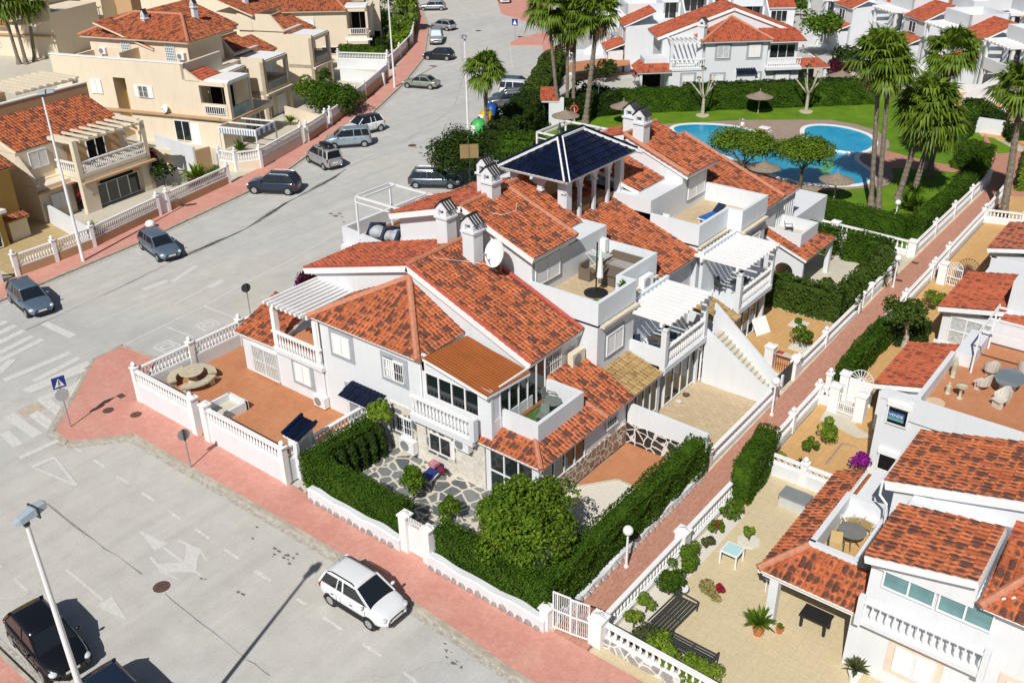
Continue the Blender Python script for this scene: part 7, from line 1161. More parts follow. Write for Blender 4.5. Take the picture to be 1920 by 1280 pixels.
p_ = U(945, 5, 0); q_ = U(955, 22, 0); dd = (q_-p_)[:2]; car('white van facing the camera on the pink island at the top', 'van', CWHITE, None, None, pos=p_[:2], head=math.atan2(dd[1], dd[0])); p_ = U(1497, 15, 0); car('black car in front of the far white houses at the top', 'hatch', CBLACK, None, None, pos=p_[:2], head=R_(60))
# ================================================================ street furniture and things on terraces
GLOBE = plain('white_lamp_globe', (.78, .79, .80), .25, .6, var=0)
def street_lamp(lab, base, head_px=None, h=12, headang=None, hl=1.3, group='tall street lamps', dbl=False):
    x, y = base[:2]; T = thing('street_lamp', lab, 'street lamp', (x, y, 0.0), 0, group); P(MB().tube([(x, y, 0), (x, y, h*.5), (x, y, h)], [.125, .095, .06], 12).box(x-.2, x+.2, y-.2, y+.2, 0, .05), 'pole', WMET, T)
    a = R_(headang); d = np.array([math.cos(a), math.sin(a), .12]); s = np.array([-math.sin(a), math.cos(a), 0]); p = np.array([x, y, h]); sec = [(-.3, .06, .05), (-.18, .13, .1), (.2, .16, .13), (.25, .17, .13), (hl*.6, .16, .1), (hl*.68, .05, .04)]; V = []
    for t, ww, hh in sec: c = p+d*t+(0, 0, .08); V += [c-s*ww-(0, 0, hh*.5), c+s*ww-(0, 0, hh*.5), c+s*ww*.8+(0, 0, hh), c-s*ww*.8+(0, 0, hh)]
    P(MB().add(V, [(i*4+j, i*4+(j+1) % 4, i*4+4+(j+1) % 4, i*4+4+j) for i in range(5) for j in range(4)]+[(3, 2, 1, 0), (20, 21, 22, 23)]), 'lamp_head', LAMPG, T); c = p+d*.28; P(MB().bar(c-s*.22+(0, 0, .08), c+s*.22+(0, 0, .08), .04, .32).tube([p-(0, 0, .15), p+(0, 0, .05)], .09, 8), 'collar', DGREY, T); return T
street_lamp('tall white street lamp rising from below the bottom left corner, over the black car', (-22.0, 7.32), h=11.7, headang=97, hl=.92); b = U(157, 492, 0); street_lamp('tall white street lamp on the left pavement beside the estate car', b, h=height_at(b[0], b[1], 73, 178), headang=50)
b = U(740, 166, 0); street_lamp('tall white street lamp near the pale green saloon, its head above the frame', b, h=11.9, headang=200); b = U(878.5, 268, 0); street_lamp('tall white street lamp beside the street palm and recycling containers', b, h=height_at(b[0], b[1], 873, 73), headang=140)
def globe(lab, bp, top): b = U(*bp, .13); h = height_at(b[0], b[1], *top); T = thing('globe_lamp', lab, 'garden lamp', (b[0], b[1], .1), 0, 'white globe lamps'); P(MB().tube([(b[0], b[1], .1), (b[0], b[1], h-.2)], [.06, .045], 8).lathe((b[0], b[1], .1), [(.1, 0), (.1, .1)], 8), 'post', WMET, T); P(MB().ball((b[0], b[1], h), .22, 16), 'globe', GLOBE, T, smooth=True)
for lab, bp, tp in (('globe lamp beside the path between the big tree and the balustrade', (1174, 1062), (1178.5, 994)), ('globe lamp at the black grille gate foot of the stairs', (1446.6, 778), (1455.5, 714)), ('globe lamp by the path near the square drain lids', (1674, 538), (1685.7, 484)), ('globe lamp beside the yuccas on the pool lawn', (1680, 401), (1683.8, 379.7)), ('globe lamp behind the far hedge near the palms', (1612, 152), (1614, 137)), ('globe lamp beside the rounded hedge at the pool path', (1842, 300), (1847, 279)), ('globe lamp in the shade beside the thick palm trunk', (1121, 217), (1122, 159)), ('globe lamp in front of the white villa hedge', (1404, 162), (1405.5, 146))): globe(lab, bp, tp)
# traffic signs
def pole(T, b, h, r=.035, mat=GREYM): return P(MB().tube([(b[0], b[1], b[2]), (b[0], b[1], h)], r, 8), 'pole', mat, T)
BLUE = plain('sign_blue', (.01, .035, .22), .4, var=0); b = U(133, 800, .13); T = thing('road_sign', 'blue square pedestrian crossing sign above a grey octagonal plate on the pavement corner', 'road sign', b); pole(T, b, 2.95); fr = frame((b[0], b[1], 0), 78)
sg = P(fbox(MB(), fr, -.32, .32, .04, .06, 2.5, 3.14), 'sign_plate', BLUE, T); mb = MB(); q = [fr(-.24, .06, 2.58), fr(.24, .06, 2.58), fr(0, .06, 3.04)]; mb.ext(q, fr(0, .01, 0)-fr(0, 0, 0)); P(mb, 'white_triangle', TRIM, sg)
mb = MB(); f2 = lambda u, z: fr(u, .075, z)
for a_, c_, w_ in (((-.01, 2.72), (0, 2.87), .05), ((0, 2.74), (.07, 2.62), .03), ((0, 2.74), (-.07, 2.62), .03), ((0, 2.86), (.07, 2.76), .025), ((0, 2.86), (-.07, 2.77), .025)): mb.bar(f2(*a_), f2(*c_), w_, .012)
mb.tube([fr(0, .07, 2.915), fr(0, .085, 2.915)], .035, 10); [mb.bar(f2(-.16+i*.08, 2.59), f2(-.14+i*.08, 2.62), .03, .01) for i in range(5)]; P(mb, 'walking_figure', BLACK, sg)
P(MB().ext([fr(.36*math.cos(R_(22.5+45*i)), .03, 2.1+.36*math.sin(R_(22.5+45*i))) for i in range(8)], fr(0, .02, 0)-fr(0, 0, 0)), 'octagon_plate', plain('grey_sign_back', (.45, .46, .47), .5, .4, .4, var=.05), T)
for lab, bp, tp, rr, m in (('round grey-backed road sign on the pavement before the white terrace wall', (358, 876), (346, 815), .30, GREYM), ('round dark-backed road sign behind the corner house balustrade', (470, 592), (461, 540), .30, DGREY)):
    b = U(*bp, .13); h = height_at(b[0], b[1], *tp); T = thing('road_sign', lab, 'road sign', b, 0, 'round signs seen from behind'); pole(T, b, h+.1); fr = frame((b[0], b[1], 0), 74); P(MB().tube([fr(0, -.03, h), fr(0, -.05, h)], rr, 22), 'sign_plate', m, T); P(fbox(MB(), fr, -.05, .05, -.03, .05, h-.3, h+.3), 'bracket', DGREY, T)
b = U(966, 74, .1); T = thing('road_sign', 'small blue pedestrian sign beside the far pink islands', 'road sign', b); h = height_at(b[0], b[1], 966, 42); pole(T, b, h+.3); fr = frame((b[0], b[1], 0), 10); s_ = P(fbox(MB(), fr, -.45, .45, .04, .06, h-.45, h+.45), 'sign_plate', BLUE, T); P(MB().ext([fr(-.3, .06, h-.3), fr(.3, .06, h-.3), fr(0, .06, h+.32)], fr(0, .01, 0)-fr(0, 0, 0)), 'white_triangle', TRIM, s_)
# recycling containers
def igloo(lab, p, col, r=1.0, h=1.9, nm='recycling_container'):
    T = thing(nm, lab, 'recycling container', (p[0], p[1], 0), 0, 'street recycling containers'); m = plain(col[0], col[1], .45, var=.08); s_ = P(MB().lathe((p[0], p[1], 0), [(r*.85, 0), (r, .25), (r*.98, h*.5), (r*.8, h*.8), (r*.45, h*.97), (.05, h)], 20), 'shell', m, T, smooth=True); P(MB().box(p[0]-.3, p[0]+.3, p[1]-r-.03, p[1]-r*.8, h*.38, h*.75), 'panel', TRIM, s_); P(MB().tube([(p[0], p[1], h), (p[0], p[1], h+.15)], .12, 8), 'lifting_ring', DGREY, T)
igloo('green domed glass recycling container behind the street palm', U(899, 262), ('recycling_green', (.05, .36, .09)), .95, 2.1); igloo('yellow plastic recycling container half behind the palm trunk', U(912, 238), ('recycling_yellow', (.55, .37, .02)), .8, 1.8); igloo('blue paper recycling container right of the palm trunk', U(922, 226), ('recycling_blue', (.01, .07, .30)), .8, 1.8)
T = thing('wheeled_bin', 'small lime green bin in front of the green container', 'bin', U(905, 275)); p = U(905, 275); P(MB().box(p[0]-.5, p[0]+.5, p[1]-.4, p[1]+.4, .1, 1.0), 'bin_body', plain('lime_green', (.42, .62, .02), .5), T); P(MB().box(p[0]-.55, p[0]+.55, p[1]-.45, p[1]+.45, 1.0, 1.12), 'lid', plain('lime_lid', (.45, .62, .03), .5), T)
b = U(283, 427, .13); solo(MB().ball((b[0], b[1], .45), .38, 10, .8), 'plastic_bag', TRIM, 'white rounded plastic bag standing on the pavement behind the silver-blue estate', 'bag')  # modelled as a plastic bag, one flattened ball, no scooter
# air conditioners, dishes, cable mast
ac_unit('white unit on the terracotta terrace at the foot of the corner house wall', (-34.3, 27.0, .52), 0); ac_unit('white unit on the crazy paving by the barred stone-framed window', (-28.0, 26.95, .35), 0, .95, .7); ac_unit('white unit mounted high on the stone wall under the balustraded balcony', (-24.4, 26.92, 2.0), 0, .9, .62); ac_unit('cream unit standing on the tiled roof below the shuttered side window', (-23.05, 33.4, 3.95), 90, 1.0, .75, mat=CREAMP)
ac_unit('nearer of two white units hanging below the roof terrace parapet', (-23.0, 37.8, 5.35), 90, .95, .65); ac_unit('farther of two white units hanging below the roof terrace parapet', (-23.0, 39.6, 5.75), 90, .95, .65); ac_unit('white unit standing inside the tan roof terrace by the shed', (-26.4, 40.75, 6.6), 0, 1.1, .75)
def dish(lab, c, r, az, el, foot=None, mat=WMET):
    T = thing('satellite_dish', lab, 'satellite dish', foot if foot is not None else c); c = np.array(c, float); n = np.array([math.cos(R_(az))*math.cos(R_(el)), math.sin(R_(az))*math.cos(R_(el)), math.sin(R_(el))]); t = np.cross(n, (0, 0, 1)); t /= np.linalg.norm(t); u = np.cross(t, n); V = []; F = []
    for i in range(6):
        rr = r*i/5
        for k in range(20): V.append(c+(t*math.cos(k*math.pi/10)+u*math.sin(k*math.pi/10))*rr+n*(.16*r*(i/5)**2))
    for i in range(5):
        for k in range(20): F.append((i*20+k, i*20+(k+1) % 20, i*20+20+(k+1) % 20, i*20+20+k))
    P(MB().add(V, F).add([v-n*.02 for v in V], [f[::-1] for f in F]), 'reflector', mat, T, smooth=True); f = c+n*r*.9-u*r*.2; P(MB().tube([c-u*r*.9+n*.1, f], .02, 6).tube([f-n*.1, f+n*.08], .05, 8), 'feed_arm', GREYM, T); P(MB().tube([c-n*.05, c-n*.3], .06, 8).tube([c-n*.3, (foot if foot is not None else c-n*.3-np.array([0, 0, r]))], .035, 8), 'mount', GREYM, T)
dish('very large white satellite dish on the tiled roof of the corner house', (-27.5, 33.1, 8.75), .70, -104, 22, np.array([-27.7, 33.7, 7.2])); dish('small grey satellite dish behind the right-hand chimney', (-29.6, 33.8, 9.3), .38, -120, 20, np.array([-29.5, 33.95, 8.6]), GREYM); dish('grey satellite dish on the white wall beside the black-roofed pavilion', (-34.2, 44.3, 8.6), .45, -60, 15, np.array([-34.2, 44.5, 7.4]), GREYM); dish('grey satellite dish on the long beige side wall', L2.fr(9.3, .4, 3.6), .4, -80, 20, L2.fr(9.3, .05, 3.3))
x, y = U(881, 318, 9)[:2]; T = thing('antenna_mast', 'thin antenna mast with a square tan mesh panel behind the twin chimneys', 'antenna', (x, y, 8)); P(MB().tube([(x, y, 7.5), (x, y, 10.6)], .03, 6), 'mast', DGREY, T); fr = frame((x, y, 0), 45); P(fbox(MB(), fr, -.55, .55, 0, .02, 9.7, 10.55), 'mesh_panel', plain('tan_mesh', (.30, .22, .10), .9), T)
# unit 2 west terrace: white pergola frame and covered loungers; same on its neighbour
def openframe(lab, x0, x1, y0, y1, z0, z1, nm='pergola_frame'):
    T = thing(nm, lab, 'pergola', (x0, y0, z0)); mb = MB(); [mb.bar((x, y, z0), (x, y, z1), .1) for x in (x0, x1) for y in (y0, y1)]; [mb.bar((x, y0, z1), (x, y1, z1), .1) for x in (x0, x0+.5, x1-.5, x1)]; mb.bar((x0, y0, z1), (x1, y0, z1), .1).bar((x0, y1, z1), (x1, y1, z1), .1).bar((x0, y0, z1-.35), (x1, y0, z1-.35), .06); P(mb, 'frame', WMET, T); return T
openframe('bare white metal pergola frame over the left roof terrace with the covered loungers', -38.9, -35.4, 34.6, 37.3, 6.2, 8.8); openframe('bare white metal pergola frame behind the black-roofed pavilion', -36.5, -33.2, 48.4, 51.6, 7.6, 9.6)
P(parapet(MB(), [(-35.3, 34.35), (-40.5, 34.9), (-40.5, 41), (-35.2, 41)], 4.4, 6.5, .2).box(-40.4, -35.2, 34.4, 41, 0, 5.55), 'parapet', W, B.children[0].parent); P(MB().box(-40.3, -35.3, 35.0, 40.9, 5.5, 5.65), 'terrace_floor', WOOD, B)
T = thing('covered_loungers', 'pile of garden cushions under grey and navy covers on the left roof terrace', 'covered furniture', (-38, 36, 5.6)); CV = plain('grey_cover', (.40, .42, .46), .6, var=.2); v = MB(); [v.ball((-38.9+i*.75, 36.0+.1*i, 6.2), .55, 12, .75) for i in range(4)]; P(v, 'cover', CV, T, smooth=True); mb = MB(); [mb.tube([(-39.2+i*1.1, 35.4, 5.9), (-39.1+i*1.1, 35.8, 6.72), (-38.8+i*1.1, 36.6, 6.5)], .13, 8) for i in range(3)]; P(mb, 'straps', plain('navy_cloth', (.02, .03, .07), .8), T)
# roof terrace of the second house
RAT = plain('taupe_rattan', (.16, .125, .095), .85, var=.2, vs=20); RATG = plain('pale_rattan', (.60, .56, .50), .85, var=.2, vs=20); CUSH = plain('grey_cushion', (.34, .32, .31), .9); SHD = plain('anthracite_box', (.02, .024, .028), .5, var=0)
x, y = -24.1, 36.9; T = thing('cantilever_parasol', 'closed white parasol on a black pole with round four-tile base', 'parasol', (x, y, 6.1)); P(MB().lathe((x, y, 6.1), [(.62, 0), (.62, .06), (.5, .1), (.06, .12), (.05, .2)], 20), 'base', BLACK, T); P(MB().tube([(x, y, 6.15), (x, y, 8.9)], .04, 8), 'pole', BLACK, T); P(MB().lathe((x+.18, y+.05, 6.9), [(.05, 0), (.17, .15), (.12, .9), (.05, 1.6)], 10), 'canopy', TRIM, T)
T = thing('dining_table', 'taupe rattan table between the sofa and armchair on the roof terrace', 'table', (-24.1, 38.2, 6.1)); P(MB().box(-24.8, -23.6, 37.9, 38.9, 6.72, 6.78), 'tabletop', RAT, T); P(MB().box(-24.7, -23.7, 38.0, 38.1, 6.1, 6.72).box(-24.7, -23.7, 38.7, 38.8, 6.1, 6.72), 'base', RAT, T)
T = thing('armchair', 'square taupe rattan armchair left of the table on the roof terrace', 'armchair', (-25.3, 38.3, 6.1)); P(MB().box(-25.75, -25.1, 37.9, 38.6, 6.1, 6.5), 'seat', RAT, T); P(MB().box(-25.85, -25.7, 37.85, 38.65, 6.1, 6.95), 'backrest', RAT, T); P(MB().box(-25.75, -25.1, 37.8, 37.9, 6.1, 6.75), 'armrest', RAT, T)
T = thing('corner_sofa', 'taupe rattan corner sofa with grey cushions against the parapet', 'sofa', (-24.3, 40.1, 6.1)); P(MB().box(-25.4, -23.35, 39.6, 40.3, 6.1, 6.45).box(-23.95, -23.35, 38.6, 39.6, 6.1, 6.45), 'frame', RAT, T); P(MB().box(-25.4, -23.3, 40.3, 40.5, 6.1, 6.95).box(-25.5, -25.35, 39.6, 40.4, 6.1, 6.8), 'backrest', RAT, T); P(MB().box(-25.3, -23.4, 39.65, 40.25, 6.45, 6.58), 'cushion', CUSH, T)
T = thing('storage_box', 'black storage cabinet under the drying rack on the roof terrace', 'cabinet', (-27, 39.5, 6.1)); P(MB().box(-27.3, -26.3, 39.6, 40.5, 6.1, 6.95), 'cabinet_body', SHD, T); P(MB().box(-27.35, -26.25, 39.55, 40.55, 6.95, 7.0), 'lid', SHD, T)
def rack(lab, x, y, z): T = thing('drying_rack', lab, 'drying rack', (x, y, z)); mb = MB(); [mb.bar((x, y+i*.09, z+.95), (x+1.3, y+i*.09, z+.95), .015) for i in range(8)]; [mb.bar((x+a, y+b*.63, z), (x+1.3-a, y+b*.63, z+.95), .02) for a in (0, 1.3) for b in (0, 1)]; P(mb, 'frame', WMET, T); P(MB().box(x+.5, x+.95, y+.1, y+.5, z+.8, z+.97), 'hanging_cloth', plain('mint_cloth', (.3, .6, .5), .9), T)
rack('white folding drying rack with a mint cloth on the roof terrace', -26.2, 39.0, 6.1)
for lab, p, L in (('small spiky plant on the parapet corner of the roof terrace, far one', (-22.6, 37.2, 6.6), .55), ('small spiky plant at the near corner inside the roof terrace parapet', (-22.7, 34.9, 6.5), .5)): spiky(lab, p, L, 60, TL, .1)
solo(MB().box(-25.2, -23.2, 34.45, 34.85, 6.15, 6.5), 'folded_parasol', plain('blue_cloth', (.01, .07, .38), .8), 'rolled blue sun cover lying along the near parapet of the roof terrace', 'sun cover')
# roof terrace of the third house
def lounger(lab, x, y, z, a, cloth, nm='sun_lounger', head=True, grp=None):
    T = thing(nm, lab, 'sun lounger', (x, y, z), R_(a), grp); fr = frame((x, y, z), a); P(fbox(fbox(fbox(fbox(MB(), fr, -.32, .32, -.95, .45, .24, .30), fr, -.3, -.24, -.85, -.8, 0, .24), fr, .24, .3, -.85, -.8, 0, .24), fr, -.3, .3, .3, .35, 0, .24), 'frame', WMET, T); P(fbox(MB(), fr, -.28, .28, -.9, .4, .30, .37), 'mattress', cloth, T)
    mb = MB().ext([fr(-.28, .4, .32), fr(.28, .4, .32), fr(.28, .95, .72), fr(-.28, .95, .72)], (0, 0, .07)); P(mb, 'backrest', cloth if not head else plain('dark_blue_cloth', (.012, .02, .05), .8), T); return T
BLC = plain('bright_blue_cloth', (.015, .12, .42), .8); lounger('blue and dark sun lounger on the roof terrace of the third house', -24.2, 49.4, 6.1, 170, BLC); solo(MB().box(-23.9, -23.3, 46.3, 46.9, 6.12, 6.25), 'cushion', BLC, 'blue cushion on the floor by the parapet of the third roof terrace', 'cushion')
T = thing('kettle_barbecue', 'black kettle barbecue on legs by the wall of the third roof terrace', 'barbecue', (-27.2, 46.2, 6.1)); P(MB().ball((-27.1, 46.4, 6.85), .27, 14), 'kettle', BLACK, T, smooth=True); P(MB().tube([(-27.3, 46.2, 6.1), (-27.1, 46.4, 6.7)], .02, 5).tube([(-26.9, 46.2, 6.1), (-27.1, 46.4, 6.7)], .02, 5).tube([(-27.1, 46.7, 6.1), (-27.1, 46.4, 6.7)], .02, 5), 'legs', DGREY, T)
def pchair(lab, x, y, z, a=0, mat=WMET, stack=1, nm='garden_chair', grp=None, net=None):
    T = thing(nm, lab, 'chair', (x, y, z), R_(a), grp); fr = frame((x, y, z), a)
    for k in range(stack):
        dz = k*.12; P(fbox(MB(), fr, -.24, .24, -.24, .22, .42+dz, .45+dz), 'seat', net or mat, T); mb = MB().ext([fr(-.23, -.24, .45+dz), fr(.23, -.24, .45+dz), fr(.21, -.34, .88+dz), fr(-.21, -.34, .88+dz)], fr(0, -.03, 0)-fr(0, 0, 0)); P(mb, 'backrest', net or mat, T)
        ar = MB(); [ar.bar(fr(s*.27, -.26, .64+dz), fr(s*.27, .2, .64+dz), .045, .025) for s in (-1, 1)]; [ar.bar(fr(s*.27, .2, .64+dz), fr(s*.27, .2, .42+dz), .03) for s in (-1, 1)]; P(ar, 'armrest', mat, T)
    for s in (-1, 1):
        for d in (-.22, .2): P(MB().bar(fr(s*.23, d, 0), fr(s*.22, d, .43), .035), 'leg', mat, T)
    return T
pchair('stack of white plastic chairs near the barbecue on the third roof terrace', -25.3, 46.2, 6.1, 180, stack=4); solo(MB().lathe((-24.5, 46.1, 6.1), [(.32, 0), (.35, .05), (.3, .1), (.22, .1), (.2, .02)], 18), 'garden_hose', plain('green_hose', (.02, .07, .05), .6), 'coiled dark green hose on the floor beside the stacked white chairs', 'hose')
# balcony furniture of the pergola balconies
def rtable(lab, x, y, z, r, mat, top=None, h=.72): T = thing('round_table', lab, 'table', (x, y, z)); P(MB().lathe((x, y, z+h), [(r, 0), (r, .03), (r*.96, .035)], 24), 'tabletop', top or mat, T); mb = MB(); [mb.tube([(x+r*.7*math.cos(a), y+r*.7*math.sin(a), z), (x+.1*math.cos(a), y+.1*math.sin(a), z+h*.5), (x+r*.7*math.cos(a), y+r*.7*math.sin(a), z+h)], .02, 5) for a in (.4, 1.97, 3.54, 5.1)]; P(mb, 'base', mat, T)
BRN = plain('brown_metal', (.10, .075, .055), .6); NAVY = plain('navy_chair_cloth', (.015, .035, .07), .8)
rtable('brown round table under the slatted pergola of the second house', -21.2, 38.3, 3.02, .5, BRN); pchair('navy chair nearest the solid parapet under the second house pergola', -21.9, 37.75, 3.02, 60, NAVY); pchair('navy chair right of the table under the second house pergola', -21.1, 37.6, 3.02, 20, NAVY); pchair('dark chair behind the table under the second house pergola', -20.9, 39.6, 3.02, 190, DGREY)
rtable('black table under the slatted pergola of the third house', -21.0, 47.0, 3.02, .45, DGREY); pchair('black chair left of the table under the third house pergola', -21.9, 46.6, 3.02, 70, DGREY); pchair('black chair behind the table under the third house pergola', -21.1, 48.1, 3.02, 190, DGREY)
# corner house side: turf terrace set, bench, lounger, terrace curved seat
GRN = plain('grey_green_metal', (.16, .19, .17), .6); rtable('round grey-green mesh table on the artificial turf balcony', -21.75, 30.1, 3.26, .42, GRN, .62) if 0 else rtable('round grey-green mesh table on the artificial turf balcony', -21.75, 30.0, 3.26, .42, GRN); pchair('grey-green metal chair behind the mesh table on the turf balcony', -22.3, 30.5, 3.26, 100, GRN); pchair('grey-green metal chair in front of the mesh table on the turf balcony', -21.7, 29.1, 3.26, 10, GRN)
lounger('navy lounger with a pink towel beside the stone wall on the crazy paving', -25.9, 25.9, .1, 10, plain('deep_blue_cloth', (.015, .04, .2), .8), head=False); solo(MB().box(-26.15, -25.75, 26.1, 26.5, .72, .9), 'beach_towel', plain('pink_towel', (.6, .25, .3), .9, var=.5, vs=14), 'pink and white towel draped over the navy lounger', 'towel'); solo(MB().ball((-25.55, 26.35, .6), .2, 10), 'bag', plain('maroon_bag', (.15, .01, .03), .8), 'maroon bag leaning on the navy lounger', 'bag')
cx, cy = -41.85, 24.2; STN = plain('pale_cast_stone', (.50, .45, .33), .9, var=.2, vs=4)
T = thing('garden_table', 'round pale cast stone table inside the curved benches on the terracotta terrace', 'table', (cx, cy, .5)); P(MB().lathe((cx, cy, 1.18), [(.62, 0), (.66, .04), (.66, .09), (.6, .1)], 28), 'tabletop', STN, T); P(MB().lathe((cx, cy, .5), [(.3, 0), (.2, .3), (.3, .68)], 14), 'pedestal', STN, T)
def cbench(lab, a0, a1):
    T = thing('curved_bench', lab, 'bench', (cx+math.cos(R_((a0+a1)/2)), cy+math.sin(R_((a0+a1)/2)), .5), 0, 'curved stone benches'); mb = MB(); n = 9
    for i in range(n): t0, t1 = R_(a0+(a1-a0)*i/n), R_(a0+(a1-a0)*(i+1)/n); mb.prism([(cx+r*math.cos(t), cy+r*math.sin(t)) for r, t in ((.85, t0), (1.3, t0), (1.3, t1), (.85, t1))], .88, .99)
    P(mb, 'seat', STN, T)
    for t in (R_(a0+12), R_(a1-12)): P(MB().box(cx+1.07*math.cos(t)-.14, cx+1.07*math.cos(t)+.14, cy+1.07*math.sin(t)-.14, cy+1.07*math.sin(t)+.14, .5, .88), 'leg', STN, T)
cbench('curved stone bench on the right of the round stone table', -65, 40); cbench('curved stone bench behind the round stone table', 55, 150); cbench('curved stone bench on the left of the round stone table', 168, 255)
# beige patio of the lower right house
GT = plain('pale_blue_glass_top', (.45, .68, .70), .12, .6, var=0); T = thing('garden_table', 'small square white table with pale blue glass top on the beige patio', 'table', (-12.1, 29.4, .08)); P(MB().box(-12.5, -11.72, 29.02, 29.8, .7, .74), 'frame', WMET, T); P(MB().box(-12.44, -11.78, 29.08, 29.74, .74, .75), 'glass_top', GT, T); [P(MB().box(x-.03, x+.03, y-.03, y+.03, .08, .7), 'leg', WMET, T) for x in (-12.46, -11.76) for y in (29.06, 29.76)]
def slatbench(lab, a, b, wd, back):   # a, b: ends; wd depth vector
    a = np.array([*a, 0.]); b = np.array([*b, 0.]); wv = np.array([*wd, 0.]); T = thing('slatted_bench', lab, 'bench', a, 0, 'grey slatted patio benches'); mb = MB(); z = np.array([0, 0, .45])
    for i in range(6): o = wv*(i/5); mb.bar(a+o+z, b+o+z, .07, .03)
    P(mb, 'seat', DGREY, T); mb = MB()
    for e in (a, (a+b)/2, b): mb.bar(e+(0, 0, .42), e+wv+(0, 0, .42), .04)
    for e in (a, b): mb.bar(e+(0, 0, .08), e+(0, 0, .7), .045).bar(e+wv+(0, 0, .08), e+wv+(0, 0, .62), .045).bar(e+(0, 0, .66), e+wv+(0, 0, .6), .045)
    P(mb, 'frame', DGREY, T); k = 0 if back else 1; P(MB().bar(a+wv*k*0+(0, 0, .82), b+wv*k*0+(0, 0, .82), .05).bar(a+(0, 0, .63), b+(0, 0, .63), .035), 'backrest', DGREY, T)
slatbench('long grey slatted bench lying towards the glass table', (-12.75, 23.75), (-12.6, 26.0), (.75, 0), True); slatbench('shorter grey slatted bench behind the bright green shrub', (-10.0, 23.5), (-11.9, 23.5), (0, .65), True)
T = thing('side_table', 'round white glass side table between the slatted bench and gravel bed', 'table', (-12.75, 26.35, .08)); P(MB().lathe((-12.75, 26.35, .5), [(.27, 0), (.27, .03)], 18), 'tabletop', WMET, T); P(MB().tube([(-12.75, 26.35, .08), (-12.75, 26.35, .5)], .03, 6), 'leg', WMET, T)
T = thing('patio_table', 'black rectangular plastic table under the tiled porch edge', 'table', (-7.9, 28.0, .08)); P(MB().box(-8.45, -7.35, 27.65, 28.35, .66, .72), 'tabletop', BLACK, T); [P(MB().box(x-.05, x+.05, y-.05, y+.05, .08, .66), 'leg', BLACK, T) for x in (-8.35, -7.45) for y in (27.75, 28.25)]
T = thing('storage_box', 'grey-lidded pale storage box beside the orange corrugated lean-to', 'storage box', (-11.6, 34.4, .08)); P(MB().box(-12.15, -10.95, 34.05, 34.8, .08, .62), 'chest', plain('pale_chest', (.5, .52, .52), .6), T); P(MB().box(-12.2, -10.9, 34.0, 34.85, .62, .7), 'lid', GREYM, T)
T = thing('garden_table', 'white table with terracotta pots seen at the porch post', 'table', (-9.75, 28.7, .08)); P(MB().box(-10.3, -9.6, 28.6, 29.2, .7, .74), 'tabletop', WMET, T); P(MB().box(-10.25, -10.2, 28.65, 28.7, .08, .7), 'leg', WMET, T); pot('terracotta pot on the white table at the porch post', (-9.95, 28.9, .74), .16, .2, POTM)
CN = plain('tan_mesh_fabric', (.50, .37, .17), .8, var=.1); rtable('grey glass round table on the small boxed terrace', -7.75, 30.05, 2.76, .52, DGREY, plain('smoked_glass_top', (.20, .20, .19), .1, .7, var=.1)); pchair('tan mesh chair left of the glass table on the boxed terrace', -8.15, 30.9, 2.76, 225, WMET, net=CN); pchair('tan mesh chair behind the glass table on the boxed terrace', -7.45, 31.1, 2.76, 170, WMET, net=CN); pchair('tan mesh chair in front of the glass table on the boxed terrace', -8.0, 29.15, 2.76, 20, DGREY, net=CN)
def rchair(lab, x, y, z, a, mat=RATG): T = thing('rattan_armchair', lab, 'armchair', (x, y, z), R_(a), 'pale rattan armchairs'); fr = frame((x, y, z), a); P(fbox(fbox(MB(), fr, -.26, .26, -.26, .28, .36, .42), fr, -.22, .22, .0, .2, .0, .36), 'seat', mat, T); mb = MB(); [mb.ext([fr(.34*math.cos(t0), -.34*math.sin(t0)+.02, .3), fr(.30*math.cos(t1), -.30*math.sin(t1)+.02, .3), fr(.38*math.cos(t1), -.38*math.sin(t1), .60+.4*math.sin(t1)**2), fr(.38*math.cos(t0), -.38*math.sin(t0), .60+.4*math.sin(t0)**2)], fr(.0, -.03, 0)-fr(0, 0, 0)) for t0, t1 in [(math.pi*i/8, math.pi*(i+1)/8) for i in range(8)]]; P(mb, 'backrest', mat, T)
rchair('pale rattan armchair left of the glass table on the orange roof terrace', -6.7, 43.0, 3.8, 245); rchair('pale rattan armchair nearest the camera on the orange roof terrace', -5.65, 41.9, 3.8, 330); rchair('pale rattan armchair behind the glass table on the orange roof terrace', -6.7, 44.6, 3.8, 200); rchair('pale rattan armchair at the right edge of the orange roof terrace', -5.4, 45.3, 3.8, 160); T = thing('dining_table', 'oval grey glass dining table on the orange roof terrace', 'table', (-5.9, 43.6, 3.8)); v = MB().lathe((0, 0, .72), [(1, 0), (1, .04)], 26); vv = np.vstack(v.v)*np.array([.62, .95, 1])+np.array([-5.7, 43.5, 3.8]); P((vv, v.f), 'tabletop', plain('grey_glass_top', (.17, .21, .23), .1, .7, var=.05), T); P(MB().box(-6.0, -5.4, 43.1, 43.9, 3.8, 4.5), 'base', RATG, T)
def statue(lab, x, y, z, h, mat=STN): T = thing('garden_statue', lab, 'statue', (x, y, z), 0, 'garden statues'); P(MB().lathe((x, y, z), [(.14, 0), (.15, .08*h), (.09, .1*h), (.13, .3*h), (.1, .5*h), (.14, .68*h), (.12, .78*h), (.05, .82*h), (.08, .9*h), (.05, h), (.01, h)], 12), 'figure', mat, T, smooth=True)
statue('slender cream statue against the parapet of the orange roof terrace', -8.05, 43.3, 3.8, 1.1); statue('small cream bust on a pedestal on the orange roof terrace', -7.8, 41.7, 3.8, .6)
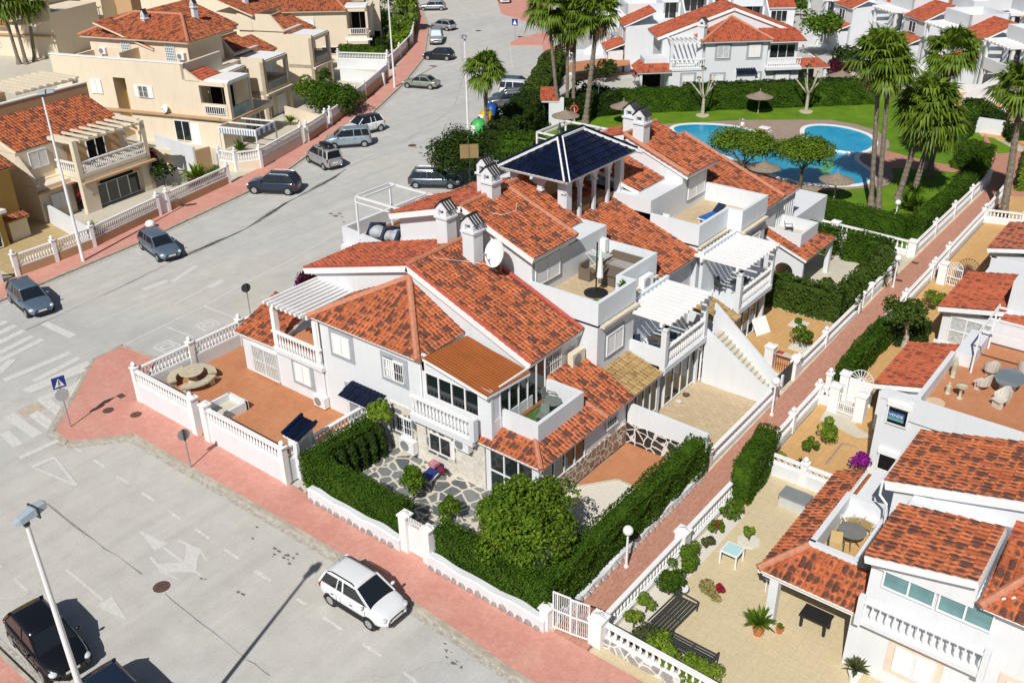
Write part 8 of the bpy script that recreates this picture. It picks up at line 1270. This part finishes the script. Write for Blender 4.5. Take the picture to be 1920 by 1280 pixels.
T = thing('birdbath', 'cream stone birdbath on the orange roof terrace beside the statues', 'birdbath', (-7.2, 41.6, 3.8)); P(MB().lathe((-7.25, 41.6, 3.8), [(.16, 0), (.16, .05), (.06, .12), (.07, .5), (.24, .62), (.26, .68), (.2, .64), (.02, .62)], 16), 'bowl', STN, T, smooth=True); solo(MB().lathe((-8.0, 40.6, 3.8), [(.42, 0), (.42, .02), (.36, .022)], 24), 'floor_medallion', plain('cream_ring', (.6, .45, .3), .8), 'round cream-edged medallion laid in the orange roof terrace floor', 'medallion')
T = thing('garden_bench', 'grey stone bench with two red cushions in the orange tiled garden', 'bench', (-17.6, 46.5, .08)); P(MB().box(-18.5, -16.8, 46.25, 46.6, .42, .5), 'seat', CONC, T); [P(MB().box(x-.08, x+.08, 46.3, 46.55, .08, .42), 'leg', CONC, T) for x in (-18.3, -17.0)]; RC = plain('red_cushion_cloth', (.40, .07, .05), .9)
solo(MB().box(-18.4, -18.05, 46.27, 46.58, .5, .55), 'seat_cushion', RC, 'left red cushion on the grey stone bench', 'cushion', 'red bench cushions'); solo(MB().box(-17.9, -17.55, 46.27, 46.58, .5, .55), 'seat_cushion', RC, 'right red cushion on the grey stone bench', 'cushion', 'red bench cushions')
for q, lab in (((-17.4, 48.4), 'near'), ((-18.6, 51.1), 'far')): solo(MB().box(q[0]-.5, q[0]+.5, q[1]-.5, q[1]+.5, .07, .13), 'planting_bed', GRAV, 'white gravel planting bed in the orange tiled garden, %s one' % lab, 'planting bed', 'square gravel beds')
solo(MB().ext([(-20.0, 48.2, .08), (-19.6, 49.2, .08), (-20.1, 49.3, 1.0), (-20.5, 48.3, 1.0)], (.04, 0, 0)), 'leaning_board', TRIM, 'white panel leaning by the glazed garden doors of the third house', 'panel')
for i, (p, lab) in enumerate((((-19.6, 36.9), 'brown round basket on the sandy paving, nearest the low glazing'), ((-20.0, 38.9), 'pale small bowl on the sandy paving by the glazed doors'), ((-20.05, 39.8), 'dark round mat by the glazed doors on the sandy paving'))): solo(MB().lathe((*p, .06), [(.16, 0), (.2, .1), (.17, .1), (.1, .03)], 12), 'basket', (WOOD, CONC, BRN)[i], lab, 'basket', 'small things on the sandy paving')
T = thing('gas_bottles', 'two orange butane bottles in the corner garden yard', 'gas bottle', U(430, 268, 2)[:3]*np.array([1, 1, 0])) if 0 else None
# pool furniture and people
THATCH = plain('thatch', (.26, .21, .16), .95, var=.4, vs=8)
def thatched(lab, bp, r=1.35, h=2.3): b = U(*bp, .05); x, y = b[:2]; T = thing('thatched_parasol', lab, 'parasol', (x, y, 0), 0, 'thatched parasols on the lawn'); P(MB().lathe((x, y, h-.55), [(r, 0), (r*1.02, .05), (r*.5, .32), (.05, .62)], 18), 'canopy', THATCH, T); P(MB().tube([(x, y, 0), (x, y, h)], .06, 8).tube([(x, y, h), (x, y, h+.35)], .03, 6), 'pole', BARKW, T)
for lab, bp in (('thatched parasol between the two pollarded trees', (1421, 213)), ('thatched parasol near the far hedge and the tallest palms', (1573, 172)), ('thatched parasol with a bent cap behind the twin chimneys', (1168, 232)), ('dark thatched parasol beside the tall palms and the lifebuoy', (1060, 250)), ('thatched parasol on the near edge of the pool deck', (1563, 376)), ('dark parasol half hidden by the flat-topped trees', (1428, 352))): thatched(lab, bp)
b = U(1077, 232, 0); T = thing('lifebuoy', 'red lifebuoy on a post between the palm trunks', 'lifebuoy', b); mb = MB(); c = np.array([b[0], b[1]-.1, 1.5]); fr = frame((b[0], b[1]-.1, 1.5), 40); mb.tube([fr(.36*math.cos(t), 0, .36*math.sin(t)) for t in np.linspace(0, 2*math.pi, 17)], .09, 8); P(mb, 'ring', plain('lifebuoy_red', (.5, .06, .06), .6), T); P(MB().tube([(b[0], b[1], 0), (b[0], b[1], 1.6)], .04, 6), 'post', WMET, T)
p0, p1 = U(1540, 277, .12), U(1601, 288, .12); T = thing('lane_rope', 'string of white floats dividing the pool below the kidney-shaped end', 'lane rope', p0); n_ = 16
me0 = None
for i in range(n_):
    q = p0+(p1-p0)*i/(n_-1)+np.array([0, -.25*math.sin(math.pi*i/(n_-1)), 0]); 
    if me0 is None: o0 = P(MB().ball(q, .15, 10), 'float', TRIM, T, smooth=True); me0 = o0; q0 = q
    else: o1 = me0.copy(); COL.objects.link(o1); o1.parent = T; o1.location = Vector(q-q0)
P(MB().tube([p0, (p0+p1)/2-(0, .25, 0), p1], .02, 5), 'rope', TRIM, T)
def ladder(lab, q, a): b = U(*q, .1); fr = frame(b, a); T = thing('pool_ladder', lab, 'pool ladder', b, 0, 'chrome pool ladders'); mb = MB(); [mb.tube([fr(s*.25, -.5, 0), fr(s*.25, -.5, .6), fr(s*.25, -.3, .8), fr(s*.25, .0, .75), fr(s*.25, .15, -.05)], .025, 6) for s in (-1, 1)]; P(mb, 'handrail', RIM, T); P(MB().bar(fr(-.25, .12, .15), fr(.25, .12, .15), .05), 'step', RIM, T)
ladder('chrome pool ladder near the thatched parasol on the pool edge', (1560, 348), 0); ladder('chrome handrails on the deck between the two pool lobes', (1446, 262), 100); ladder('small chrome ladder at the left lobe of the pool beside the person', (1393, 237), 180)
solo(MB().box(-39.0, -38.0, 88.2, 88.9, .1, .2), 'deck_slab', TRIM, 'flat white slab on the pool deck right of the sitting person', 'slab')
# person sitting at the pool edge
SKIN = plain('skin', (.52, .30, .20), .6, var=.05); b = U(1391, 240, .12); T = thing('person', 'person sitting on the pool edge in a white top, legs towards the water', 'person', b); x, y, z = b; az = R_(-60); f = np.array([math.cos(az), math.sin(az), 0]); s = np.array([-f[1], f[0], 0]); o = np.array([x, y, z])
def skinfig(T, joints, edges, rad, mat, name):
    me = bpy.data.meshes.new(name); inv = wm(T).inverted(); me.from_pydata([tuple(inv @ Vector(j)) for j in joints], edges, []); me.materials.append(mat); ob = bpy.data.objects.new(name, me); COL.objects.link(ob); ob.parent = T; m = ob.modifiers.new('k', 'SKIN')
    for v, r in zip(me.skin_vertices[0].data if me.skin_vertices else [], rad): v.radius = (r, r)
    return ob
def limbs(mb, chain): pts = [c[0] for c in chain]; mb.tube(pts, [c[1] for c in chain], 10)
J = lambda a, b_, c: o+f*a+s*b_+np.array([0, 0, c])
def human(T, joints, edges, radii, mat=None, name='body'):
    me = bpy.data.meshes.new(name); inv = wm(T).inverted(); me.from_pydata([tuple(inv @ Vector(tuple(j))) for j in joints], edges, []); me.materials.append(mat or SKIN); ob = bpy.data.objects.new(name, me); COL.objects.link(ob); ob.parent = T
    bm = bmesh.new(); bm.from_mesh(me); lay = bm.verts.layers.skin.verify(); bm.verts.ensure_lookup_table()
    for i, v in enumerate(bm.verts): v[lay].radius = (radii[i], radii[i]); v[lay].use_root = (i == 0)
    bm.to_mesh(me); bm.free(); ob.modifiers.new('k', 'SKIN'); ss = ob.modifiers.new('s', 'SUBSURF'); ss.levels = ss.render_levels = 2; return ob
human(T, [J(0, 0, .12), J(.05, 0, .35), J(.08, 0, .58), J(.12, 0, .68), J(.16, 0, .80), J(.16, 0, .90), J(.08, .19, .57), J(.18, .26, .36), J(.34, .2, .22), J(.42, .19, .2), J(.08, -.19, .57), J(.18, -.26, .36), J(.34, -.2, .22), J(.42, -.19, .2), J(.05, .1, .12), J(.45, .13, .22), J(.5, .13, -.15), J(.6, .13, -.18), J(.05, -.1, .12), J(.45, -.13, .22), J(.5, -.13, -.15), J(.6, -.13, -.18)],
      [(0, 1), (1, 2), (2, 3), (3, 4), (4, 5), (2, 6), (6, 7), (7, 8), (8, 9), (2, 10), (10, 11), (11, 12), (12, 13), (0, 14), (14, 15), (15, 16), (16, 17), (0, 18), (18, 19), (19, 20), (20, 21)], [.14, .13, .13, .05, .09, .08, .055, .045, .035, .03, .055, .045, .035, .03, .09, .065, .045, .04, .09, .065, .045, .04])
P(MB().lathe(J(.06, 0, .2), [(.17, 0), (.165, .15), (.18, .3), (.13, .42), (.06, .45)], 12), 'top', TRIM, T, smooth=True); P(MB().ball(J(.14, 0, .87), .115, 12, .9), 'hair', plain('light_hair', (.5, .45, .38), .8), T, smooth=True)
def cable(lab, pts, r=.011, mat=TRIM): solo(MB().tube(pts, r, 5), 'cable', mat, lab, 'cable', 'loose cables on the roofs')
cable('white cable trailing across the tiled roof above the second house window', [(-28.9, 36.6, 10.0), (-28.5, 36.0, 9.85), (-28.6, 35.0, 9.9), (-29.0, 34.6, 10.05)]); cable('white cable lying on the tiled roof beside the large satellite dish', [(-29.9, 31.2, 8.55), (-29.0, 32.4, 8.2), (-28.2, 33.2, 7.95), (-27.6, 33.3, 7.7)])
for (x, lab) in ((-34.05, 'left end of the window facade'), (-27.05, 'seam beside the glazed bay')): solo(MB().tube([(x, 26.93, 5.6), (x, 26.93, 1.0 if x < -30 else 2.9)], .045, 8), 'downpipe', TRIM, 'thin white downpipe on the corner house, at the '+lab, 'downpipe')

ac_unit('white unit at the foot of the lower right house by the bottom edge', (-2.6, 26.95, .35), 0, .95, .75); pchair('black chair on the small white roof box near the arched porch', -22.3, 57.0, 3.1, 120, DGREY)
